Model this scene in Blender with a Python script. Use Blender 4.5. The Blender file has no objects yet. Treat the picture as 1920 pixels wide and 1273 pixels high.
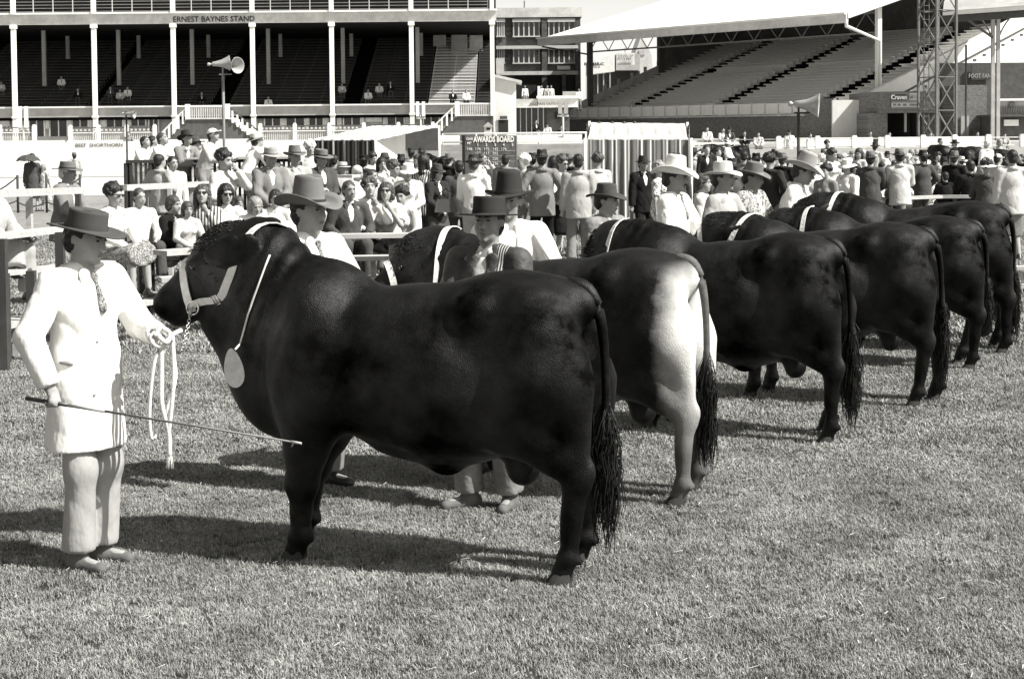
import bpy, math, random
import numpy as np
from mathutils import Matrix, Vector, Euler

SC = bpy.context.scene
R = math.radians
# ------------------------------------------------------------------ camera, sky, sun, exposure
F = 3000.0            # focal length in pixels of a 1920 wide picture
PITCH, ROLL = 2.4, 0.5
CAMZ = 2.15
CY = 371.2            # row of the optical axis
cam_d = bpy.data.cameras.new('camera')
cam = bpy.data.objects.new('camera', cam_d); SC.collection.objects.link(cam)
cam_d.sensor_width = 36; cam_d.lens = 36*F/1920
cam_d.shift_y = -265.3/1920
cam_d.clip_start = 0.1; cam_d.clip_end = 6000
CR = Matrix.Rotation(R(90-PITCH), 3, 'X') @ Matrix.Rotation(R(-ROLL), 3, 'Z')
cam.matrix_world = Matrix.Translation((0, 0, CAMZ)) @ CR.to_4x4()
SC.camera = cam
SUN_EL = 47.0
SUN_AZ = 113.0        # compass angle from +Y towards +X of the sun itself
sun_dir = Vector((math.sin(R(SUN_AZ))*math.cos(R(SUN_EL)), math.cos(R(SUN_AZ))*math.cos(R(SUN_EL)), math.sin(R(SUN_EL))))
sl = bpy.data.lights.new('sun', 'SUN'); sl.energy = 5.0; sl.angle = R(0.5); sl.color = (1.0, 0.985, 0.945)
so = bpy.data.objects.new('sun', sl); SC.collection.objects.link(so)
so.rotation_euler = sun_dir.to_track_quat('Z', 'Y').to_euler(); so.location = (20, -20, 40)
W = bpy.data.worlds.new('World'); SC.world = W; W.use_nodes = True
nt = W.node_tree; nt.nodes.clear()
sky = nt.nodes.new('ShaderNodeTexSky'); sky.sky_type = 'NISHITA'; sky.sun_disc = False
sky.sun_elevation = R(SUN_EL); sky.sun_rotation = R(SUN_AZ); sky.dust_density = 1.0; sky.air_density = 1.0
# black-and-white film behind a red filter sees the red channel of the sky
bw = nt.nodes.new('ShaderNodeSeparateColor'); tint = nt.nodes.new('ShaderNodeMix'); tint.data_type = 'RGBA'; tint.blend_type = 'MULTIPLY'
tint.inputs[0].default_value = 1.0; tint.inputs[7].default_value = (1.0, 0.985, 0.93, 1)
bg = nt.nodes.new('ShaderNodeBackground'); bg.inputs[1].default_value = 0.138
out = nt.nodes.new('ShaderNodeOutputWorld')
nt.links.new(sky.outputs[0], bw.inputs[0]); nt.links.new(bw.outputs[0], tint.inputs[6])
nt.links.new(tint.outputs[2], bg.inputs[0]); nt.links.new(bg.outputs[0], out.inputs[0])
SC.view_settings.view_transform = 'Standard'; SC.view_settings.look = 'None'
SC.view_settings.exposure = 0.75; SC.view_settings.gamma = 1.0; SC.view_settings.use_curve_mapping = False
SC.render.engine = 'CYCLES'
SC.cycles.max_bounces = 5; SC.cycles.diffuse_bounces = 3; SC.cycles.glossy_bounces = 2
SC.cycles.transparent_max_bounces = 4; SC.cycles.caustics_reflective = False; SC.cycles.caustics_refractive = False
random.seed(7); rng = np.random.default_rng(7)

def ray(px, py):
    return CR @ Vector(((px-960)/F, (CY-py)/F, -1.0))
def at(px, py, Y):
    d = ray(px, py); t = Y/d.y
    return Vector((d.x*t, Y, CAMZ+d.z*t))
def atz(px, py, z=0.0):
    d = ray(px, py); t = (z-CAMZ)/d.z
    return Vector((d.x*t, d.y*t, z))

# ------------------------------------------------------------------ scene graph helpers
COL = SC.collection
def tag(o, label=None, cat=None, group=None, kind=None):
    if label: o['label'] = label
    if cat: o['category'] = cat
    if group: o['group'] = group
    if kind: o['kind'] = kind
    return o
def empty(name, loc=(0, 0, 0), rz=0.0, label=None, cat=None, group=None):
    o = bpy.data.objects.new(name, None); COL.objects.link(o)
    o.location = loc; o.rotation_euler = (0, 0, rz); o.empty_display_size = .2
    return tag(o, label, cat, group)
def mesh_obj(name, me, mat=None, parent=None, loc=None, rot=None, objmat=False):
    o = bpy.data.objects.new(name, me); COL.objects.link(o)
    if parent is not None: o.parent = parent
    if loc is not None: o.location = loc
    if rot is not None: o.rotation_euler = rot
    if mat is not None:
        if objmat:
            if not me.materials: me.materials.append(mat)
            o.material_slots[0].link = 'OBJECT'; o.material_slots[0].material = mat
        elif not me.materials: me.materials.append(mat)
    return o
def copy_tree(o, parent=None):
    c = o.copy(); COL.objects.link(c)
    if parent is not None: c.parent = parent
    for ch in list(o.children): copy_tree(ch, c)
    return c

def mk_mesh(name, V, Fq, smooth=False):
    me = bpy.data.meshes.new(name)
    V = np.asarray(V, dtype=np.float32); 
    if isinstance(Fq, np.ndarray):
        n, k = Fq.shape
        me.vertices.add(len(V)); me.vertices.foreach_set('co', V.ravel())
        me.loops.add(n*k); me.loops.foreach_set('vertex_index', Fq.astype(np.int32).ravel())
        me.polygons.add(n); me.polygons.foreach_set('loop_start', np.arange(0, n*k, k, dtype=np.int32))
        me.update(calc_edges=True)
    else:
        me.from_pydata([tuple(map(float, v)) for v in V], [], Fq); me.update()
    if smooth:
        me.polygons.foreach_set('use_smooth', np.ones(len(me.polygons), dtype=bool))
    return me

class MB:
    """collects plain solids into one mesh"""
    def __init__(s): s.v = []; s.f = []; s.sm = []
    def box(s, x0, x1, y0, y1, z0, z1):
        return s.hexa([(x0,y0,z0),(x1,y0,z0),(x1,y1,z0),(x0,y1,z0),(x0,y0,z1),(x1,y0,z1),(x1,y1,z1),(x0,y1,z1)])
    def hexa(s, P):
        n = len(s.v); s.v += [tuple(p) for p in P]
        s.f += [tuple(n+i for i in q) for q in ((0,3,2,1),(4,5,6,7),(0,1,5,4),(1,2,6,5),(2,3,7,6),(3,0,4,7))]
        s.sm += [False]*6; return s
    def beam(s, a, b, w, h, up=(0,0,1)):
        a = Vector(a); b = Vector(b); d = (b-a).normalized(); u = Vector(up)
        if abs(d.dot(u)) > .98: u = Vector((0,1,0))
        sd = d.cross(u).normalized()*w/2; u2 = sd.cross(d).normalized()*h/2
        return s.hexa([a-sd-u2, b-sd-u2, b+sd-u2, a+sd-u2, a-sd+u2, b-sd+u2, b+sd+u2, a+sd+u2]) if False else \
               s.hexa([a-sd-u2, a+sd-u2, b+sd-u2, b-sd-u2, a-sd+u2, a+sd+u2, b+sd+u2, b-sd+u2])
    def tube(s, pts, r, n=6, caps=True):
        pts = [Vector(p) for p in pts]; rr = r if isinstance(r, (list, tuple)) else [r]*len(pts)
        base = len(s.v); ref = Vector((0.13, 0.21, 1)).normalized()
        for i, p in enumerate(pts):
            d = (pts[min(i+1, len(pts)-1)]-pts[max(i-1, 0)]).normalized()
            if abs(d.dot(ref)) > .97: ref = Vector((1, 0.1, 0)).normalized()
            a = d.cross(ref).normalized(); b = d.cross(a)
            for k in range(n):
                t = 2*math.pi*k/n
                s.v.append(tuple(p+(a*math.cos(t)+b*math.sin(t))*rr[i]))
        for i in range(len(pts)-1):
            for k in range(n):
                k2 = (k+1) % n
                s.f.append((base+i*n+k, base+(i+1)*n+k, base+(i+1)*n+k2, base+i*n+k2)); s.sm.append(True)
        if caps:
            s.f.append(tuple(base+k for k in range(n))); s.f.append(tuple(base+(len(pts)-1)*n+k for k in reversed(range(n)))); s.sm += [False, False]
        return s
    def lathe(s, prof, n=16, c=(0,0,0), axis='z'):
        base = len(s.v)
        for (r, z) in prof:
            for k in range(n):
                t = 2*math.pi*k/n; x, y = r*math.cos(t), r*math.sin(t)
                p = (x, y, z) if axis == 'z' else (z, x, y)
                s.v.append((c[0]+p[0], c[1]+p[1], c[2]+p[2]))
        for i in range(len(prof)-1):
            for k in range(n):
                k2 = (k+1) % n
                s.f.append((base+i*n+k, base+i*n+k2, base+(i+1)*n+k2, base+(i+1)*n+k)); s.sm.append(True)
        return s
    def quad(s, a, b, c, d):
        n = len(s.v); s.v += [tuple(a), tuple(b), tuple(c), tuple(d)]; s.f.append((n, n+1, n+2, n+3)); s.sm.append(False); return s
    def prism(s, poly, off):
        """polygon (list of 3d points) extruded by vector off"""
        n = len(s.v); m = len(poly); off = Vector(off)
        s.v += [tuple(p) for p in poly]+[tuple(Vector(p)+off) for p in poly]
        s.f.append(tuple(n+i for i in range(m))); s.f.append(tuple(n+m+i for i in reversed(range(m)))); s.sm += [False]*2
        for i in range(m):
            j = (i+1) % m; s.f.append((n+j, n+i, n+m+i, n+m+j)); s.sm.append(False)
        return s
    def mesh(s, name):
        me = bpy.data.meshes.new(name); me.from_pydata([tuple(v) for v in s.v], [], s.f)
        me.polygons.foreach_set('use_smooth', s.sm); me.update()
        return me
    def build(s, name, mat, parent=None, **k):
        return mesh_obj(name, s.mesh(name), mat, parent, **k)

def text(body, size, mat, parent, loc, rot=(R(90), 0, 0), ext=.004, align='CENTER', sx=1.0, name='lettering', bold=0.0):
    cu = bpy.data.curves.new('lettering', 'FONT'); cu.body = body; cu.size = size; cu.align_x = align; cu.align_y = 'CENTER'
    cu.extrude = ext; cu.resolution_u = 2; cu.offset = bold
    t = bpy.data.objects.new('tmp_text', cu); COL.objects.link(t)
    me = bpy.data.meshes.new_from_object(t.evaluated_get(bpy.context.evaluated_depsgraph_get()))
    bpy.data.objects.remove(t)
    o = mesh_obj(name, me, mat, parent, loc=loc, rot=rot); o.scale = (sx, 1, 1)
    return o

# ------------------------------------------------------------------ materials (a black-and-white place: neutral, faintly warm greys)
def grey(v): return (v, v*.99, v*.955, 1)
MATS = {}
def mat(name, v, rough=.8, var=.15, scale=6.0, bump=0.0, bscale=60.0, spec=.3, var2=0.0, scale2=1.0, stretch=None, metal=0.0, sheen=0.0, trans=0.0):
    if name in MATS: return MATS[name]
    m = bpy.data.materials.new(name); m.use_nodes = True; n = m.node_tree.nodes; l = m.node_tree.links
    b = n['Principled BSDF']; b.inputs['Roughness'].default_value = rough; b.inputs['Specular IOR Level'].default_value = spec
    b.inputs['Metallic'].default_value = metal
    if sheen: b.inputs['Sheen Weight'].default_value = sheen; b.inputs['Sheen Roughness'].default_value = .4
    tc = n.new('ShaderNodeTexCoord'); mp = n.new('ShaderNodeMapping'); l.new(tc.outputs['Object'], mp.inputs[0])
    if stretch: mp.inputs['Scale'].default_value = stretch
    nz = n.new('ShaderNodeTexNoise'); nz.inputs['Scale'].default_value = scale; nz.inputs['Detail'].default_value = 6; nz.inputs['Roughness'].default_value = .65
    l.new(mp.outputs[0], nz.inputs['Vector'])
    mx = n.new('ShaderNodeMix'); mx.data_type = 'RGBA'
    mr = n.new('ShaderNodeMapRange'); mr.inputs[1].default_value = .3; mr.inputs[2].default_value = .7
    l.new(nz.outputs['Fac'], mr.inputs[0]); l.new(mr.outputs[0], mx.inputs[0])
    mx.inputs[6].default_value = grey(v*(1-var)); mx.inputs[7].default_value = grey(min(v*(1+var), .93))
    col = mx.outputs[2]
    if var2:
        n2 = n.new('ShaderNodeTexNoise'); n2.inputs['Scale'].default_value = scale2; n2.inputs['Detail'].default_value = 3
        l.new(tc.outputs['Object'], n2.inputs['Vector'])
        m2 = n.new('ShaderNodeMix'); m2.data_type = 'RGBA'; m2.blend_type = 'MULTIPLY'; m2.inputs[0].default_value = 1
        r2 = n.new('ShaderNodeMapRange'); r2.inputs[1].default_value = .35; r2.inputs[2].default_value = .65; r2.inputs[3].default_value = 1-var2; r2.inputs[4].default_value = 1.0
        l.new(n2.outputs['Fac'], r2.inputs[0]); l.new(col, m2.inputs[6]); l.new(r2.outputs[0], m2.inputs[7]); col = m2.outputs[2]
    l.new(col, b.inputs['Base Color'])
    if bump:
        nb = n.new('ShaderNodeTexNoise'); nb.inputs['Scale'].default_value = bscale; nb.inputs['Detail'].default_value = 3
        l.new(mp.outputs[0], nb.inputs['Vector'])
        bp = n.new('ShaderNodeBump'); bp.inputs['Strength'].default_value = 1.0; bp.inputs['Distance'].default_value = bump
        l.new(nb.outputs['Fac'], bp.inputs['Height']); l.new(bp.outputs[0], b.inputs['Normal'])
    MATS[name] = m; return m
def stripes(name, lo, hi, scale, axis=0, duty=.5, thin=None, rough=.85):
    """cloth with stripes across a local axis"""
    if name in MATS: return MATS[name]
    m = mat(name, lo, rough, .12, 4.0, .002, 80); n = m.node_tree.nodes; l = m.node_tree.links; b = n['Principled BSDF']
    src = b.inputs['Base Color'].links[0].from_socket
    tc = n.new('ShaderNodeTexCoord'); sp = n.new('ShaderNodeSeparateXYZ'); l.new(tc.outputs['Object'], sp.inputs[0])
    mu = n.new('ShaderNodeMath'); mu.operation = 'MULTIPLY'; mu.inputs[1].default_value = scale; l.new(sp.outputs[axis], mu.inputs[0])
    fr = n.new('ShaderNodeMath'); fr.operation = 'FRACT'; l.new(mu.outputs[0], fr.inputs[0])
    gt = n.new('ShaderNodeMath'); gt.operation = 'LESS_THAN'; gt.inputs[1].default_value = duty; l.new(fr.outputs[0], gt.inputs[0])
    fac = gt.outputs[0]
    if thin:
        lo2 = n.new('ShaderNodeMath'); lo2.operation = 'COMPARE'; lo2.inputs[1].default_value = thin[0]; lo2.inputs[2].default_value = thin[1]; l.new(fr.outputs[0], lo2.inputs[0])
        ad = n.new('ShaderNodeMath'); ad.operation = 'SUBTRACT'; ad.use_clamp = True; l.new(gt.outputs[0], ad.inputs[0]); l.new(lo2.outputs[0], ad.inputs[1]); fac = ad.outputs[0]
    mx = n.new('ShaderNodeMix'); mx.data_type = 'RGBA'; l.new(fac, mx.inputs[0]); l.new(src, mx.inputs[6]); mx.inputs[7].default_value = grey(hi)
    l.new(mx.outputs[2], b.inputs['Base Color']); return m

# ------------------------------------------------------------------ implicit-surface modelling: smooth blends of round cones and ellipsoids
def con(a, b, ra, rb=None, k=.03, flat=None, cut=None, sub=False):
    return dict(t='c', a=np.array(a, float), b=np.array(b, float), ra=ra, rb=ra if rb is None else rb, k=k, flat=flat, cut=cut, sub=sub)
def ell(c, r, k=.03, rot=None, cut=None, sub=False):
    if np.isscalar(r): r = (r, r, r)
    if rot is not None and not isinstance(rot, np.ndarray):
        rot = np.array(Euler([R(x) for x in rot]).to_matrix())
    return dict(t='e', c=np.array(c, float), r=np.array(r, float), k=k, rot=rot, cut=cut, sub=sub)
def pbounds(p):
    if p['t'] == 'c':
        f = p['flat'][1] if p['flat'] else 1.0
        m = max(p['ra'], p['rb'])*max(1, f)
        return np.minimum(p['a'], p['b'])-m, np.maximum(p['a'], p['b'])+m
    m = p['r'].max() if p['rot'] is not None else p['r']
    return p['c']-m, p['c']+m
def xf(prims, M, s=1.0):
    """prims moved by a 4x4 numpy rigid matrix"""
    out = []; A = M[:3, :3]; T = M[:3, 3]
    for p in prims:
        q = dict(p)
        if s != 1.0:
            p = dict(p); p['k'] = p['k']*s; q['k'] = p['k']
            if p['t'] == 'c': p['a'] = p['a']*s; p['b'] = p['b']*s; q['ra'] = p['ra']*s; q['rb'] = p['rb']*s
            else: p['c'] = p['c']*s; q['r'] = p['r']*s
        if p['t'] == 'c':
            q['a'] = A@p['a']+T; q['b'] = A@p['b']+T
            if p['flat']: q['flat'] = (A@np.array(p['flat'][0], float), p['flat'][1])
        else:
            q['c'] = A@p['c']+T; q['rot'] = A@(p['rot'] if p['rot'] is not None else np.eye(3))
        if p['cut']:
            q['cut'] = [(A@np.array(c[0], float)+T, A@np.array(c[1], float)) for c in p['cut']]
        out.append(q)
    return out
def sdf_mesh(name, prims, h, disp=None, cutall=None, shell=None):
    los, his = zip(*[pbounds(p) for p in prims if not p['sub']])
    lo = np.min(los, 0)-3*h-.02; hi = np.max(his, 0)+3*h+.02
    ax = [np.arange(lo[i], hi[i]+h, h, dtype=np.float32) for i in range(3)]
    D = np.full([len(a) for a in ax], 0.12, np.float32)
    for p in prims:
        a, b = pbounds(p); k = p['k']; mg = k+2.5*h
        sl_ = []
        for i in range(3):
            i0 = max(0, int((a[i]-mg-lo[i])/h)); i1 = min(len(ax[i]), int((b[i]+mg-lo[i])/h)+2); sl_.append(slice(i0, max(i1, i0+1)))
        X = ax[0][sl_[0]][:, None, None]; Y = ax[1][sl_[1]][None, :, None]; Z = ax[2][sl_[2]][None, None, :]
        if p['t'] == 'c':
            pa = [X-p['a'][0], Y-p['a'][1], Z-p['a'][2]]; ba = p['b']-p['a']; f = 1.0
            if p['flat']:
                n_, f = p['flat']; n_ = np.array(n_, float)/np.linalg.norm(n_); g = 1/f-1
                dn = pa[0]*n_[0]+pa[1]*n_[1]+pa[2]*n_[2]
                pa = [pa[i]+dn*(n_[i]*g) for i in range(3)]; ba = ba+n_*(ba@n_)*g
            L2 = max(float(ba@ba), 1e-9)
            t = np.clip((pa[0]*ba[0]+pa[1]*ba[1]+pa[2]*ba[2])/L2, 0, 1)
            v = np.sqrt((pa[0]-t*ba[0])**2+(pa[1]-t*ba[1])**2+(pa[2]-t*ba[2])**2)-(p['ra']+(p['rb']-p['ra'])*t)
            v = v*min(1, f)
        else:
            q = [X-p['c'][0], Y-p['c'][1], Z-p['c'][2]]
            if p['rot'] is not None:
                Rt = p['rot'].T; q = [Rt[i, 0]*q[0]+Rt[i, 1]*q[1]+Rt[i, 2]*q[2] for i in range(3)]
            r = p['r']
            k0 = np.sqrt((q[0]/r[0])**2+(q[1]/r[1])**2+(q[2]/r[2])**2)+1e-6
            k1 = np.sqrt((q[0]/r[0]**2)**2+(q[1]/r[1]**2)**2+(q[2]/r[2]**2)**2)+1e-6
            v = k0*(k0-1)/k1
        if p['cut']:
            for c, n_ in p['cut']:
                n_ = np.array(n_, float); n_ = n_/np.linalg.norm(n_)
                v = np.maximum(v, (X-c[0])*n_[0]+(Y-c[1])*n_[1]+(Z-c[2])*n_[2])
        d = D[tuple(sl_)]
        if p['sub']:
            hh = np.clip(.5-.5*(d+v)/k, 0, 1); D[tuple(sl_)] = d*(1-hh)+(-v)*hh+k*hh*(1-hh)
        else:
            hh = np.clip(.5+.5*(v-d)/k, 0, 1); D[tuple(sl_)] = v*(1-hh)+d*hh-k*hh*(1-hh)
    X = ax[0][:, None, None]; Y = ax[1][None, :, None]; Z = ax[2][None, None, :]
    if disp is not None: D = D+disp(X, Y, Z).astype(np.float32)
    if cutall:
        for c, n_ in cutall:
            n_ = np.array(n_, float); n_ = n_/np.linalg.norm(n_)
            D = np.maximum(D, (X-c[0])*n_[0]+(Y-c[1])*n_[1]+(Z-c[2])*n_[2])
    D[0] = D[-1] = .1; D[:, 0] = D[:, -1] = .1; D[:, :, 0] = D[:, :, -1] = .1
    S = D < 0
    C = np.zeros([n-1 for n in D.shape], np.int8)
    offs = [(i, j, k) for i in (0, 1) for j in (0, 1) for k in (0, 1)]
    nx, ny, nz = C.shape
    for o in offs: C += S[o[0]:o[0]+nx, o[1]:o[1]+ny, o[2]:o[2]+nz]
    A = (C > 0) & (C < 8); I = np.argwhere(A); idx = np.full(C.shape, -1, np.int32); idx[A] = np.arange(len(I))
    cv = {o: D[I[:, 0]+o[0], I[:, 1]+o[1], I[:, 2]+o[2]] for o in offs}
    acc = np.zeros((len(I), 3)); cnt = np.zeros(len(I))
    for o in offs:
        for ax_ in range(3):
            if o[ax_] == 0:
                o2 = list(o); o2[ax_] = 1; o2 = tuple(o2)
                da, db = cv[o], cv[o2]; cr = (da < 0) != (db < 0)
                t = np.where(cr, da/np.where(cr, da-db, 1), 0)
                for j in range(3): acc[:, j] += cr*(o[j]+(t if j == ax_ else 0))
                cnt += cr
    P = lo+h*(I+acc/np.maximum(cnt, 1)[:, None])
    Fs = []
    for ax_ in range(3):
        u, v = (ax_+1) % 3, (ax_+2) % 3
        s0 = [slice(None)]*3; s0[ax_] = slice(0, -1); s1 = [slice(None)]*3; s1[ax_] = slice(1, None)
        s0[u] = s0[v] = s1[u] = s1[v] = slice(1, -1)
        a, b = S[tuple(s0)], S[tuple(s1)]
        E = np.argwhere(a != b); flip = a[a != b]
        E[:, u] += 1; E[:, v] += 1
        def cell(du, dv):
            e = E.copy(); e[:, u] += du; e[:, v] += dv; return idx[e[:, 0], e[:, 1], e[:, 2]]
        q = np.stack([cell(-1, -1), cell(0, -1), cell(0, 0), cell(-1, 0)], 1)
        q[~flip] = q[~flip][:, ::-1]; Fs.append(q)
    Fq = np.concatenate(Fs)
    return mk_mesh(name, P, Fq, True)
# ------------------------------------------------------------------ bulls  (local: +x forward to the head, +y the animal's left, z up)
def fur(name, v, pale=None):
    m = bpy.data.materials.new(name); m.use_nodes = True; n = m.node_tree.nodes; l = m.node_tree.links; b = n['Principled BSDF']
    tc = n.new('ShaderNodeTexCoord')
    nz = n.new('ShaderNodeTexNoise'); nz.inputs['Scale'].default_value = 5; nz.inputs['Detail'].default_value = 7; nz.inputs['Roughness'].default_value = .7
    l.new(tc.outputs['Object'], nz.inputs['Vector'])
    mx = n.new('ShaderNodeMix'); mx.data_type = 'RGBA'; l.new(nz.outputs['Fac'], mx.inputs[0])
    mx.inputs[6].default_value = grey(v*.6); mx.inputs[7].default_value = grey(v*1.4); col = mx.outputs[2]
    if pale:
        # a pale rump: colour of the coat itself changes over the hindquarter
        sp = n.new('ShaderNodeSeparateXYZ'); l.new(tc.outputs['Object'], sp.inputs[0])
        a = n.new('ShaderNodeMath'); a.operation = 'MULTIPLY_ADD'; a.inputs[1].default_value = -5.5; a.inputs[2].default_value = .82; l.new(sp.outputs[0], a.inputs[0])
        s = n.new('ShaderNodeMath'); s.operation = 'MULTIPLY_ADD'; s.inputs[1].default_value = .9; s.inputs[2].default_value = -.45; l.new(nz.outputs['Fac'], s.inputs[0])
        ad = n.new('ShaderNodeMath'); ad.operation = 'ADD'; l.new(a.outputs[0], ad.inputs[0]); l.new(s.outputs[0], ad.inputs[1])
        # fade out low on the leg and at the tail root
        z1 = n.new('ShaderNodeMapRange'); z1.inputs[1].default_value = .3; z1.inputs[2].default_value = .85; z1.inputs[3].default_value = .16; z1.inputs[4].default_value = 1; l.new(sp.outputs[2], z1.inputs[0])
        z2 = n.new('ShaderNodeMapRange'); z2.inputs[1].default_value = 1.28; z2.inputs[2].default_value = 1.4; z2.inputs[3].default_value = 1; z2.inputs[4].default_value = 0; l.new(sp.outputs[2], z2.inputs[0])
        cl = n.new('ShaderNodeClamp'); l.new(ad.outputs[0], cl.inputs[0])
        m1 = n.new('ShaderNodeMath'); m1.operation = 'MULTIPLY'; l.new(cl.outputs[0], m1.inputs[0]); l.new(z1.outputs[0], m1.inputs[1])
        m2 = n.new('ShaderNodeMath'); m2.operation = 'MULTIPLY'; l.new(m1.outputs[0], m2.inputs[0]); l.new(z2.outputs[0], m2.inputs[1])
        mp_ = n.new('ShaderNodeMix'); mp_.data_type = 'RGBA'; l.new(m2.outputs[0], mp_.inputs[0]); l.new(col, mp_.inputs[6]); mp_.inputs[7].default_value = grey(pale); col = mp_.outputs[2]
    l.new(col, b.inputs['Base Color'])
    rn = n.new('ShaderNodeTexNoise'); rn.inputs['Scale'].default_value = 3.2; rn.inputs['Detail'].default_value = 5; l.new(tc.outputs['Object'], rn.inputs['Vector'])
    rr = n.new('ShaderNodeMapRange'); rr.inputs[1].default_value = .3; rr.inputs[2].default_value = .7; rr.inputs[3].default_value = .42; rr.inputs[4].default_value = .58
    l.new(rn.outputs['Fac'], rr.inputs[0]); l.new(rr.outputs[0], b.inputs['Roughness'])
    sr = n.new('ShaderNodeMapRange'); sr.inputs[1].default_value = .36; sr.inputs[2].default_value = .74; sr.inputs[3].default_value = .0; sr.inputs[4].default_value = .6
    sn = n.new('ShaderNodeTexNoise'); sn.inputs['Scale'].default_value = 2.6; sn.inputs['Detail'].default_value = 6; sn.inputs['Roughness'].default_value = .58; sm_ = n.new('ShaderNodeMapping'); sm_.inputs['Location'].default_value = (3.3, 1.7, .4)
    l.new(tc.outputs['Object'], sm_.inputs[0]); l.new(sm_.outputs[0], sn.inputs['Vector']); l.new(sn.outputs['Fac'], sr.inputs[0]); l.new(sr.outputs[0], b.inputs['Specular IOR Level'])
    mp = n.new('ShaderNodeMapping'); mp.inputs['Scale'].default_value = (1, 1, .35); l.new(tc.outputs['Object'], mp.inputs[0])
    h1 = n.new('ShaderNodeTexNoise'); h1.inputs['Scale'].default_value = 230; h1.inputs['Detail'].default_value = 2; l.new(mp.outputs[0], h1.inputs['Vector'])
    h2 = n.new('ShaderNodeTexNoise'); h2.inputs['Scale'].default_value = 5; h2.inputs['Detail'].default_value = 5; l.new(tc.outputs['Object'], h2.inputs['Vector'])
    b1 = n.new('ShaderNodeBump'); b1.inputs['Distance'].default_value = .003; l.new(h1.outputs['Fac'], b1.inputs['Height'])
    b2 = n.new('ShaderNodeBump'); b2.inputs['Distance'].default_value = .016; b2.inputs['Strength'].default_value = .7; l.new(h2.outputs['Fac'], b2.inputs['Height']); l.new(b1.outputs[0], b2.inputs['Normal'])
    l.new(b2.outputs[0], b.inputs['Normal'])
    return m
M_FUR = fur('black_cattle_hair', .0035)
M_FUR2 = fur('black_and_pale_cattle_hair', .008, .62)
M_FUR3 = fur('dark_brown_cattle_hair', .006)
M_TAILG = mat('grey_tail_hair', .1, .6, .4, 18, .003, 120, spec=.2)
M_HOOF = mat('hoof_horn', .03, .8, .4, 14, spec=.1)
M_HAIRT = mat('tail_hair', .012, .5, .5, 40)
M_HALTER = mat('pale_leather_halter', .72, .55, .15, 30, .001, 120)
M_STEEL = mat('bright_steel', .6, .3, .1, 20, metal=1.0)
M_ROPE = mat('white_cotton_rope', .78, .9, .2, 90, .004, 300)
M_EYE = mat('dark_wet_eye', .008, .12, .1, 5, spec=.8)

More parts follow.
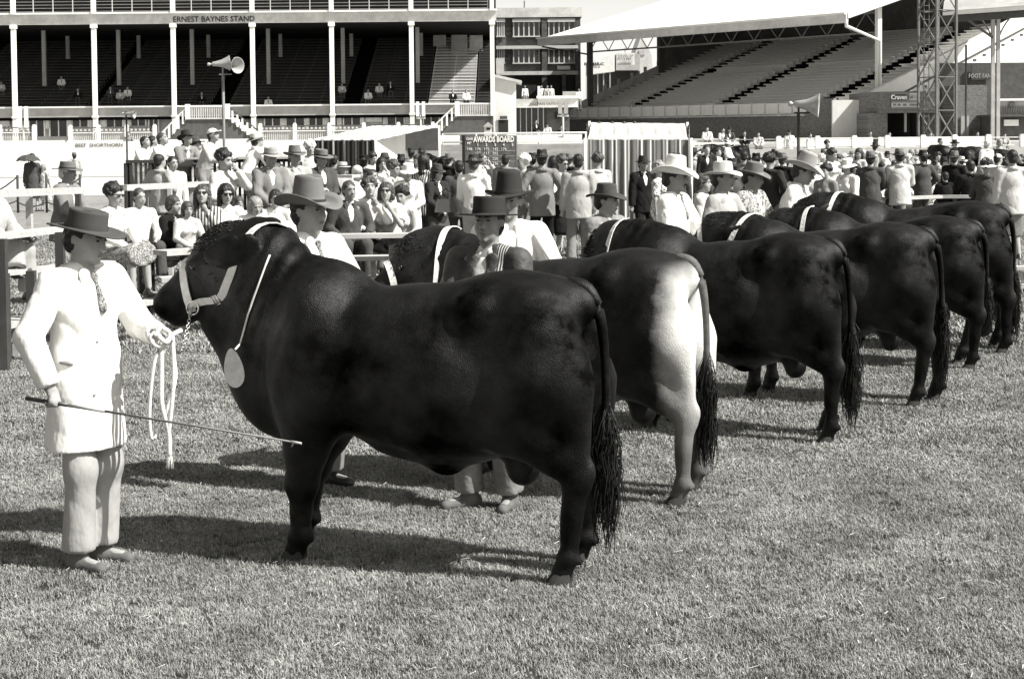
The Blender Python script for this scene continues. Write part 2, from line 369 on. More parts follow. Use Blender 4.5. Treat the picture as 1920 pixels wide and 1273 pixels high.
def bull_prims(head_yaw=0, head_pitch=0, neck_yaw=0, legs=(0, 0, 0, 0), hump=1.0, up=0.0, reach=(.2, 0, .17), hs=1.17, dew=1.0, belly=.0, rump=1.0, sheath=None):
    """legs: small x shifts of near-hind, far-hind, near-front, far-front feet"""
    P = [ell((.86, 0, .955), (.74, .37, .385), .1),
         ell((.66, 0, .86-belly*.5), (.5, .34, .31+belly*.5), .1),
         con((.2, 0, 1.265), (1.15, 0, 1.125), .17, .19, .14),
         ell((.4, 0, 1.195), (.3, .27, .25), .1),
         ell((.5, .2, 1.28), (.1, .07, .07), .09), ell((.5, -.2, 1.28), (.1, .07, .07), .09),
         ell((.07, 0, 1.29), (.12, .1, .1), .1)]
    for s in (1, -1):
        P += [ell((.21, s*.17, 1.02), (.25, .175*rump, .37), .08), ell((.3, s*.15, .86), (.16, .14, .25), .06),
              ell((.14, s*.15, .92), (.2, .15, .27), .06),
              ell((1.38, s*.2, .98), (.22, .17, .38), .1),
              ell((1.4, s*.17, 1.24), (.16, .1, .2), .09)]
    P += [ell((1.42, 0, 1.25), (.32, .15, .2*hump+.02), .12),
          ell((1.62, 0, 1.33), (.22, .14, .15), .1),
          con((1.45, 0, 1.1), (1.82, 0, 1.3), .33, .22, .1, flat=((0, 1, 0), .82)),
          con((1.6, 0, .86), (1.78, 0, 1.16), .2, .17, .12, flat=((0, 1, 0), .8)),
          ell((1.5, 0, .72), (.2, .17, .17), .12),
          ell((1.68, 0, .76), (.13, .1, .16), .1), ell((1.72, 0, .96), (.17, .17, .3), .1),
          ell((1.9, 0, 1.12), (.14, .08, .19), .1), ell((1.78, 0, .92), (.14, .1, .2), .1), ell((2.0, 0, 1.2), (.1, .07, .1), .08),
          ell((.82, 0, .6), (.3, .1, .1), .1), ell((.74, 0, .53), (.1, .055, .09), .06),
          con((.38, 0, .68), (.33, 0, .5), .08, .085, .04)]
    for s, i in ((1, 0), (-1, 1)):
        dx = legs[i]; y = s*.2
        P += [con((.2, y, .95), (.33, s*.23, .74), .2, .125, .07, flat=((0, 1, 0), .75)),
              con((.29, s*.22, .76), (-.01+dx*.5, y, .52), .15, .07, .05, flat=((0, 1, 0), .68)),
              con((.04, y, .9), (-.03+dx*.5, y, .55), .13, .04, .05, flat=((0, 1, 0), .66)),
              ell((-.015+dx*.5, y, .49), (.07, .056, .08), .025), ell((-.07+dx*.5, y, .545), (.026, .022, .04), .03),
              con((.0+dx*.5, y, .45), (.02+dx, y, .15), .056, .045, .025), con((-.03+dx*.5, y, .47), (-.005+dx, y, .17), .024, .02, .02),
              ell((.022+dx, y, .13), (.062, .06, .05), .02), con((.025+dx, y, .13), (.055+dx, y, .058), .05, .056, .02),
              ell((-.035+dx, y+.02, .115), (.018, .014, .022), .008), ell((-.035+dx, y-.02, .115), (.018, .014, .022), .008)]
    for s, i in ((1, 2), (-1, 3)):
        dx = legs[i]; y = s*.19
        P += [con((1.36, s*.2, .86), (1.38+dx*.5, y, .58), .19, .12, .08, flat=((0, 1, 0), .75)),
              con((1.38+dx*.5, y, .6), (1.4+dx*.7, y, .4), .115, .082, .04),
              ell((1.41+dx*.7, y, .39), (.085, .077, .085), .03),
              con((1.405+dx*.7, y, .38), (1.4+dx, y, .14), .062, .048, .025), ell((1.35+dx, y+.022, .11), (.018, .014, .022), .008), ell((1.35+dx, y-.022, .11), (.018, .014, .022), .008),
              ell((1.4+dx, y, .13), (.066, .064, .052), .02), con((1.4+dx, y, .13), (1.43+dx, y, .058), .052, .058, .02)]
    # head in its own frame: origin at the poll, +x to the muzzle
    H = [con((-.12, 0, -.1), (.06, 0, -.05), .17, .125, .08),
         ell((.05, 0, .0), (.13, .115, .1), .05), ell((.0, 0, .06), (.07, .075, .05), .05),
         con((.1, 0, -.04), (.34, 0, -.1), .112, .086, .05),
         con((.12, 0, -.12), (.3, 0, -.15), .075, .05, .05), ell((.08, 0, -.15), (.1, .09, .09), .06),
         ell((.365, 0, -.115), (.085, .1, .088), .035), ell((.405, 0, -.095), (.045, .08, .055), .02),
         ell((.34, 0, -.19), (.07, .06, .035), .025)]
    for s in (1, -1):
        H += [ell((.15, s*.1, -.005), (.045, .03, .028), .03), ell((.445, s*.042, -.08), (.016, .014, .012), .01, sub=True),
              ell((.17, s*.127, -.015), (.02, .012, .014), .012, sub=True)]
        E = [con((.0, s*.1, .0), (-.02, s*.17, -.03), .035, .04, .03),
              ell((-.06, s*.215, -.05), (.07, .12, .026), .02, rot=(s*-10, 15, s*24)) if up > .5 else
              ell((-.08, s*.19, -.03), (.13, .024, .066), .02, rot=(s*-14, -6, s*10))]
        for e in E: e['ear'] = True
        H += E
    Mh = Matrix.Translation((1.84, 0, 1.27+up*.0)) @ Matrix.Rotation(R(neck_yaw), 4, 'Z') @ Matrix.Translation(reach) \
        @ Matrix.Rotation(R(head_yaw), 4, 'Z') @ Matrix.Rotation(R(34+head_pitch), 4, 'Y')
    Mn = np.array(Mh)
    # upper neck follows the head
    c = (Mh @ Vector((-.08, 0, -.06))); c2 = (Mh @ Vector((.0, 0, -.15)))
    P += [con((1.6, 0, 1.3), c, .19, .15, .1, flat=((0, 1, 0), .85)), con((1.7, 0, 1.08), c2, .2, .12, .1, flat=((0, 1, 0), .8))]
    return P+xf(H, Mn, hs), Mh @ Matrix.Scale(hs, 4)

def bull_disp(X, Y, Z):
    # neck and shoulder folds, ribs, a little lumpiness
    w = np.exp(-((X-1.62)/.16)**2)*np.clip((Z-.75)*2.5, 0, 1)
    f = w*.006*np.sin(62*(X+.28*Z)+3*np.sin(5*Z))
    rib = np.exp(-((X-.98)/.24)**2)*np.exp(-((Z-.95)/.22)**2)*.003*np.sin(X*48+Z*9)
    poll = np.exp(-(((X-2.1)/.2)**2+(Y/.2)**2+((Z-1.52)/.14)**2))*.006*np.sin(70*X+9*np.sin(40*Z))*np.sin(65*Y+2)
    lump = .005*np.sin(9*X+1.3)*np.sin(11*Z+2.1*np.sin(6*X))*np.sin(7*Y+.5)+.0035*np.sin(17*X+4*Z)*np.sin(15*Z-3*X)
    return f+rib+lump+poll

from mathutils.bvhtree import BVHTree
def bull_meshes(key, h, **kw):
    P, Mh = bull_prims(**kw)
    me = sdf_mesh('snap', [p for p in P if not p.get('ear')], .022); vs = [v.co.copy() for v in me.vertices]; bv = BVHTree.FromPolygons(vs, [tuple(p.vertices) for p in me.polygons]); bpy.data.meshes.remove(me)
    return dict(_bvh=bv, body=sdf_mesh(key, P, h, bull_disp), head=Mh, legs=kw.get('legs', (0, 0, 0, 0)))

def hoof_mesh():
    m = MB()
    for s in (1, -1):
        a = [(-.05, .006), (.035, .004), (.08, .012), (.085, .03), (.05, .055), (-.045, .05)]
        b = [(-.045, .006), (.02, .005), (.045, .012), (.048, .028), (.025, .046), (-.04, .042)]
        n = len(m.v)
        for (x, y) in a: m.v.append((x, s*y, -.005))
        for (x, y) in b: m.v.append((x-.008, s*y, .062))
        k = len(a)
        for i in range(k):
            j = (i+1) % k; q = (n+i, n+j, n+k+j, n+k+i); m.f.append(q if s > 0 else q[::-1]); m.sm.append(True)
        m.f.append(tuple(n+k+i for i in range(k)) if s > 0 else tuple(n+k+i for i in reversed(range(k)))); m.sm.append(False)
    return m.mesh('hoof')
HOOF = hoof_mesh(); HOOF.transform(Matrix.Diagonal((.98, 1.08, .95, 1)))

def tail_mesh(side=0.0, length=1.0, seed=0):
    r_ = random.Random(seed); m = MB()
    zt = 1.37-1.08*length
    pts = [(.16, 0, 1.37), (.08, 0, 1.395), (.0, 0, 1.37), (-.055, side*.1, 1.27), (-.08, side*.35, 1.1), (-.085, side*.6, .9), (-.08, side*.85, .72), (-.078, side, .58+(1-length)*.2)]
    Q = []; 
    for i in range(len(pts)-1):
        p0, p1, p2, p3 = [Vector(pts[min(max(i+q, 0), len(pts)-1)]) for q in (-1, 0, 1, 2)]
        for t in (0, .25, .5, .75): Q.append(.5*((2*p1)+(p2-p0)*t+(2*p0-5*p1+4*p2-p3)*t*t+(3*p1-p0-3*p2+p3)*t**3))
    Q.append(Vector(pts[-1])); nn = len(Q)-1
    m.tube(Q, [float(np.interp(i/nn, [0, .15, .3, .45, .65, 1], [.02, .036, .035, .027, .021, .017])) for i in range(nn+1)], 12)
    sw = MB()
    for i in range(380):
        a = r_.uniform(0, 6.28); q = r_.uniform(.0, .026); z0 = r_.uniform(.55, .86)+(1-length)*.2
        p = Vector((-.08+q*math.cos(a), side+q*math.sin(a), z0)); L = r_.uniform(.22, .5)*length; P = [p]
        dx, dy = r_.uniform(-.055, .055), r_.uniform(-.055, .055); ph = r_.uniform(0, 6)
        for t in (.25, .5, .75, .9, 1):
            bul = math.sin(t*2.6)*1.1
            P.append(p+Vector((dx*bul+.01*math.sin(ph+t*7), dy*bul+.01*math.cos(ph+t*6), -L*t)))
        sw.tube(P, [.002, .0028, .0032, .0026, .0016, .0006], 3)
    return m.mesh('tail'), sw.mesh('tail_switch')

def strap(m, pts, w, th, up=(0, 0, 1)):
    """flat band following points"""
    pts = [Vector(p) for p in pts]
    for i in range(len(pts)-1): m.beam(pts[i], pts[i+1]+(pts[i+1]-pts[i]).normalized()*.003, th, w, up)
    return m
def band_ring(M, c, ry, rz, w, n=20, a0=0, a1=360, axis='x', th=.006, tilt=0.0):
    """ring strap round a head cross-section; M head matrix"""
    m = MB(); P = []
    for i in range(n+1):
        t = R(a0+(a1-a0)*i/n)
        P.append((Vector((c[0]+tilt*math.sin(t), c[1]+ry*math.cos(t), c[2]+rz*math.sin(t))), Vector((0, math.cos(t), math.sin(t)))))
    for i in range(n):
        (p, q), (p2, q2) = P[i], P[i+1]
        o = Vector((w/2, 0, 0))
        V = [p-o, p+o, p2+o, p2-o, p-o+q*th, p+o+q*th, p2+o+q2*th, p2-o+q2*th]
        m.hexa([M@v for v in V])
    return m
from mathutils.bvhtree import BVHTree
def add_halter(root, Mh, body):
    bv = body.get('_bvh')
    if bv is None:
        me = body['body']; vs = [v.co.copy() for v in me.vertices]; bv = body['_bvh'] = BVHTree.FromPolygons(vs, [tuple(p.vertices) for p in me.polygons])
    def snap(c, d, off=.006):
        """first surface point met from outside towards c along -d (head frame)"""
        C = Mh@Vector(c); D = (Mh.to_3x3()@Vector(d)).normalized(); o = C+D*.5
        h = bv.ray_cast(o, -D, .6)
        p = h[0] if h[0] is not None else C+D*.1; nn = h[1] if h[0] is not None else D
        return p+D*off, D
    def ribbon(name, P, w, parent=root, th=.007):
        m = MB(); n = len(P)
        for i in range(n):
            p, nn = P[i]; d = (P[min(i+1, n-1)][0]-P[max(i-1, 0)][0]).normalized(); sd = d.cross(nn).normalized()*w/2; u = nn*th
            m.v += [tuple(p-sd), tuple(p+sd), tuple(p+sd+u), tuple(p-sd+u)]
        for i in range(n-1):
            for k in range(4):
                a = i*4+k; b = i*4+(k+1) % 4; m.f.append((a, b, b+4, a+4)); m.sm.append(False)
        m.f += [(3, 2, 1, 0), tuple(4*(n-1)+q for q in (0, 1, 2, 3))]; m.sm += [False]*2
        return m.build(name, M_HALTER, parent)
    ribbon('halter_noseband', [snap((.245-.03*math.sin(t), 0, -.1), (0, math.cos(t), math.sin(t))) for t in np.linspace(-.9, 4.04, 26)], .042)
    for sd in (1, -1):
        P = []
        for t in np.linspace(0, 1, 22):
            x = .25-.52*t; z = -.17+.02*t
            ang = -.62*(1-t)+1.45*max(0, t-.35)/.65-.0 if t > .35 else -.62*(1-t)
            P.append(snap((x-.02*max(0, t-.6), 0, -.1-.06*t), (0, sd*math.cos(ang), math.sin(ang)), .008))
        st = ribbon('halter_cheek_strap', P, .042)
        q, nn = P[6]; d = (P[7][0]-P[5][0]).normalized(); up = d.cross(nn).normalized(); q = q+nn*.008; bk = MB()
        for (u0, v0, u1, v1) in ((-1, -1, 1, -1), (1, -1, 1, 1), (1, 1, -1, 1), (-1, 1, -1, -1), (0, -1, 0, 1)):
            bk.tube([q+d*.022*u0+up*.026*v0, q+d*.022*u1+up*.026*v1], .0035, 6)
        bk.build('buckle', M_STEEL, st)
        ring = MB(); c0 = P[0][0]+P[0][1]*.012; e1 = (Mh.to_3x3()@Vector((1, 0, 0))).normalized(); e2 = (Mh.to_3x3()@Vector((0, 0, 1))).normalized()
        ring.tube([c0+e1*.034*math.cos(t)+e2*(.034*math.sin(t)-.01) for t in np.linspace(0, 6.2832, 17)], .0055, 6).build('halter_ring', M_STEEL, root)
        body.setdefault('ring', {})[sd] = c0

def make_bull(B, loc, rotz, label, fur_m=M_FUR, halter=True, side=-.0, tlen=1.0, seed=0, scale=1.0, group='bulls standing in a show line', name='bull', neckrope=False):
    root = empty(name, loc, rotz, label, 'bull', group); root.scale = (scale,)*3
    mesh_obj('body', B['body'], fur_m, root, objmat=True)
    L = B['legs']
    for (x, y, i) in ((.06, .2, 0), (.06, -.2, 1), (1.435, .19, 2), (1.435, -.19, 3)):
        mesh_obj('hoof', HOOF, M_HOOF, root, loc=(x+L[i], y, .0))
    t, s = tail_mesh(side, tlen, seed); tm = M_FUR if fur_m is not M_FUR2 else M_TAILG
    to = mesh_obj('tail', t, tm, root, objmat=True)
    tag(mesh_obj('tail_switch', s, M_HAIRT, to), kind='stuff')
    Mh = B['head']
    for sd in (1, -1):
        e = MB(); p = Mh@Vector((.158, sd*.117, -.012)); e.lathe([(.001, -.02), (.013, -.014), (.019, 0), (.013, .014), (.001, .02)], 10, p); e.build('eye', M_EYE, root)
    if halter:
        ph = MB(); r_ = random.Random(seed+50); bv = B['_bvh']; n_ = 0; Mr = Mh.to_3x3()
        while n_ < 520:
            a = r_.gauss(0, .65); x = r_.gauss(.02, .055); d = (Mr@Vector((r_.uniform(-.1, .25), math.sin(a), math.cos(a)))).normalized(); c = Mh@Vector((x, 0, -.05)); h_ = bv.ray_cast(c+d*.45, -d, .5); n_ += 1
            if h_[0] is None: continue
            p = h_[0]-d*.004; t1 = Mr@Vector((r_.uniform(.2, 1), r_.uniform(-.6, .6), 0)); t1.normalize(); L = r_.uniform(.014, .034)
            ph.tube([p, p+d*.008+t1*L*.4, p+d*.009+t1*L*.8, p+d*.002+t1*L], [.002, .0024, .0018, .0005], 3)
        tag(mesh_obj('poll_hair', ph.mesh('poll_hair'), M_HAIRT, root), kind='stuff')
        add_halter(root, Mh, B)
    if neckrope:
        m = MB(); pts = []
        for i in range(25):
            t = 2*math.pi*i/24; pts.append((1.8+.06*math.cos(t)-.02, .215*math.sin(t), 1.22+.3*math.cos(t)))
        m.tube(pts, .008, 6).build('neck_cord', M_HALTER, root)
    return root
# ------------------------------------------------------------------ ground
def ground_mat(name, v, tuft=True):
    m = mat(name, v, .95, .35, 14, .012, 60, spec=.1, var2=.3, scale2=1.2); return m
M_SOIL = mat('dry_turf', .06, .95, .3, 9, .02, 40, spec=.1, var2=.25, scale2=.8)
M_TRACK = mat('pale_sandy_track', .5, .95, .12, 3, .01, 30, spec=.1, var2=.1, scale2=.2)
M_CONC = mat('terrace_concrete', .45, .9, .2, 1.5, .006, 30, var2=.2, scale2=.15)
def gx(name, x0, x1, y0, y1, z, m, nx=1, ny=1):
    V = [(x0+(x1-x0)*i/nx, y0+(y1-y0)*j/ny, z) for j in range(ny+1) for i in range(nx+1)]
    Fq = [(j*(nx+1)+i, j*(nx+1)+i+1, (j+1)*(nx+1)+i+1, (j+1)*(nx+1)+i) for j in range(ny) for i in range(nx)]
    return tag(mesh_obj(name, mk_mesh(name, V, Fq), m), kind='structure')
gx('ground', -1500, 1500, -60, 3000, 0, M_SOIL)
M_FARTURF = mat('short_turf_far', .27, .95, .3, 5, .02, 20, spec=.1, var2=.25, scale2=.25)
gx('grass_field', -40, 40, 21.0, 63, .008, M_FARTURF)
gx('track', -60, 60, 56, 79.8, .014, M_TRACK)

# grass: tufts of real blades, scattered over the near field
def blade_mat():
    m = bpy.data.materials.new('grass_blade'); m.use_nodes = True; n = m.node_tree.nodes; l = m.node_tree.links; b = n['Principled BSDF']
    b.inputs['Roughness'].default_value = .6; b.inputs['Specular IOR Level'].default_value = .25
    oi = n.new('ShaderNodeObjectInfo'); tc = n.new('ShaderNodeTexCoord')
    geo = n.new('ShaderNodeNewGeometry')
    nz = n.new('ShaderNodeTexNoise'); nz.inputs['Scale'].default_value = 1.6; nz.inputs['Detail'].default_value = 5; nz.inputs['Roughness'].default_value = .7; l.new(geo.outputs['Position'], nz.inputs['Vector'])
    n2 = n.new('ShaderNodeTexNoise'); n2.inputs['Scale'].default_value = 45; n2.inputs['Detail'].default_value = 1; l.new(geo.outputs['Position'], n2.inputs['Vector'])
    r1 = n.new('ShaderNodeMapRange'); r1.inputs[1].default_value = .32; r1.inputs[2].default_value = .68; r1.inputs[3].default_value = .17; r1.inputs[4].default_value = .4; l.new(nz.outputs['Fac'], r1.inputs[0])
    r2 = n.new('ShaderNodeMapRange'); r2.inputs[1].default_value = .3; r2.inputs[2].default_value = .7; r2.inputs[3].default_value = .62; r2.inputs[4].default_value = 1.38; l.new(n2.outputs['Fac'], r2.inputs[0])
    mu = n.new('ShaderNodeMath'); mu.operation = 'MULTIPLY'; l.new(r1.outputs[0], mu.inputs[0]); l.new(r2.outputs[0], mu.inputs[1])
    cb = n.new('ShaderNodeCombineColor'); l.new(mu.outputs[0], cb.inputs[0]); l.new(mu.outputs[0], cb.inputs[1])
    m3 = n.new('ShaderNodeMath'); m3.operation = 'MULTIPLY'; m3.inputs[1].default_value = .955; l.new(mu.outputs[0], m3.inputs[0]); l.new(m3.outputs[0], cb.inputs[2])
    l.new(cb.outputs[0], b.inputs['Base Color']); return m
M_BLADE = blade_mat()
def tuft_mesh(seed, nb, rad, hmin, hmax, w):
    r_ = random.Random(seed); V = []; Fq = []
    for i in range(nb):
        a = r_.uniform(0, 6.283); q = rad*math.sqrt(r_.random()); x, y = q*math.cos(a), q*math.sin(a)
        th = r_.uniform(0, 6.283); lean = r_.uniform(.2, 1.4); H = r_.uniform(hmin, hmax); c, s = math.cos(th), math.sin(th); ww = w*r_.uniform(.6, 1.3)
        lx, ly = -s, c; b = len(V)
        V += [(x-lx*ww, y-ly*ww, 0), (x+lx*ww, y+ly*ww, 0),
              (x+c*H*lean*.35+lx*ww*.8, y+s*H*lean*.35+ly*ww*.8, H*.6), (x+c*H*lean*.35-lx*ww*.8, y+s*H*lean*.35-ly*ww*.8, H*.6), (x+c*H*lean, y+s*H*lean, H*r_.uniform(.75, 1))]
        Fq += [(b, b+1, b+2, b+3), (b+3, b+2, b+4)]
    return mk_mesh('grass_tuft', V, Fq)
tufts = bpy.data.collections.new('tuft_sources')
def scatter(name, patch_verts, density, tm, smin, smax, seed, parent_name=None):
    V = patch_verts; me = mk_mesh(name, V, [tuple(range(len(V)))]); me.materials.append(M_SOIL)
    o = mesh_obj(name, me); tag(o, kind='stuff')
    src = [mesh_obj('tuft_source', t, M_BLADE) for t in tm]
    for s in src: COL.objects.unlink(s)
    ng = bpy.data.node_groups.new(name+'_nodes', 'GeometryNodeTree')
    ng.interface.new_socket('Geometry', in_out='INPUT', socket_type='NodeSocketGeometry'); ng.interface.new_socket('Geometry', in_out='OUTPUT', socket_type='NodeSocketGeometry')
    N = ng.nodes; L = ng.links; gi = N.new('NodeGroupInput'); go = N.new('NodeGroupOutput')
    dp = N.new('GeometryNodeDistributePointsOnFaces'); dp.inputs['Density'].default_value = density; dp.inputs['Seed'].default_value = seed
    L.new(gi.outputs[0], dp.inputs['Mesh'])
    jt = N.new('GeometryNodeJoinGeometry')
    nsrc = len(src); prev = dp.outputs['Points']
    rv = N.new('FunctionNodeRandomValue'); rv.data_type = 'FLOAT_VECTOR'; rv.inputs[0].default_value = (-.12, -.12, 0); rv.inputs[1].default_value = (.12, .12, 6.283)
    rs = N.new('FunctionNodeRandomValue'); rs.data_type = 'FLOAT'; rs.inputs[2].default_value = smin; rs.inputs[3].default_value = smax
    gg = N.new('GeometryNodeJoinGeometry')
    for s in src:
        oi = N.new('GeometryNodeObjectInfo'); oi.inputs['Object'].default_value = s; oi.inputs['As Instance'].default_value = True; L.new(oi.outputs['Geometry'], gg.inputs[0])
    ip = N.new('GeometryNodeInstanceOnPoints'); ip.inputs['Pick Instance'].default_value = True
    L.new(dp.outputs['Points'], ip.inputs['Points']); L.new(gg.outputs[0], ip.inputs['Instance']); L.new(rv.outputs[0], ip.inputs['Rotation']); L.new(rs.outputs[1], ip.inputs['Scale'])
    L.new(ip.outputs[0], jt.inputs[0]); L.new(jt.outputs[0], go.inputs[0])
    md = o.modifiers.new('scatter', 'NODES'); md.node_group = ng
    return o
def strip(y0, y1, z, pad=.6):
    a = .325; return [(-a*y0-pad, y0, z), (a*y0+pad, y0, z), (a*y1+pad, y1, z), (-a*y1-pad, y1, z)]
tA = [tuft_mesh(i, 46, .05, .008, .022, .0014) for i in range(5)]
tB = [tuft_mesh(20+i, 46, .07, .011, .028, .0024) for i in range(4)]
tC = [tuft_mesh(40+i, 50, .16, .018, .05, .006) for i in range(3)]
scatter('grass', strip(5.6, 10.5, .004), 760, tA, .7, 1.3, 1)
scatter('grass', strip(9.8, 16.8, .005), 330, tB, .7, 1.3, 2)
scatter('grass', strip(15.5, 36, .013), 50, tC, .7, 1.3, 3)

# dry clippings lying on the turf
r_ = random.Random(5); V = []; Fq = []
for i in range(700):
    y = 6+11*r_.random()**1.3; x = r_.uniform(-.34, .34)*y; a = r_.uniform(0, 3.14); L = r_.uniform(.006, .026); w = r_.uniform(.001, .0022); c, s_ = math.cos(a), math.sin(a); b = len(V); z = .022+r_.uniform(0, .006)
    V += [(x-c*L-s_*w, y-s_*L+c*w, z), (x-c*L+s_*w, y-s_*L-c*w, z), (x+c*L+s_*w, y+s_*L-c*w, z+.004), (x+c*L-s_*w, y+s_*L+c*w, z+.005)]; Fq.append((b, b+1, b+2, b+3))
tag(mesh_obj('dry_clippings', mk_mesh('dry_clippings', V, Fq), mat('dry_straw', .55, .9, .2, 20)), kind='stuff')
# ------------------------------------------------------------------ the line of bulls
def place_bull(B, px, py, yaw, **k):
    """px, py: ground pixel of the near hind hoof; yaw: degrees the heading turns away from the camera"""
    rz = R(180-yaw); sc = k.get('scale', 1.0)
    p = atz(px, py, 0); L = B['legs'][0]
    off = Matrix.Rotation(rz, 3, 'Z') @ Vector(((.06+L)*sc, .2*sc, 0))
    return make_bull(B, (p.x-off.x, p.y-off.y, 0), rz, **k)
B_1 = bull_meshes('body', .0145, head_yaw=4, head_pitch=-10, legs=(.02, .06, .05, .2), hump=1.15, reach=(.07, 0, .27), belly=.03, sheath=.44)
B_2 = bull_meshes('body', .021, head_yaw=30, head_pitch=-8, neck_yaw=6, legs=(-.02, .02, .0, .1), hump=.8, up=1.0, reach=(.06, 0, .13), hs=1.05)
B_3 = bull_meshes('body', .021, head_yaw=0, head_pitch=-10, legs=(-.03, .1, .02, -.05), hump=1.1, reach=(.08, 0, -.02), hs=1.0, belly=.05, rump=1.06, sheath=.52)
B_4 = bull_meshes('body', .021, head_yaw=4, head_pitch=-20, legs=(.04, -.06, .06, .0), hump=.9, reach=(-.1, 0, .1), hs=1.02, rump=.96)
B_5 = bull_meshes('body', .023, head_yaw=8, head_pitch=-4, legs=(.0, .12, .02, -.1), hump=1.1, reach=(-.1, 0, .02), hs=1.0)
B_6 = bull_meshes('body', .023, head_yaw=14, head_pitch=-18, legs=(-.04, .05, .02, .1), hump=1.0, reach=(.03, 0, .1), hs=1.02, rump=1.05, belly=.04)
b1 = place_bull(B_1, 1052, 1096, 19, label='foremost big black bull with cream halter and an oval board hung from its neck', seed=1, side=-.03, neckrope=False)
b2 = place_bull(B_2, 1268, 948, 24, label='second bull of the line, black with a pale cream rump and hind legs', fur_m=M_FUR2, seed=2, side=-.02, tlen=.95)
b3 = place_bull(B_3, 1548, 832, 27, label='third black bull in the line, its tail hanging clear of the hind leg', seed=3, side=-.08, tlen=1.1, scale=.98)
b4 = place_bull(B_4, 1712, 764, 23, label='fourth bull in the line, dark brown-black with a pale cheek strap', seed=4, side=-.1, tlen=1.0, scale=.97, fur_m=M_FUR3)
b5 = place_bull(B_5, 1816, 694, 20, label='fifth black bull, half hidden, its neck hump between two others', seed=5, side=-.02, tlen=.8, scale=.98)
b6 = place_bull(B_6, 1878, 664, 19, label='sixth black bull furthest right with bushy tail reaching the picture edge', seed=6, side=-.05, tlen=1.05, scale=.99)
b7 = place_bull(B_3, 1842, 640, 14, label='seventh dark bull of which only the back ridge and legs show behind the sixth', seed=7, scale=.95)
b1.scale = (1.0, 1.0, 1.01)
for b, q in ((b2, .93), (b3, .93), (b4, .95), (b5, .96), (b6, .96)): b.scale.x *= q
b5.scale.z *= .95
# ------------------------------------------------------------------ people  (local: front = -y, the person's left = +x)
M_SKIN = mat('skin', .33, .55, .1, 12, .0015, 150, spec=.35)
M_SKIN_D = mat('tanned_skin', .25, .55, .12, 12, .0015, 150, spec=.35)
def cloth(name, v, **k):
    d = dict(rough=.9, var=.1, scale=5, bump=.022, bscale=9, spec=.1, stretch=(1, 1, .5)); d.update(k); return mat(name, v, **d)
CL = {n: cloth('cloth_'+n, v) for n, v in dict(white=.82, offwhite=.66, light=.5, pale=.36, mid=.2, dark=.07, charcoal=.03, black=.014).items()}
CL['stripe'] = stripes('cloth_stripe', .07, .6, 26, 0, .45); CL['vstripe'] = stripes('cloth_vstripe', .5, .85, 30, 0, .7)
def floral(name, a, b, sc):
    m = mat(name, a, .9, .1, 5, .012, 13, spec=.1); n = m.node_tree.nodes; l = m.node_tree.links; bs = n['Principled BSDF']; src = bs.inputs['Base Color'].links[0].from_socket
    tc = n.new('ShaderNodeTexCoord'); v = n.new('ShaderNodeTexNoise'); v.inputs['Scale'].default_value = sc; v.inputs['Detail'].default_value = 1; v.inputs['Distortion'].default_value = 2; l.new(tc.outputs['Object'], v.inputs['Vector'])
    g = n.new('ShaderNodeMath'); g.operation = 'GREATER_THAN'; g.inputs[1].default_value = .52; l.new(v.outputs['Fac'], g.inputs[0])
    mx = n.new('ShaderNodeMix'); mx.data_type = 'RGBA'; l.new(g.outputs[0], mx.inputs[0]); l.new(src, mx.inputs[6]); mx.inputs[7].default_value = grey(b); l.new(mx.outputs[2], bs.inputs['Base Color']); return m
CL['floral'] = floral('cloth_floral', .75, .1, 22); CL['print'] = floral('cloth_print', .5, .12, 30); CL['plaid'] = floral('cloth_plaid', .12, .4, 40)
HR = {n: mat('hair_'+n, v, .5, .35, 40, .006, 90, spec=.4, stretch=(1, 1, .25)) for n, v in dict(dark=.015, brown=.05, fair=.25, white=.65).items()}
HT = {n: mat('felt_'+n, v, .85, .12, 8, .0012, 200, spec=.12) for n, v in dict(black=.014, dark=.035, brown=.07, grey=.16, fawn=.33, straw=.55, white=.8).items()}
M_BAND = mat('hat_band', .03, .6, .1, 8); M_SHOE = mat('shoe_leather', .03, .35, .2, 10, spec=.5); M_SHOEL = mat('pale_shoe_suede', .12, .8, .2, 20, .002, 90)
M_LIP = mat('lips', .2, .5, .1, 10); M_BROW = HR['dark']; M_GLASS = mat('dark_glasses', .01, .1, .05, 3, spec=.8)
M_LEATHER = mat('leather_jacket', .075, .6, .35, 5, .025, 8, spec=.3, var2=.2, scale2=5); M_DENIM = mat('faded_denim', .24, .9, .3, 9, .01, 18, var2=.2, scale2=6)
M_WEAVE = stripes('woven_yoke', .02, .4, 70, 0, .45)

def ik(a, b, l1, l2, hint):
    a = np.array(a, float); b = np.array(b, float); d = b-a; L = np.linalg.norm(d); L2 = min(L, (l1+l2)*.998); d = d/L
    b = a+d*L2; x = (L2*L2+l1*l1-l2*l2)/(2*L2); hgt = math.sqrt(max(l1*l1-x*x, 1e-6))
    h = np.array(hint, float); h = h-d*(h@d); h = h/np.linalg.norm(h)
    return a+d*x+h*hgt, b

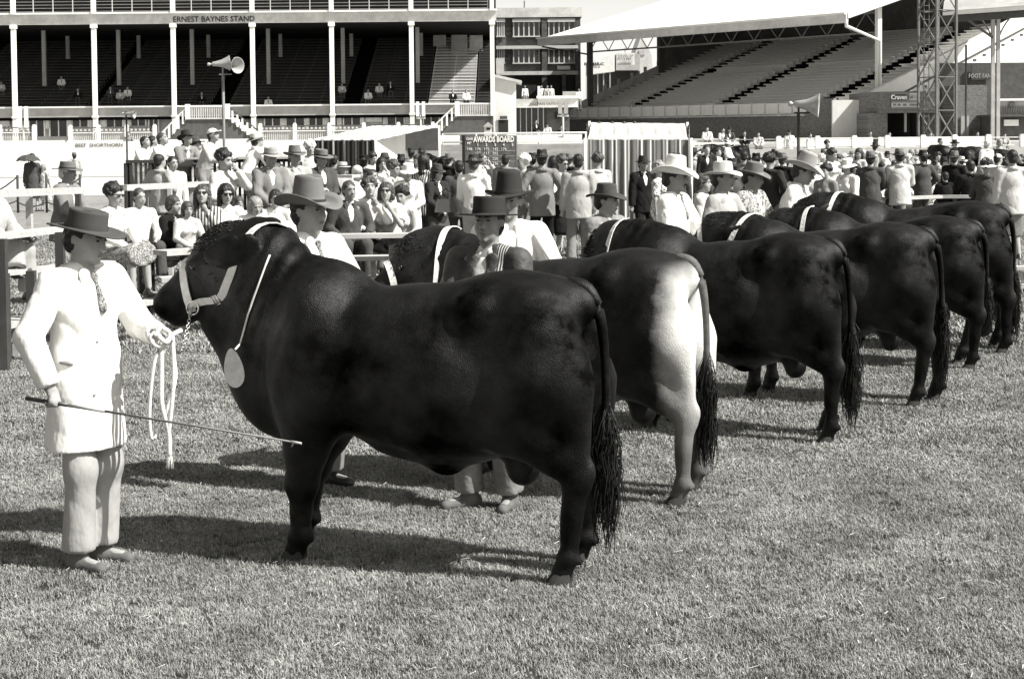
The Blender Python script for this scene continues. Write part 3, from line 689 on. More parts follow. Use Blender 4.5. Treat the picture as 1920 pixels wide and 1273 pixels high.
def joints(pelvis=(0, 0, .94), lean=0, side=0, twist=0, head=(0, 0), handL=(.3, -.02, .8), handR=(-.3, -.02, .8), footL=(.12, 0, .09), footR=(-.12, 0, .09), toeL=None, toeR=None,
           elbL=(.5, 1, -.3), elbR=(-.5, 1, -.3), knee=(0, -1, .15), fem=False, headroll=0, grip=.9):
    J = {}
    P = np.array(pelvis, float)
    A = np.array(Matrix.Rotation(R(twist), 3, 'Z') @ Matrix.Rotation(R(lean), 3, 'X') @ Matrix.Rotation(R(side), 3, 'Y'))
    S, B, U = A[:, 0], A[:, 1], A[:, 2]          # S to the left, B to the back, U up the spine
    sw = .165 if fem else .185
    J['P'] = P; J['S'], J['B'], J['U'] = S, B, U; J['chest'] = P+U*.32; J['neck'] = P+U*.53+B*.01
    J['shL'] = P+U*.462+S*sw; J['shR'] = P+U*.462-S*sw
    Ps = np.array([math.cos(R(twist*.3)), math.sin(R(twist*.3)), 0])
    J['hipL'] = P+Ps*.095-np.array([0, 0, .03]); J['hipR'] = P-Ps*.095-np.array([0, 0, .03])
    J['elL'], J['wrL'] = ik(J['shL'], handL, .285, .26, elbL); J['elR'], J['wrR'] = ik(J['shR'], handR, .285, .26, elbR)
    J['knL'], J['anL'] = ik(J['hipL'], footL, .43, .42, knee); J['knR'], J['anR'] = ik(J['hipR'], footR, .43, .42, knee)
    yaw, pitch = head
    Hm = Matrix.Rotation(R(twist+yaw), 4, 'Z') @ Matrix.Rotation(R(pitch), 4, 'X') @ Matrix.Rotation(R(headroll), 4, 'Y')
    base = Vector(J['neck']+U*.05)
    J['H'] = Matrix.Translation(base) @ Hm @ Matrix.Translation((0, -.018, .098))
    J['toeL'] = np.array(toeL if toeL else (.12, -1, 0), float); J['toeR'] = np.array(toeR if toeR else (-.12, -1, 0), float)
    J['fem'] = fem; J['grip'] = grip
    return J

def head_prims():
    H = [ell((0, .018, .03), (.076, .097, .09), .02), ell((0, -.03, -.015), (.061, .066, .088), .03), ell((0, -.042, -.068), (.046, .048, .044), .03),
         ell((0, -.083, -.098), (.019, .017, .017), .015), ell((.035, -.062, -.028), (.024, .024, .03), .02), ell((-.035, -.062, -.028), (.024, .024, .03), .02),
         con((0, -.09, .014), (0, -.117, -.026), .009, .0125, .012), ell((0, -.105, -.032), (.019, .012, .009), .01),
         ell((0, -.083, .038), (.052, .018, .012), .015),
         ell((0, -.094, -.057), (.024, .011, .005), .007), ell((0, -.09, -.068), (.021, .011, .006), .007),
         ell((.032, -.106, .014), (.017, .016, .012), .012, sub=True), ell((-.032, -.106, .014), (.017, .016, .012), .012, sub=True),
         ell((.031, -.082, .012), (.014, .012, .011), .006), ell((-.031, -.082, .012), (.014, .012, .011), .006)]
    for s in (1, -1): H += [ell((s*.079, .012, -.002), (.009, .019, .03), .01, rot=(0, 0, s*-18)), ell((s*.09, .004, .002), (.007, .012, .018), .006, sub=True)]
    return H
HEADP = head_prims()
def hand_prims(J, sd, grip=.6, fine=True):
    w, e = J['wr'+sd], J['el'+sd]; d = (w-e)/np.linalg.norm(w-e)
    n = np.cross(d, J['S']*(1 if sd == 'L' else -1)); 
    if np.linalg.norm(n) < .2: n = np.cross(d, J['B'])
    n = n/np.linalg.norm(n)                 # palm normal
    sdv = np.cross(n, d)                     # across the knuckles
    P = [con(w, w+d*.075, .026, .032, .02, flat=(n, .55))]
    if not fine:
        P.append(con(w+d*.08, w+d*.13+n*.03, .022, .014, .02, flat=(n, .7))); return P
    for i, (o, L) in enumerate(((-.030, .068), (-.010, .078), (.010, .074), (.029, .058))):
        k = w+d*.082+sdv*o; g = grip
        a = k+(d*math.cos(g)+n*math.sin(g))*L*.5; b = a+(d*math.cos(g*2)+n*math.sin(g*2))*L*.34; c = b+(d*math.cos(g*2.8)+n*math.sin(g*2.8))*L*.24
        P += [con(k-d*.02, a, .0095, .0085, .004), con(a, b, .0085, .008, .004), con(b, c, .008, .007, .004)]
    t0 = w+d*.025-sdv*.024; t1 = t0+(d*.6-sdv*.55+n*.5)*.04; t2 = t1+(d*.75+n*.6)*.032
    P += [con(t0, t1, .013, .0105, .01), con(t1, t2, .0105, .009, .005)]
    return P
def body_prims(J, fine, grip=.9):
    U, S, B, P0 = J['U'], J['S'], J['B'], J['P']; f = .88 if J['fem'] else 1
    A = np.stack([S, B, U], 1)
    P = [ell(P0+U*.34, (.155*f, .1, .19), .05, rot=A), ell(P0+U*.05, (.15, .105, .13), .06, rot=A), con(P0+U*.46+S*.12, P0+U*.46-S*.12, .06, .06, .05), con(P0, P0+U*.3, .11, .11, .05)]
    for s in 'LR':
        P += [con(J['sh'+s], J['el'+s], .05*f, .038*f, .04), con(J['el'+s], J['wr'+s], .039*f, .026, .02)]
        P += [con(J['hip'+s], J['kn'+s], .083, .054, .05), con(J['kn'+s], J['an'+s], .054, .036, .03)]
        t = J['toe'+s]; t = t/np.linalg.norm(t); a = J['an'+s]
        P += [con(a-t*.03-np.array([0, 0, .04]), a+t*.12-np.array([0, 0, .05]), .032, .026, .03)]
        P += hand_prims(J, s, grip=J.get('grip', grip), fine=fine)
    Hm = np.array(J['H'])
    P += [con(J['neck']-U*.05, (J['H'] @ Vector((0, .02, -.05))), .06*f, .052*f, .03)]
    P += xf(HEADP, Hm)
    return P
def torso_prims(J, off, hem, flare=.0, sleeve=1.0, k=.05, vneck=False):
    """hem: metres below the pelvis point along the spine (negative = above)"""
    U, S, B, P0 = J['U'], J['S'], J['B'], J['P']; f = .88 if J['fem'] else 1; A = np.stack([S, B, U], 1)
    P = [ell(P0+U*.33, (.158*f+off, .108+off, .2), k, rot=A), con(J['neck']-U*.015+S*.02, J['shL']-S*.015, .052+off*.4, .052+off*.6, .03), con(J['neck']-U*.015-S*.02, J['shR']+S*.015, .052+off*.4, .052+off*.6, .03), con(P0+U*.3, P0+U*.02, .142*f+off, .15+off, k, flat=(B, .74))]
    if J['fem']: P += [ell(P0+U*.33+S*.07-B*.1, .055, .03), ell(P0+U*.33-S*.07-B*.1, .055, .03)]
    if hem > 0: P += [con(P0+U*.05, P0-U*hem, .165+off, .165+off+flare, .06, flat=(B, .78), cut=[(P0-U*hem, -U)])]
    for s in 'LR':
        e, w = J['el'+s], J['wr'+s]
        if sleeve >= 1: P += [con(J['sh'+s], e, .06*f+off*.9, .047*f+off*.9, .022), con(e, w+(e-w)*.02, .047*f+off*.9, .036+off*.8, .018, cut=[(w-(w-e)*.02, w-e)])]
        else: P += [con(J['sh'+s], J['sh'+s]+(e-J['sh'+s])*sleeve*2, .062*f+off, .058*f+off, .04, cut=[(J['sh'+s]+(e-J['sh'+s])*sleeve*2, e-J['sh'+s])])]
    n0 = J['neck']
    if vneck:
        v0 = n0+U*.0-B*.09; v1 = P0+U*.24-B*.17
        P += [con(v0, v1, .05, .012, .012, flat=(B, 1.6), sub=True)]
    return P, [(n0+U*.03, U)]
def leg_prims(J, off, flare=.03, length=1.0):
    U, B, P0 = J['U'], J['B'], J['P']
    P = [con(P0+U*.06, P0-np.array([0, 0, .06]), .145+off, .15+off, .04, flat=(B, .78))]
    for s in 'LR':
        h, kn, a = J['hip'+s], J['kn'+s], J['an'+s]
        P += [con(h, kn, .09+off, .068+off, .04)]
        if length > .5: 
            e = kn+(a-kn)*(.97*length)
            P += [con(kn, e+(e-kn)*.04, .066+off, .058+off+flare, .06, cut=[(e, e-kn)])]
    return P
def skirt_prims(J, hem=.5, flare=.05):
    U, P0 = J['U'], J['P']
    a = (J['knL']+J['knR'])/2; h = (J['hipL']+J['hipR'])/2; d = (a-h)/np.linalg.norm(a-h); side = J['hipL']-J['hipR']; side = side/np.linalg.norm(side); nn = np.cross(side, d)
    P = [con(P0+U*.08, P0, .14, .16, .04, flat=(J['B'], .8)), con(h, h+d*hem, .175, .18+flare, .05, flat=(nn, .62), cut=[(h+d*hem, d)])]
    for s in 'LR': P.append(con(J['hip'+s], J['hip'+s]+(J['kn'+s]-J['hip'+s])/np.linalg.norm(J['kn'+s]-J['hip'+s])*hem, .1, .09, .05, cut=[(h+d*hem, d)]))
    return P
def shoe_prims(J, boot=False):
    P = []
    for s in 'LR':
        a = J['an'+s]; t = J['toe'+s]/np.linalg.norm(J['toe'+s]); kn = J['kn'+s]; dn = (a-kn)/np.linalg.norm(a-kn); up = np.array([0, 0, 1.0]) if abs(t[2]) < .5 else np.cross(t, [1, 0, 0])
        dn = -up
        P += [con(a-t*.04+dn*.05, a+t*.15+dn*.062, .04, .031, .03, cut=[(a+dn*.088, dn)]), con(a, a+dn*.05, .045, .045, .03), ell(a-t*.05+dn*.075, (.034, .034, .02), .01, cut=[(a+dn*.09, dn)])]
    return P
def wrink(amp, f=1.0):
    def d(X, Y, Z):
        def cr(ph): return (1-np.abs(np.sin(ph)))**3
        w = amp*2.2*cr(f*(11*Z+15*X+1.6*np.sin(9*Y+7*X)))*(.5+.5*np.sin(f*(9*X-12*Y+7*Z)))
        w2 = amp*2.0*cr(f*(16*X-7*Z+14*Y+1.2*np.sin(11*Z)))*(.5+.5*np.sin(f*(8*Z+1.0-9*X)))
        return w+w2-amp*.5
    return d

# hair, in head coordinates
def hair_mesh(kind, h):
    face = lambda z0, y0=-.07, w=.062, r=.05: ell((0, y0-.05, z0), (w, .085, .12), .015, sub=True)
    if kind == 'short': P = [ell((0, .028, .045), (.086, .1, .092), .02), ell((0, .06, -.02), (.072, .065, .07), .02), face(-.07, -.055, .085), ell((0, -.02, -.13), (.12, .11, .08), .01, sub=True)]
    elif kind == 'bowl': P = [ell((0, .02, .045), (.094, .108, .098), .02), ell((.0, .05, -.02), (.09, .08, .08), .03), con((.078, .01, .02), (.08, .02, -.05), .024, .02, .02), con((-.078, .01, .02), (-.08, .02, -.05), .024, .02, .02), face(-.09, -.06, .06), ell((0, -.02, -.15), (.12, .11, .06), .01, sub=True)]
    elif kind == 'curly': 
        P = [ell((0, .028, .06), (.1, .11, .1), .02), face(-.075, -.055, .078), ell((0, -.02, -.14), (.12, .11, .07), .01, sub=True)]
        r_ = random.Random(3)
        for i in range(60):
            u, v = r_.uniform(0, 6.28), r_.uniform(-.2, 1); q = math.sqrt(1-v*v) if v > -1 else 0
            p = (.098*q*math.cos(u), .028+.105*q*math.sin(u), .055+.1*v)
            if p[1] < -.03 and p[2] < .075: continue
            P.insert(1, ell(p, r_.uniform(.016, .027), .008))
    elif kind == 'long': P = [ell((0, .022, .045), (.095, .108, .1), .02), con((0, .06, 0), (0, .075, -.17), .075, .06, .04), con((.075, .02, .02), (.085, .0, -.15), .035, .03, .03), con((-.075, .02, .02), (-.085, .0, -.15), .035, .03, .03), face(-.09, -.055, .056)]
    elif kind == 'bob': P = [ell((0, .022, .05), (.1, .112, .1), .02), con((.078, .02, .02), (.085, .01, -.07), .036, .034, .03), con((-.078, .02, .02), (-.085, .01, -.07), .036, .034, .03), con((0, .07, 0), (0, .07, -.07), .07, .06, .04), face(-.085, -.055, .058)]
    d = lambda X, Y, Z: .0035*np.sin(85*X+30*Y+8*np.sin(20*Z))*np.sin(40*Y+12*Z)+.002*np.sin(190*X+60*Y)
    return sdf_mesh('hair', P, h, d)
HAIRM = {}
def hair_get(kind, fine):
    k = (kind, fine)
    if k not in HAIRM: HAIRM[k] = hair_mesh(kind, .007 if fine else .013)
    return HAIRM[k]

def hat_mesh(crown_h=.115, rb=.092, rt=.08, brim=.075, curl=.25, dip=.0, crease=.02, n=40, flat=False, roll=1.0, pinch=0.0):
    """origin at the middle of the head opening; -y is the front"""
    V = []; Fq = []; prof = []
    rings = []
    def ring(f): rings.append([f(2*math.pi*k/n) for k in range(n)])
    ex = 1.14
    def brimpt(t, q, dz=0):
        r = rb+q*brim; x, y = r*math.cos(t), r*ex*math.sin(t)
        lift = curl*(q**1.6)*brim*abs(math.cos(t))**roll*1.0-dip*(q**1.4)*brim*(abs(math.sin(t))**2)
        return (x*(1-.25*curl*q*abs(math.cos(t))), y, lift+dz)
    for q in (1.0, .66, .33, 0): ring(lambda t, q=q: brimpt(t, q, -.0035))
    ring(lambda t: (rb*.94*math.cos(t), rb*.94*ex*math.sin(t), .015))
    ring(lambda t: (rt*.9*math.cos(t), rt*.9*ex*math.sin(t), crown_h-.02-.0))
    inner = 6
    outer = []
    def o(f): outer.append([f(2*math.pi*k/n) for k in range(n)])
    for q in (1.0, .66, .33, .08): o(lambda t, q=q: brimpt(t, q, .0035))
    for u in (.12, .3, .5, .7, .86, .95):
        r = rb+(rt-rb)*u
        def f(t, u=u, r=r):
            pf = 1-pinch*max(0, -math.sin(t))*max(0, u-.4)*abs(math.cos(t))*2.2
            return (r*pf*math.cos(t), r*ex*math.sin(t), crown_h*u*(1+.0*t))
        o(f)
    for (q, z) in ((.92, 1.0), (.72, 1.0), (.45, 1.0), (.15, 1.0)):
        def f(t, q=q):
            x, y = rt*q*math.cos(t), rt*ex*q*math.sin(t)
            if flat: zz = crown_h-.003*(1-q)-crease*(1-q)*(1 if q < .8 else 0)
            else: zz = crown_h+.012*(1-q*q)-crease*math.exp(-(x/(rt*.33))**2)*(1-.6*max(0, y/rt))
            return (x, y, zz)
        o(f)
    allr = rings+outer
    for r_ in allr: V += r_
    def join(a, b, fl=False):
        for k in range(n):
            q = (a*n+k, a*n+(k+1) % n, b*n+(k+1) % n, b*n+k); Fq.append(q[::-1] if fl else q)
    for i in range(5): join(i, i+1, True)
    for i in range(len(outer)-1): join(6+i, 7+i)
    join(0, 6)
    top = len(V); V.append((0, 0, crown_h-crease*(1 if not flat else 1)+(.012 if not flat else 0))); L = len(allr)-1
    for k in range(n): Fq.append((L*n+k, L*n+(k+1) % n, top))
    m = mk_mesh('hat', V, Fq, True); return m
def band_mesh(rb=.092, rt=.08, crown_h=.115, h=.02):
    m = MB(); e = 1.14; n = 32
    for (r, z) in ((rb+.0025, .008), (rb+(rt-rb)*h/crown_h+.0035, h+.008)):
        for k in range(n):
            t = 2*math.pi*k/n; m.v.append((r*math.cos(t), r*e*math.sin(t), z))
    for k in range(n): m.f.append((k, (k+1) % n, n+(k+1) % n, n+k)); m.sm.append(True)
    return m.mesh('hat_band')
HATS = dict(
  stockman=dict(crown_h=.1, rb=.094, rt=.088, brim=.085, curl=.12, dip=.12, crease=.018, flat=True),
  flatwide=dict(crown_h=.105, rb=.093, rt=.09, brim=.078, curl=.02, dip=.06, crease=.012, flat=True),
  cowboy=dict(crown_h=.165, rb=.094, rt=.074, brim=.1, curl=.62, dip=.25, crease=.03, roll=1.6),
  tallround=dict(crown_h=.165, rb=.096, rt=.076, brim=.085, curl=.35, dip=.1, crease=.0),
  fedora=dict(crown_h=.115, rb=.092, rt=.074, brim=.052, curl=.2, dip=.15, crease=.028, pinch=.3),
  akubra=dict(crown_h=.12, rb=.093, rt=.08, brim=.078, curl=.35, dip=.3, crease=.026, pinch=.25),
  boater=dict(crown_h=.09, rb=.094, rt=.09, brim=.07, curl=.05, dip=.05, crease=.0, flat=True),
  bucket=dict(crown_h=.095, rb=.098, rt=.085, brim=.05, curl=-.5, dip=.7, crease=.0, roll=.2))
HATM = {}
def hat_get(kind):
    if kind not in HATM:
        p = HATS[kind]; HATM[kind] = (hat_mesh(**p), band_mesh(p['rb'], p['rt'], p['crown_h']))
    return HATM[kind]
def cap_mesh():
    P = [ell((0, .015, .055), (.089, .108, .085), .01, cut=[((0, 0, .045), (0, 0, -1))]), ell((0, -.125, .05), (.066, .07, .009), .008)]
    return sdf_mesh('cap', P, .008)

ARCH = {}
def arch(key, J, top, bottom, fine=False, h=None):
    """top: (kind) jacket/coat/shirt/tee/dress ; bottom: trousers/skirt/none"""
    h = h or (.0095 if fine else .024)
    hb = (.0115 if h < .0125 else .015) if fine else .0225
    A = dict(J=J, body=sdf_mesh('body', body_prims(J, fine), hb))
    wk = wrink(.0042 if fine else .005)
    if top:
        prm = dict(jacket=(.022, .2, .02, 1), coat=(.024, .36, .03, 1), longcoat=(.026, .44, .05, 1), shirt=(.012, .0, 0, 1), tee=(.014, .03, 0, .38), dress=(.014, .1, .01, .38), blouse=(.016, .1, .01, 1))[top]
        P, c = torso_prims(J, *prm, vneck=top in ('jacket', 'coat', 'longcoat'))
        if top in ('jacket', 'coat', 'longcoat'):
            Q, c2 = torso_prims(J, .01, -.02, 0, .1); A['inner'] = sdf_mesh('shirt', Q[:4], h*1.4, cutall=[(c[0][0]+J['U']*.012, J['U'])])
        if top == 'dress' or (top == 'longcoat' and False): P += skirt_prims(J, .5)
        A['top'] = sdf_mesh(top if top not in ('tee',) else 'shirt', P, h, wk, cutall=c)
    wl = wrink(.0018, .8)
    A['collar_kind'] = 'coat' if top in ('jacket', 'coat', 'longcoat') else 'shirt' if top in ('shirt', 'blouse') else None
    if bottom == 'trousers': A['bot'] = sdf_mesh('trousers', leg_prims(J, .004, .022), h*1.3, wl)
    elif bottom == 'flares': A['bot'] = sdf_mesh('trousers', leg_prims(J, .004, .05), h*1.3, wl)
    elif bottom == 'skirt': A['bot'] = sdf_mesh('skirt', skirt_prims(J), h*1.25, wk)
    elif bottom == 'shorts': A['bot'] = sdf_mesh('shorts', leg_prims(J, .01, 0, .2), h, wk)
    sp_ = shoe_prims(J); A['shoe'] = [sdf_mesh('shoe', sp_[:3], h*.95), sdf_mesh('shoe', sp_[3:], h*.95)]
    A['names'] = (top, bottom); ARCH[key] = A
    return A
def headchild(root, mesh, mtl, M, off=None, scale=None, name=None):
    o = mesh_obj(name or mesh.name.split('.')[0], mesh, mtl, root, objmat=True)
    o.matrix_local = M @ (off if off is not None else Matrix.Identity(4)); return o
def sunglasses():
    m = MB()
    for s in (1, -1): m.lathe([(.001, -.003), (.02, -.002), (.021, .002), (.001, .003)], 12, (s*.031, -.111, .012), 'y') if False else m.hexa([(s*.031-.021, -.106, -.004), (s*.031+.021, -.106, -.004), (s*.031+.021, -.1, -.004), (s*.031-.021, -.1, -.004), (s*.031-.024, -.108, .028), (s*.031+.024, -.108, .028), (s*.031+.024, -.102, .028), (s*.031-.024, -.102, .028)])
    for s in (1, -1): m.beam((s*.055, -.1, .022), (s*.084, .01, .02), .004, .006)
    return m.mesh('sunglasses')
SUNG = sunglasses(); CAPM = cap_mesh()
EYEF = [sdf_mesh('eye', [ell((x, -.0925, .0125), (.0125, .0045, .0048), .002)], .0022) for x in (.031, -.031)]
BROWF = [sdf_mesh('eyebrow', [con((s_*.014, -.102, .031), (s_*.048, -.088, .036), .0055, .003, .002)], .0025) for s_ in (1, -1)]
LIPF = sdf_mesh('lips', [ell((0, -.101, -.0595), (.022, .006, .0045), .003), ell((0, -.098, -.0675), (.018, .006, .005), .003)], .0025)
MOUSF = sdf_mesh('moustache', [con((-.026, -.1, -.05), (0, -.11, -.044), .006, .01, .004), con((.026, -.1, -.05), (0, -.11, -.044), .006, .01, .004)], .003)
EYEM_ = MB().lathe([(.0005, -.0115), (.007, -.009), (.0115, 0), (.007, .009), (.0005, .0115)], 10).mesh('eye')
def person(A, loc, rz, label, top='mid', bot='dark', hair=('short', 'dark'), hat=None, skin=None, shoe=None, scale=1.0, group=None, fine=False, glasses=False, hatrot=(0, 0), name='person', cat='person', inner='white', face=False, moustache=False):
    root = empty(name, loc, rz, label, cat, group); root.scale = (scale,)*3
    mesh_obj('body', A['body'], skin or M_SKIN, root, objmat=True)
    m_ = lambda x: CL[x] if isinstance(x, str) else x
    if 'top' in A: mesh_obj(A['top'].name.split('.')[0], A['top'], m_(top), root, objmat=True)
    if 'bot' in A: mesh_obj(A['bot'].name.split('.')[0], A['bot'], m_(bot), root, objmat=True)
    for q in A['shoe']: mesh_obj('shoe', q, shoe or M_SHOE, root, objmat=True)
    H = A['J']['H']
    if hair: headchild(root, hair_get(hair[0], fine), HR[hair[1]], H)
    if hat:
        if hat[0] == 'cap': headchild(root, CAPM, HT[hat[1]], H)
        else:
            hm, bm = hat_get(hat[0]); off = Matrix.Translation((0, .01, .046)) @ Matrix.Rotation(R(hatrot[0]), 4, 'X') @ Matrix.Rotation(R(hatrot[1]), 4, 'Y')
            ho = headchild(root, hm, HT[hat[1]], H, off); bo = mesh_obj('hat_band', bm, HT[hat[2]] if len(hat) > 2 else M_BAND, ho, objmat=True)
    if glasses: headchild(root, SUNG, M_GLASS, H)
    if not fine or group:
        if A.get('collar_kind'):
            if 'collar' not in A: A['collar'] = collar_mesh(A['J'], A['collar_kind'], .0115 if fine else .016)
            mesh_obj('collar', A['collar'], m_(top), root, objmat=True)
    if 'inner' in A: mesh_obj('shirt', A['inner'], m_(inner), root, objmat=True)
    if fine or face:
        if not glasses:
            for e in EYEF: headchild(root, e, M_EYE, H)
            for e in BROWF: headchild(root, e, HR[hair[1]] if hair and hair[1] != 'white' else HR['brown'], H)
        headchild(root, LIPF, M_LIP, H)
        if moustache: headchild(root, MOUSF, HR['dark'], H)
    return root

def collar_mesh(J, kind='coat', h=.008):
    """collar ring with two front points, and lapels for coats"""
    U, S, B = J['U'], J['S'], J['B']; n0 = J['neck']; P = []
    K = 12; ring = [n0+U*(-.012+.016*math.cos(t))+B*(.01+.078*math.cos(t))+S*.086*math.sin(t) for t in np.linspace(-2.75, 2.75, K)]
    for a, b in zip(ring[:-1], ring[1:]): P.append(con(a-U*.012, b-U*.012, .017, .017, .012, flat=(U, 1.6)))
    for s in (1, -1):
        f = ring[-1 if s > 0 else 0]
        P.append(con(f, f-U*.055-B*.012+S*s*.03, .02, .007, .012, flat=(B, .5)))
        if kind == 'coat': P += [con(f+S*s*.025-B*.02, f-U*.17-B*.062+S*s*.012, .034, .012, .015, flat=(B, .4))]
    return sdf_mesh('collar', P, h)
def tie_mesh(J, h=.006):
    U, S, B = J['U'], J['S'], J['B']; n0 = J['neck']; a = n0-U*.035-B*.09
    return sdf_mesh('tie', [con(a, a-U*.02-B*.006, .017, .013, .01), con(a-U*.02-B*.008, a-U*.16-B*.062, .012, .026, .01, flat=(B, .35))], h)
# ------------------------------------------------------------------ the handlers
def handler(px, py, z, rz_deg, J, kind, bottom, label, **k):
    """px,py: picture pixel of the ground point under the pelvis"""
    p = atz(px, py, 0)
    A = arch('h%d' % px, J, kind, bottom, fine=True, h=k.pop('h', .011))
    r = person(A, (p.x, p.y, 0), R(rz_deg), label, fine=True, **k)
    r['_J'] = 0; del r['_J']
    return r, A
def to_world(root, p):
    return Matrix.Translation(root.location) @ root.rotation_euler.to_matrix().to_4x4() @ Matrix.Diagonal((root.scale[0],)*3+(1,)) @ Vector(p)
# 1: young man in the long white dust coat, left, cane in the right hand, lead in the left
J1 = joints(pelvis=(0, .0, .96), lean=0, twist=0, head=(8, 12), handR=(-.29, -.07, .94), handL=(.17, -.33, 1.16), elbR=(-.9, .5, -.1), elbL=(.8, .5, -.8),
            footL=(.09, -.0, .085), footR=(-.09, -.03, .085), toeL=(.25, -1, 0), toeR=(.0, -1, 0), grip=1.35)
p1, A1 = handler(166, 1058, 0, 58, J1, 'coat', 'trousers', 'young handler in long white coat and dark hat holding a cane and lead rope',
    top='white', bot='pale', hair=('short', 'dark'), hat=('stockman', 'brown', 'brown'), shoe=M_SHOEL, hatrot=(-2, 3), scale=1.0)
J2 = joints(pelvis=(0, .02, .95), head=(4, 0), handR=(-.33, -.02, .9), handL=(.2, -.3, 1.05), elbR=(-.8, .6, -.1), elbL=(.8, .5, -.6))
p2, A2 = handler(590, 915, 0, 50, J2, 'coat', 'trousers', 'handler in white coat and tall grey curled-brim hat behind the first bull',
    top='white', bot='mid', hair=('short', 'dark'), hat=('cowboy', 'grey', 'dark'), hatrot=(2, 0), scale=1.03)
J3 = joints(pelvis=(0, .02, .95), head=(6, -3), handR=(-.25, -.2, .85), handL=(.26, -.15, .85), elbR=(-.8, .5, -.1), elbL=(.8, .5, -.1), footL=(.13, 0, .09), footR=(-.1, -.06, .09), toeR=(-.8, -1, 0))
p3, A3 = handler(918, 950, 0, -24, J3, 'jacket', 'trousers', 'man in grey leather jacket and dark flat-crowned hat between the first two bulls',
    top=M_LEATHER, bot=M_DENIM, inner='offwhite', hair=('short', 'dark'), hat=('flatwide', 'dark', 'dark'), skin=M_SKIN_D, shoe=M_SHOEL)
J4 = joints(pelvis=(0, .02, .95), head=(-14, 2), handR=(-.3, -.1, .85), handL=(.3, -.25, .98), elbR=(-.8, .5, -.1), elbL=(.8, .5, -.4))
p4, A4 = handler(960, 826, 0, 6, J4, 'coat', 'trousers', 'man in white coat and tall dark domed hat behind the leather-jacketed man',
    top='white', bot='dark', hair=('short', 'dark'), hat=('tallround', 'dark', 'dark'), skin=M_SKIN_D, scale=1.02)
J5 = joints(pelvis=(0, .02, .95), head=(20, 4), handR=(-.3, -.1, .85), handL=(.2, -.3, 1.0), elbR=(-.8, .5, -.1), elbL=(.8, .5, -.4))
p5, A5 = handler(1140, 705, 0, 45, J5, 'jacket', 'trousers', 'boy in faded denim jacket and grey-brown brimmed hat beside the third bull head',
    top=M_DENIM, bot=M_DENIM, inner='mid', hair=('short', 'dark'), hat=('akubra', 'brown', 'brown'), scale=.94)
J6 = joints(pelvis=(0, .02, .95), head=(4, 6), handR=(-.3, -.1, .85), handL=(.2, -.3, 1.0), elbR=(-.8, .5, -.1), elbL=(.8, .5, -.4))
p6, A6 = handler(1268, 672, 0, 62, J6, 'coat', 'trousers', 'moustached man in white coat and tall white curled-brim hat by the fourth bull head',
    top='white', bot='mid', hair=('short', 'dark'), hat=('cowboy', 'white', 'straw'), skin=M_SKIN_D, scale=1.04, hatrot=(0, 3), h=.012, moustache=True)
p7, A7 = handler(1360, 650, 0, 52, J2, 'shirt', 'trousers', 'man in creased grey shirt and pale brimmed hat beside the white-hatted handler',
    top='pale', bot='dark', hair=('short', 'dark'), hat=('akubra', 'straw', 'fawn'), skin=M_SKIN_D, scale=1.02, h=.014)
p8, A8 = handler(1408, 622, 0, 55, J1, 'coat', 'trousers', 'man looking down in patterned shirt and grey-brown hat next to grey-shirted man',
    top='print', bot='dark', hair=('short', 'dark'), hat=('akubra', 'grey', 'fawn'), skin=M_SKIN_D, h=.014)
J9 = joints(pelvis=(0, .02, .95), lean=14, head=(0, 20), handR=(-.3, -.25, .95), handL=(.2, -.4, 1.0), elbR=(-.8, .5, -.1), elbL=(.8, .5, -.4))
p9, A9 = handler(1478, 616, 0, 70, J9, 'coat', 'trousers', 'stooping handler in white coat and big fawn hat above the sixth bull head',
    top='white', bot='dark', hair=('short', 'dark'), hat=('cowboy', 'fawn', 'dark'), skin=M_SKIN_D, scale=1.05, hatrot=(0, 0), h=.014)
# ------------------------------------------------------------------ showground architecture
M_WHITE = mat('white_paint', .82, .6, .06, 2, .002, 30, var2=.08, scale2=.7)
M_WHITE2 = mat('weathered_white_paint', .62, .7, .15, 3, .003, 30, var2=.2, scale2=.8)
M_PALEW = mat('pale_grey_paint', .42, .75, .12, 2, .003, 30, var2=.15, scale2=.5)
M_GREYB = mat('grey_weathered_boards', .3, .9, .2, 2, .004, 40, var2=.2, scale2=1.5, stretch=(.3, 1, 4))
M_DARKW = mat('dark_interior', .03, .9, .2, 2); M_SEATW = mat('bench_timber_shaded', .075, .9, .3, 3, stretch=(.3, 1, 4), spec=.02); M_SEATL = mat('bench_timber_pale_sunlit', .6, .8, .2, 2)
M_STEP = mat('concrete_step_shaded', .008, .95, .25, 2, spec=.02); M_SEATP = mat('pale_painted_seating', .86, .8, .08, 2); M_CEIL = mat('stand_ceiling', .4, .9, .1, 1); M_STEELD = mat('dark_painted_steel', .08, .6, .2, 4); M_STEELG = mat('grey_painted_steel', .2, .6, .2, 4)
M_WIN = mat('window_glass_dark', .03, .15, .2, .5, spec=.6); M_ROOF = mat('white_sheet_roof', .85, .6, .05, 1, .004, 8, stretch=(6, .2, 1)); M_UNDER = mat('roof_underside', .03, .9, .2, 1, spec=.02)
M_ASPH = mat('dark_grey_render', .12, .9, .25, 3, .004, 30, var2=.3, scale2=.6); M_BLACKP = mat('black_lettering', .015, .6, .1, 3); M_BRICKR = None
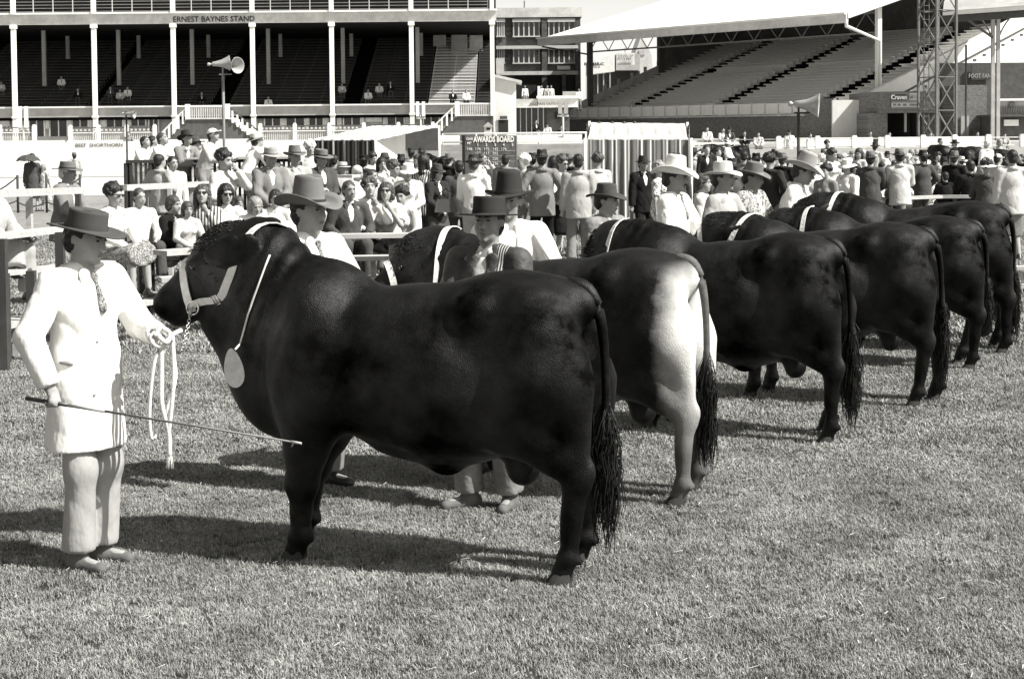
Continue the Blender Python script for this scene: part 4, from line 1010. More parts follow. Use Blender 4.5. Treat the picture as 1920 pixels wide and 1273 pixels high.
def brick_mat(name, v, mort, sc):
    m = mat(name, v, .9, .3, 5, .004, 40); n = m.node_tree.nodes; l = m.node_tree.links; b = n['Principled BSDF']; src = b.inputs['Base Color'].links[0].from_socket
    tc = n.new('ShaderNodeTexCoord'); mp = n.new('ShaderNodeMapping'); mp.inputs['Rotation'].default_value = (R(90), 0, 0); l.new(tc.outputs['Object'], mp.inputs[0])
    br = n.new('ShaderNodeTexBrick'); br.inputs['Scale'].default_value = sc; br.inputs['Color1'].default_value = grey(v*.6); br.inputs['Color2'].default_value = grey(v*1.7); br.inputs['Mortar'].default_value = grey(mort); br.inputs['Mortar Size'].default_value = .03
    l.new(mp.outputs[0], br.inputs['Vector']); mx = n.new('ShaderNodeMix'); mx.data_type = 'RGBA'; mx.inputs[0].default_value = .65; l.new(src, mx.inputs[6]); l.new(br.outputs[0], mx.inputs[7]); l.new(mx.outputs[2], b.inputs['Base Color']); return m
M_STONE = brick_mat('dark_clinker_brick', .09, .12, 1.2); M_BRICK = brick_mat('brown_brick', .16, .22, 4)
def px2(x0, x1, y0, y1, Y):
    cx, cy = (x0+x1)/2, (y0+y1)/2
    return at(x0, cy, Y).x, at(x1, cy, Y).x, at(cx, y1, Y).z, at(cx, y0, Y).z
def pbox(mb, x0, x1, y0, y1, Y, d):
    X0, X1, Z0, Z1 = px2(x0, x1, y0, y1, Y); mb.box(X0, X1, Y, Y+d, Z0, Z1); return mb
ZT = 1.25
tag(MB().box(-160, 220, 96, 400, .0, ZT).build('terrace', M_CONC), kind='structure')

# perimeter hoardings with planks
def hoarding(px0, px1, m, label, H=1.3):
    r = empty('hoarding', (0, 80, 0), 0, label, 'hoarding', 'board hoardings round the arena')
    X0, X1 = at(px0, 300, 80).x, at(px1, 300, 80).x; n = max(1, round((X1-X0)/7.5)); w = (X1-X0)/n
    pm = {}
    for i in range(n):
        for k in range(4):
            if k not in pm: pm[k] = MB().box(0, w-.02, 0, .05, 0, H/4-.008).mesh('plank')
            mesh_obj('plank', pm[k], m, r, loc=(X0+i*w, random.uniform(-.008, .008), (.03+k*H/4)))
        mesh_obj('post', pm.setdefault('p', MB().box(-.06, .06, .06, .2, 0, H+.03).mesh('post')), m, r, loc=(X0+i*w, 0, 0))
    return r
h1 = hoarding(-60, 598, M_WHITE, 'white painted board hoarding on the left side of the arena', 1.76)
h2 = hoarding(600, 1290, M_GREYB, 'grey weathered board hoarding behind the awards board', 1.46)
h3 = hoarding(1292, 2050, M_PALEW, 'pale grey hoarding below the white post fence on the right', 1.1)
pz = at(185, 273, 79.9); text('BEEF  SHORTHORN', .26, M_BLACKP, h1, (pz.x, -.03, pz.z), sx=1.05)
# white post-and-wire fence on the right hoarding
fr = empty('post_fence', (0, 80.25, 0), 0, 'white fence of square posts and thin rails in front of the right stand', 'fence')
pf = MB().box(-.13, .13, -.13, .13, .9, 1.7).box(-.1, .1, -.1, .1, 1.7, 1.76).mesh('post')
for px in (1460, 1533, 1602, 1664, 1731, 1790, 1853, 1917, 1985): mesh_obj('post', pf, M_WHITE, fr, loc=(at(px, 265, 80.25).x, 0, 0))
for z in (1.2, 1.6): MB().tube([(at(1290, 260, 80.2).x, 0, z), (at(1990, 260, 80.2).x, 0, z)], .022, 6).build('rail', M_WHITE2, fr)
# white pipe rail in the middle
fm = empty('pipe_rail', (0, 80.3, 0), 0, 'white horizontal pipe rail running behind the awards board', 'rail')
for z in (1.6, 2.02): MB().tube([(at(830, 250, 80.3).x, 0, z), (at(1100, 250, 80.3).x, 0, z)], .045, 6).build('rail', M_WHITE, fm)
for px in (830, 893, 930, 1010, 1098): MB().tube([(at(px, 250, 80.3).x, 0, 1.2), (at(px, 250, 80.3).x, 0, 2.04)], .04, 6).build('post', M_WHITE, fm)
# terrace benches
def terrace_bench(px0, px1, Y, z, label, rows=1):
    X0, X1 = at(px0, 260, Y).x, at(px1, 260, Y).x; r = empty('terrace_bench', ((X0+X1)/2, Y, z), 0, label, 'bench', 'white slatted benches on the terrace'); L = (X1-X0)/2
    for (y, zz, h) in ((0, .42, .05), (.18, .42, .05), (.34, .62, .12), (.36, .85, .12)): MB().box(-L, L, y, y+(.15 if h < .1 else .03), zz, zz+h).build('slat', M_WHITE, r)
    n = max(2, int(L*2/2.2)); lg = MB().box(-.03, .03, 0, .4, 0, .42).box(-.03, .03, .38, .43, 0, .98).mesh('leg')
    for i in range(n+1): mesh_obj('leg', lg, M_WHITE, r, loc=(-L+.1+(2*L-.2)*i/n, 0, 0))
WORD = ['front', 'middle', 'rear']
for (a, b, nm) in ((0, 118, 'at the far left'), (122, 236, 'left of the horn on a thin pole'), (244, 478, 'behind the spectators leaning on the picket rail'), (705, 800, 'under the white awning'), (806, 862, 'just left of the awards board'), (968, 1092, 'between awards board and striped tent'), (1296, 1388, 'right of the striped tent'), (1462, 1640, 'below the white end wall of the stand'), (1650, 1850, 'behind the lattice tower foot')):
    for k in range(2 if a < 600 else 3): terrace_bench(a, b, 82+k*1.7, (.8 if a < 1200 else .5)+k*.08, '%s white terrace bench %s' % (WORD[k], nm))
for k in range(3): tag(MB().box(-120, 160, 81.3+k*1.7, 95.7, 0, .5-.003+k*.08 if False else .49+k*.004).build('terrace_step', M_CONC), kind='structure')

# ---- left grandstand
GS = empty('grandstand', (0, 107, ZT), 0, 'two-storey white-columned grandstand with dark bench tiers on the left', 'grandstand')
def gp(name, mb, m, parent=None): 
    me = mb.mesh(name); me.transform(Matrix.Translation((0, -107, -ZT))); return mesh_obj(name, me, m, parent or GS)
XR = at(926, 200, 107).x; XL = -48
cols = [at(p, 200, 107).x for p in (-118, 30, 180, 328, 476, 624, 773, 924)]
cm = MB().box(-.14, .14, -.14, .14, 0, 8.2).box(-.2, .2, -.2, .2, 7.95, 8.19).box(-.19, .19, -.19, .19, 2.0, 2.15).mesh('column'); cm2 = MB().box(-.14, .14, -.14, .14, 8.9, 13).mesh('column')
for x in cols: mesh_obj('column', cm, M_WHITE, GS, loc=(x, -.2, 0)); mesh_obj('column', cm2, M_WHITE, GS, loc=(x, -.2, 0))
bt = .25
for Y, zb, sp in ((113.5, 5.6, (82, 222, 360, 503, 643, 783)), (120, 7.8, (127, 260, 391, 526, 659, 790))):
    for p in sp: gp('column', MB().box(at(p, 120, Y).x-.13, at(p, 120, Y).x+.13, Y, Y+.26, zb, 9.6), M_PALEW)
fas = gp('fascia', MB().box(XL, XR+.2, 106.95, 107.3, 9.47, 10.12), M_WHITE2)
gp('fascia_cap', MB().box(XL, XR+.3, 106.72, 107.3, 10.125, 10.25), M_WHITE)
t = text('ERNEST BAYNES STAND', .52, M_BLACKP, fas, (at(401, 38, 106.9).x, -.12, at(401, 37, 106.9).z-ZT), sx=.97, bold=.006)
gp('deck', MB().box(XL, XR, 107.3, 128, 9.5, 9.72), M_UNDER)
gp('parapet', MB().box(XL, XR, 107.1, 107.35, 3.3, 3.92), M_PALEW); gp('parapet_cap', MB().box(XL, XR+.1, 106.9, 107.4, 3.92, 4.02), M_WHITE)
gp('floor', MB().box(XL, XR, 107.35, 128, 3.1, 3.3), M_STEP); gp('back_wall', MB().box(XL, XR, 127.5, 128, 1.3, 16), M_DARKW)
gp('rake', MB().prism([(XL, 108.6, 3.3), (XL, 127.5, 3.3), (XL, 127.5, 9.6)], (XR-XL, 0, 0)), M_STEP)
gp('ceiling_panel', MB().box(at(846, 60, 122).x, at(876, 60, 122).x, 122, 122.2, 7.9, 9.45), M_PALEW); gp('ceiling_panel', MB().box(at(880, 60, 122.6).x, at(905, 60, 122.6).x, 122.6, 122.8, 8.2, 9.45), M_WHITE2); gp('ceiling_panel', MB().box(at(812, 60, 122).x, at(836, 60, 122).x, 122, 122.2, 8.6, 9.45), M_PALEW)
segs = [(-110, 160), (180, 390), (428, 640), (675, 800), (803, 890), (893, 918)]
for si, (a, b) in enumerate(segs):
    X0, X1 = at(a, 180, 110).x, at(b, 180, 110).x; bm = MB().box(0, X1-X0, 0, .27, 0, .05).box(0, X1-X0, .3, .34, .12, .2)
    n = int((X1-X0)/1.8)+1
    for i in range(n+1): x = (X1-X0-.06)*i/n; bm.box(x, x+.05, .02, .32, -.33, 0)
    me = bm.mesh('bench'); nr = 24 if si != 5 else 22; sm_ = M_SEATL if si == 4 else M_SEATW  # sunlit end bay has paler benches, shaded bays darker: light painted into the timber
    for r_ in range(nr): mesh_obj('bench', me, sm_ if r_ else M_SEATL, GS, objmat=True, loc=(X0, 1.75+.73*r_, 3.62-ZT+.25*r_+.05))
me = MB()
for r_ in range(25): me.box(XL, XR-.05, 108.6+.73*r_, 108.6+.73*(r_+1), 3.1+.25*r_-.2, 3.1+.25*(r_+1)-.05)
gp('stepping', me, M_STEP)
# upper deck tiers
up = MB().box(0, XR-XL-.4, 0, .27, 0, .05).mesh('bench')
for r_ in range(7): mesh_obj('bench', up, M_GREYB, GS, loc=(XL, 2.2+.73*r_, 10.25-ZT+.28*r_))
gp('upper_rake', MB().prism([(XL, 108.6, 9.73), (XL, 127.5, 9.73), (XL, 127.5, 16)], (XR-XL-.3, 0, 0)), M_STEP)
up = MB().box(-.025, .025, 0, .05, 0, .95).mesh('baluster')
for i in range(33): mesh_obj('baluster', up, M_WHITE2, GS, loc=(at(-60+37.1*i+10, 20, 107).x, .1, 10.25-ZT)) if -60+37.1*i < 915 else None
gp('handrail', MB().box(XL, XR, 107.1, 107.16, 11.2, 11.27), M_WHITE2)
# ground floor wall and windows
gp('lower_wall', MB().box(XL, XR, 107.9, 108.2, ZT, 3.1), M_PALEW)
for (a, b, y0, y1) in ((14, 22, 222, 240), (55, 82, 220, 256), (94, 125, 220, 256), (136, 164, 220, 238), (200, 229, 220, 238), (246, 272, 220, 236), (497, 525, 215, 238), (537, 570, 215, 238), (580, 605, 215, 238), (645, 675, 214, 236), (727, 757, 213, 236), (795, 822, 211, 236), (280, 296, 221, 250)):
    w = gp('window', pbox(MB(), a, b, y0, y1, 107.8, .12), M_WIN)
    f = MB(); X0, X1, Z0, Z1 = px2(a, b, y0, y1, 107.7)
    for (p, q, r_, s_) in ((X0-.08, X0, Z0, Z1), (X1, X1+.08, Z0, Z1), ((X0+X1)/2-.03, (X0+X1)/2+.03, Z0, Z1)): f.box(p, q, 107.7, 107.8, r_, s_)
    f.box(X0, X1, 107.69, 107.79, Z1, Z1+.07); gp('window_frame', f, M_WHITE, None).parent = w
b_ = gp('shop_sign', pbox(MB(), 685, 716, 216, 229, 107.6, .1), M_WHITE2)
gp('shop_sign', pbox(MB(), 0, 17, 224, 237, 107.5, .1), M_WHITE2)
for (a, b) in ((478, 482), (527, 534), (572, 578), (607, 616), (632, 640), (677, 683), (718, 725), (760, 768), (85, 92), (127, 134), (166, 172), (231, 243), (188, 198)):
    gp('pilaster', pbox(MB(), a, b, 214, 242, 107.55, .3), M_WHITE2)
# picket fences and stairs in front of the stand
def picket_run(px0, px1, ytop, ybot, Y, label, n):
    r = empty('picket_fence', (at((px0+px1)/2, 250, Y).x, Y, ZT), 0, label, 'fence', 'low ornamental picket fences before the left grandstand')
    cx = at((px0+px1)/2, 250, Y).x; X0, X1, Z0, Z1 = px2(px0, px1, ytop, ybot, Y); Z0 = ZT
    a = MB().box(X0-cx, X1-cx, 0, .06, Z1-ZT-.02, Z1-ZT+.05); a.build('rail', M_ASPH, r); MB().box(X0-cx, X1-cx, .001, .061, Z1-ZT-.34, Z1-ZT-.28).build('rail', M_WHITE, r); MB().box(X0-cx, X1-cx, .001, .061, .12, .18).build('rail', M_WHITE, r)
    m = MB(); k = int((X1-X0)/.13)
    for i in range(k): x = X0-cx+(X1-X0)*(i+.5)/k; m.box(x-.03, x+.03, .062, .09, .05, Z1-ZT-.3)
    tag(m.build('pickets', M_WHITE2, r), kind='stuff')
    m = MB()
    for i in range(k//2): x = X0-cx+(X1-X0)*(i+.5)/(k//2); m.box(x-.07, x+.07, .02, .05, Z1-ZT-.2, Z1-ZT-.08)
    tag(m.build('fretwork', M_WHITE2, r), kind='stuff')
    for i in range(n+1): x = X0-cx+(X1-X0)*i/n; MB().box(x-.12, x+.12, -.06, .14, 0, Z1-ZT+.12).box(x-.08, x+.08, -.02, .1, Z1-ZT+.12, Z1-ZT+.2).build('post', M_WHITE, r)
picket_run(0, 64, 240, 262, 103, 'low ornamental picket fence at the far left before the grandstand', 1)
picket_run(132, 290, 240, 262, 103, 'long low picket fence left of the grandstand stairs', 3)
picket_run(488, 812, 236, 262, 103, 'longest low picket fence, right of the grandstand stairs', 5)
def stair(name, plat, left, right, label, yb=262, Yf=103.2):
    """raised landing with flights running down sideways"""
    r = empty(name, (at(plat[0], 250, Yf).x, Yf, ZT), 0, label, 'staircase'); ox = at(plat[0], 250, Yf).x
    X0, X1, Z0, Z1 = px2(plat[0], plat[1], plat[2], plat[3], Yf)
    poly = [(at(left, yb, Yf).x, ZT), (at(right, yb, Yf).x, ZT)]
    P = [(at(left, yb, Yf).x-ox, 0, 0), (at(right, yb, Yf).x-ox, 0, 0), (X1-ox, 0, Z0-ZT), (X0-ox, 0, Z0-ZT)]
    MB().prism(P, (0, 3.2, 0)).build('stair_wall', M_ASPH, r)
    MB().box(X0-ox, X1-ox, -.1, 3.2, Z0-ZT, Z0-ZT+.1).build('landing', M_WHITE2, r)
    m = MB(); k = int((X1-X0)/.14)
    for i in range(k+1): x = X0-ox+(X1-X0)*i/k; m.box(x-.035, x+.035, -.05, .0, Z0-ZT+.1, Z1-ZT-.05)
    tag(m.build('pickets', M_WHITE2, r), kind='stuff'); MB().box(X0-ox-.05, X1-ox+.05, -.07, .03, Z1-ZT-.05, Z1-ZT+.03).build('handrail', M_WHITE, r)
    for x in (X0-ox, X1-ox): MB().box(x-.14, x+.14, -.16, .1, Z0-ZT, Z1-ZT+.15).build('newel_post', M_WHITE, r)
    for (xa, xb, s) in ((X0-ox, at(left, yb, Yf).x-ox, -1), (X1-ox, at(right, yb, Yf).x-ox, 1)):
        if abs(xa-xb) < .4: continue
        za, zb = Z0-ZT, 0; hh = Z1-Z0
        MB().beam((xa, -.05, za+hh), (xb, -.05, zb+hh), .08, .08).build('handrail', M_STEELD if s > 0 else M_WHITE, r)
        k = int(abs(xb-xa)/.3)
        for i in range(1, k): 
            t = i/k; x = xa+(xb-xa)*t; z = za+(zb-za)*t; MB().box(x-.06, x+.06, -.1, -.0, z, z+hh-.03+.05*(s < 0)).build('baluster', M_WHITE, r)
        n = 9
        for i in range(n): t = (i+.5)/n; x = xa+(xb-xa)*t; z = za+(zb-za)*t; MB().box(min(x, x+(xb-xa)/n/2), max(x, x+(xb-xa)/n/2), .1, 3.1, z-.1, z+.1).build('step', M_WHITE2, r)
stair('staircase', (352, 427, 200, 224), 300, 492, 'double-flight outside stairs with white balusters at the left stand')
stair('staircase', (857, 924, 195, 218), 800, 925, 'single-flight outside stairs at the right end of the left stand')
for (px, yt, yb, yp, lab) in ((44, 200, 240, 262, 'twin white column loudspeakers on a pole at the far left'), (789, 191, 219, 262, 'twin white column loudspeakers on a pole above the awning'), (1056, 188, 214, 262, 'twin grey column loudspeakers on a pole left of the striped tent')):
    Y = 101 if px < 1000 else 84; r = empty('column_loudspeaker', (at(px, 250, Y).x, Y, ZT), 0, lab, 'loudspeaker', 'twin column loudspeakers on poles'); h = at(px, yt, Y).z-ZT; h0 = at(px, yb, Y).z-ZT
    for dx in (-5.5, 5.5): MB().box(dx*Y/3000-.1, dx*Y/3000+.1, -.1, .1, h0, h).build('speaker_box', M_WHITE if px < 1000 else M_PALEW, r)
    MB().tube([(0, 0, 0), (0, 0, h0+.2)], .05, 8).build('pole', M_WHITE2, r); MB().box(-.3, .3, -.05, .05, h0-.15, h0-.05).build('bracket', M_WHITE2, r)

# ---- brick office building in the middle
BB = empty('brick_building', (at(1010, 250, 135).x, 135, ZT), 0, 'dark stone-brick block with two rows of tall windows between the stands', 'building')
def wp(name, mb, m, parent, o):
    me = mb.mesh(name); me.transform(Matrix.Translation((-o.location.x, -o.location.y, -o.location.z))); return mesh_obj(name, me, m, parent or o)
wp('wall', pbox(MB(), 925, 1089, 34, 262, 135.4, 14), M_STONE, None, BB)
wp('roof_parapet', pbox(MB(), 922, 1091, 15, 33, 134.9, 15), M_WHITE2, None, BB)
wp('chimney', pbox(MB(), 982, 984, 2, 15, 137, .3), M_STEELD, None, BB)
for (y0, y1) in ((42, 68), (94, 118)):
    for (a, b) in ((925, 945), (963, 1011), (1029, 1077)):
        w = wp('window', pbox(MB(), a, b, y0, y1, 135.3, .15), M_WIN, None, BB)
        X0, X1, Z0, Z1 = px2(a, b, y0, y1, 135.15)
        n = 5
        for i in range(n+1): x = X0+(X1-X0)*i/n; wp('mullion', MB().box(x-.05, x+.05, 135.15, 135.29, Z0, Z1), M_WHITE2, w, BB).parent = w
        wp('window_head', MB().box(X0-.1, X1+.1, 135.0, 135.28, Z1, Z1+.28), M_WHITE2, w, BB); wp('sill', MB().box(X0-.1, X1+.1, 135.05, 135.28, Z0-.1, Z0), M_WHITE2, w, BB)
for (y0, y1) in ((86, 92), (134, 141)): wp('ledge', pbox(MB(), 925, 1084, y0, y1, 134.9, .5), M_WHITE2, None, BB)
wp('pier', pbox(MB(), 1016, 1026, 34, 180, 135.0, .4), M_STONE, None, BB); wp('pier', pbox(MB(), 1079, 1088, 34, 262, 135.0, .4), M_STONE, None, BB); wp('pier', pbox(MB(), 1054, 1061, 140, 175, 134.8, .3), M_STONE, None, BB)
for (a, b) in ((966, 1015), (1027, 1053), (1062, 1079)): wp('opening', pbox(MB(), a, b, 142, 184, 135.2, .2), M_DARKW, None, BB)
s_ = wp('notice', pbox(MB(), 1045, 1069, 124, 131, 134.7, .1), M_WHITE, None, BB)
BW = empty('white_ticket_hall', (at(1020, 250, 118).x, 118, ZT), 0, 'white balcony and glazed ticket hall below the brick block', 'building')
wp('balcony_wall', pbox(MB(), 1008, 1083, 181, 199, 118, .3), M_WHITE, None, BW); wp('balcony_cap', pbox(MB(), 1006, 1086, 180, 185, 117.8, .6), M_WHITE, None, BW)
wp('balcony_wall', pbox(MB(), 968, 1007, 186, 199, 118.1, .3), M_WHITE2, None, BW); wp('post', pbox(MB(), 1008, 1013, 162, 181, 118, .3), M_WHITE, None, BW); wp('counter', pbox(MB(), 1055, 1080, 172, 180, 118.5, .3), M_PALEW, None, BW)
lt = wp('balcony_wall', pbox(MB(), 968, 1084, 199, 202, 117.9, .5), M_WHITE, None, BW)
q = at(1030, 195.5, 117.85); text('NO PASS OUTS ISSUED', .24, M_BLACKP, BW, (q.x-BW.location.x, -.16, q.z-ZT), sx=1.15)
wp('glazing', pbox(MB(), 970, 1025, 202, 262, 119.0, .2), M_WIN, None, BW); wp('wall', pbox(MB(), 1025, 1068, 202, 262, 118.8, .4), M_ASPH, None, BW); wp('window', pbox(MB(), 1040, 1051, 211, 223, 118.7, .1), M_DARKW, None, BW)
wp('floor', MB().box(at(968, 200, 118).x, at(1084, 200, 118).x, 118.3, 134, at(1000, 199, 118).z-.1, at(1000, 199, 118).z), M_UNDER, None, BW)
for p in (976, 987, 997, 1009, 1019): wp('mullion', pbox(MB(), p-.8, p+.8, 202, 262, 118.6, .1), M_WHITE2, None, BW)
WH = empty('white_side_building', (at(945, 250, 112).x, 112, ZT), 0, 'narrow white gabled building with open doorway beside the left stand', 'building')
X0, X1, Z0, Z1 = px2(928, 968, 150, 262, 112)
wp('wall', MB().prism([(X0, 112, ZT), (X1, 112, ZT), (X1, 112, at(968, 152, 112).z), (X0, 112, at(928, 140, 112).z)], (0, 4, 0)), M_WHITE, None, WH)
wp('roof', MB().prism([(X0-.2, 111.7, at(928, 144, 112).z), (X1+.4, 111.7, at(972, 157, 112).z), (X1+.4, 111.7, at(972, 152, 112).z), (X0-.2, 111.7, at(928, 139, 112).z)], (0, 5, 0)), M_WHITE2, None, WH)
wp('door_opening', pbox(MB(), 935, 953, 225, 250, 111.9, .1), M_DARKW, None, WH); wp('notice', pbox(MB(), 937, 951, 218, 224, 111.8, .1), M_STEELD, None, WH); wp('sash', pbox(MB(), 930, 945, 110, 138, 113, .1), M_PALEW, None, WH)

# ---- right grandstand, own frame: x along the front (towards the camera), y back up the tiers
A0 = at(1065, 245, 130); RS = empty('grandstand', (A0.x, 130, ZT), math.atan2(-.79, .61), 'open-sided grandstand with big white sloping roof and lattice truss on the right', 'grandstand')
def rp(name, mb, m, parent=None): return mb.build(name, m, parent or RS)
Lr = 30.5
rp('front_wall', MB().box(0, 28, 0, .3, 0, 1.75), M_BRICK); rp('inner_wall', MB().box(25.6, 28, -.01, .3, 0, 2.9), M_BRICK)
rp('ledge', MB().box(0, 25.6, -.25, .3, 1.75, 1.86), M_WHITE2)
pn = MB().box(.05, 1.23, -.04, .04, 1.9, 2.66).mesh('parapet_panel'); ps = MB().box(-.045, .045, -.09, .05, 1.72, 2.72).mesh('parapet_post')
for i in range(20): mesh_obj('parapet_panel', pn, M_WHITE, RS, loc=(i*1.28, 0, 0)); mesh_obj('parapet_post', ps, M_WHITE2, RS, loc=(i*1.28, 0, 0))
rp('handrail', MB().box(0, 25.6, -.06, .05, 2.72, 2.78), M_PALEW)
rk = lambda v: 2.2+.35*v
ai = [(.2, 4.1), (6.2, 13.9), (16.2, 23.9), (26.2, 29.9)]
for (a, b) in ai:
    me = MB().box(0, b-a, 0, .68, -.3, .04).box(0, b-a, .02, .34, .3, .36).box(0, b-a, .3, .36, .03, .3).mesh('seat_row')
    for r_ in range(26):
        if r_ == 13 and a > 5: continue
        mesh_obj('seat_row', me, M_SEATP, RS, loc=(a, .9+.68*r_, rk(.68*r_)))
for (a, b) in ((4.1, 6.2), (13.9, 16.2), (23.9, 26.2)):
    me = MB().box(0, b-a, 0, .7, -.5, -.1).mesh('aisle_step')  # near-black colour carries the shade the benches throw on the aisle steps
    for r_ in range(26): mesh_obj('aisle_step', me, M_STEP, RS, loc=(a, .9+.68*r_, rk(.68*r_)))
rp('tier_slab', MB().prism([(0, .9, 0), (0, 18.6, 0), (0, 18.6, rk(17.7)-.35), (0, .9, 1.9)], (Lr-.2, 0, 0)), M_CONC)
rp('back_wall', MB().box(0, Lr, 18.6, 19, 0, 14.2), M_ASPH); rp('side_wall', MB().prism([(-.05, 10.4, 0), (-.05, 18.6, 0), (-.05, 18.6, 12.4), (-.05, 10.4, 10.2)], (.25, 0, 0)), M_ASPH)
rp('raked_parapet', MB().prism([(-.1, .5, 1.9), (-.1, 10.4, rk(10)-.2), (-.1, 10.4, rk(10)+.75), (-.1, .5, 2.9)], (.2, 0, 0)), M_PALEW)
for v in (1, 2.5, 4, 5.5, 7, 8.5, 10): rp('parapet_post', MB().box(-.16, .16, v-.04, v+.04, rk(v)-.4, rk(v)+1.0), M_PALEW)
rp('side_wall', MB().prism([(Lr-.15, .3, 0), (Lr-.15, 18.6, 0), (Lr-.15, 18.6, rk(18.2)+.9), (Lr-.15, .3, rk(0)+.9)], (.3, 0, 0)), M_WHITE)
rp('side_moulding', MB().prism([(Lr+.15, 0, rk(0)-.3), (Lr+.15, 18.6, rk(18.6)-.3), (Lr+.15, 18.6, rk(18.6)-.42), (Lr+.15, 0, rk(0)-.42)], (.1, 0, 0)), M_STEELD)
for i in range(16): 
    v = .6+1.1*i; rp('vent_block', MB().box(Lr+.13, Lr+.2, v, v+.35, rk(v)-.75, rk(v)-.6), M_STEELD)
Zr = 8.55-.3; sl_ = .27
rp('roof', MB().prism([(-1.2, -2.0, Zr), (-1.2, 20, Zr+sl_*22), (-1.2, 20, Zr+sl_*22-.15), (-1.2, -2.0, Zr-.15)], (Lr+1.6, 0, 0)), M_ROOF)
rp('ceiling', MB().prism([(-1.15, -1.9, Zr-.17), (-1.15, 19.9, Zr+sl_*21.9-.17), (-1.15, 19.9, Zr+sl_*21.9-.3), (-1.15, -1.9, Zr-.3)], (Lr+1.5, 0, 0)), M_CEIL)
rp('fascia', MB().box(-1.2, Lr+.4, -2.15, -2.0, Zr-.55, Zr+.12), M_WHITE2); rp('gutter', MB().box(-1.2, Lr+.4, -2.3, -2.15, Zr-.0, Zr+.13), M_WHITE)
rp('bargeboard', MB().prism([(Lr+.4, -2.0, Zr-.25), (Lr+.4, 20, Zr+sl_*22-.25), (Lr+.4, 20, Zr+sl_*22+.1), (Lr+.4, -2.0, Zr+.1)], (.08, 0, 0)), M_WHITE)
for u in (.1, 10.2): pass
for (u, v, m_, w) in ((.1, 2.3, M_STEELD, .22), (.1, 10.2, M_STEELD, .28), (Lr-.6, 2.3, M_WHITE, .2), (Lr-1.2, 2.9, M_STEELG, .14)): rp('column', MB().box(u-w/2*1.3, u+w/2*1.3, v-w, v+w, 0, Zr+sl_*(v+2)-.3), m_)
rp('downpipe', MB().tube([(Lr+.3, -2.0, Zr-.3), (Lr+.3, -2.0, Zr-.75), (Lr-.3, 2.1, Zr-1.55), (Lr-.3, 2.1, 0)], .12, 8), M_WHITE)
rp('tie', MB().beam((-.9, -1.9, Zr-.6), (.1, 2.3, Zr-1.2), .1, .12), M_STEELD)
for v in (2.4,):
    zt, zb = Zr+sl_*(v+2)-.45-.35, Zr-.62-.35
    rp('truss_chord', MB().box(0, Lr-.6, v-.06, v+.06, zt-.06, zt+.06), M_STEELG); rp('truss_chord', MB().box(0, Lr-.6, v-.06, v+.06, zb-.06, zb+.06), M_STEELG)
    n = 26
    for i in range(n): x0 = (Lr-.6)*i/n; x1 = (Lr-.6)*(i+1)/n; rp('truss_brace', MB().beam((x0, v, zt if i % 2 else zb), (x1, v, zb if i % 2 else zt), .05, .05), M_STEELG)
zt, zb = Zr+sl_*9-.6, Zr+.3
for i in range(9):
    v0, v1 = 2.4+.88*i, 2.4+.88*(i+1); f_ = lambda v: Zr+sl_*(v+2)-.45
    rp('truss_brace', MB().beam((.1, v0, (f_(v0) if i % 2 else f_(v0)-1.0)), (.1, v1, (f_(v1)-1.0 if i % 2 else f_(v1))), .06, .06), M_STEELD)
rp('truss_chord', MB().beam((.1, 2.4, Zr+sl_*4.4-1.45), (.1, 10.3, Zr+sl_*12.3-1.45), .07, .1), M_STEELD); rp('truss_chord', MB().beam((.1, 2.4, Zr+sl_*4.4-.47), (.1, 10.3, Zr+sl_*12.3-.47), .07, .1), M_STEELD)

wp('end_wall', pbox(MB(), 1561, 1619, 186, 262, 104.6, .3), M_WHITE, None, RS) if False else None
me = pbox(MB(), 1561, 1619, 188, 262, 104.9, .3).mesh('end_wall'); me.transform((Matrix.Translation(RS.location) @ Matrix.Rotation(RS.rotation_euler.z, 4, 'Z')).inverted()); mesh_obj('end_wall', me, M_WHITE, RS)
# buildings glimpsed through the open side
PB = empty('pavilion', (at(1130, 200, 160).x, 160, ZT), 0, 'low curved-front pavilion with thin columns seen through the open side of the right stand', 'building')
wp('fascia', MB().prism([(at(1101, 117, 160).x, 160, at(1101, 117, 160).z), (at(1155, 101, 160).x, 162, at(1155, 101, 160).z), (at(1155, 130, 160).x, 162, at(1155, 133, 160).z), (at(1101, 139, 160).x, 160, at(1101, 141, 160).z)], (0, 3, 0)), M_PALEW, None, PB)
wp('fascia', pbox(MB(), 1155, 1200, 102, 132, 162.5, 3), M_PALEW, None, PB)
wp('shopfront', pbox(MB(), 1101, 1200, 134, 262, 164, 3), M_WIN, None, PB)
for p in (1110, 1121, 1132, 1144): wp('column', pbox(MB(), p-1, p+1, 136, 220, 162, .2), M_PALEW, None, PB)
sg = wp('sign_board', pbox(MB(), 1104, 1125, 116, 130, 159.6, .1), M_WHITE, None, PB)
q = at(1114, 121, 159.5); text('KENMAR-IC', .42, M_BLACKP, PB, (q.x-PB.location.x, -.5, q.z-ZT), sx=.9, bold=.02)
SB = empty('sign_board', (at(1173, 112, 150).x, 150, at(1173, 123, 150).z), 0, 'white rectangular sign with thin lettering hung in front of the pavilion', 'sign')
wp('panel', pbox(MB(), 1157, 1190, 100, 122, 150, .3), M_WHITE, None, SB); wp('sign_bracket', pbox(MB(), 1171.5, 1172.5, 90, 100, 150.1, .1), M_STEELD, None, SB)
q = at(1173, 106, 149.9); text('DEVELOP', .36, M_BLACKP, SB, (q.x-SB.location.x, -.1, q.z-SB.location.z), sx=.95); q = at(1178, 112, 149.9); text('I N C', .34, M_BLACKP, SB, (q.x-SB.location.x, -.1, q.z-SB.location.z)); wp('rule', pbox(MB(), 1161, 1186, 116.5, 118, 149.9, .05), M_PALEW, None, SB)
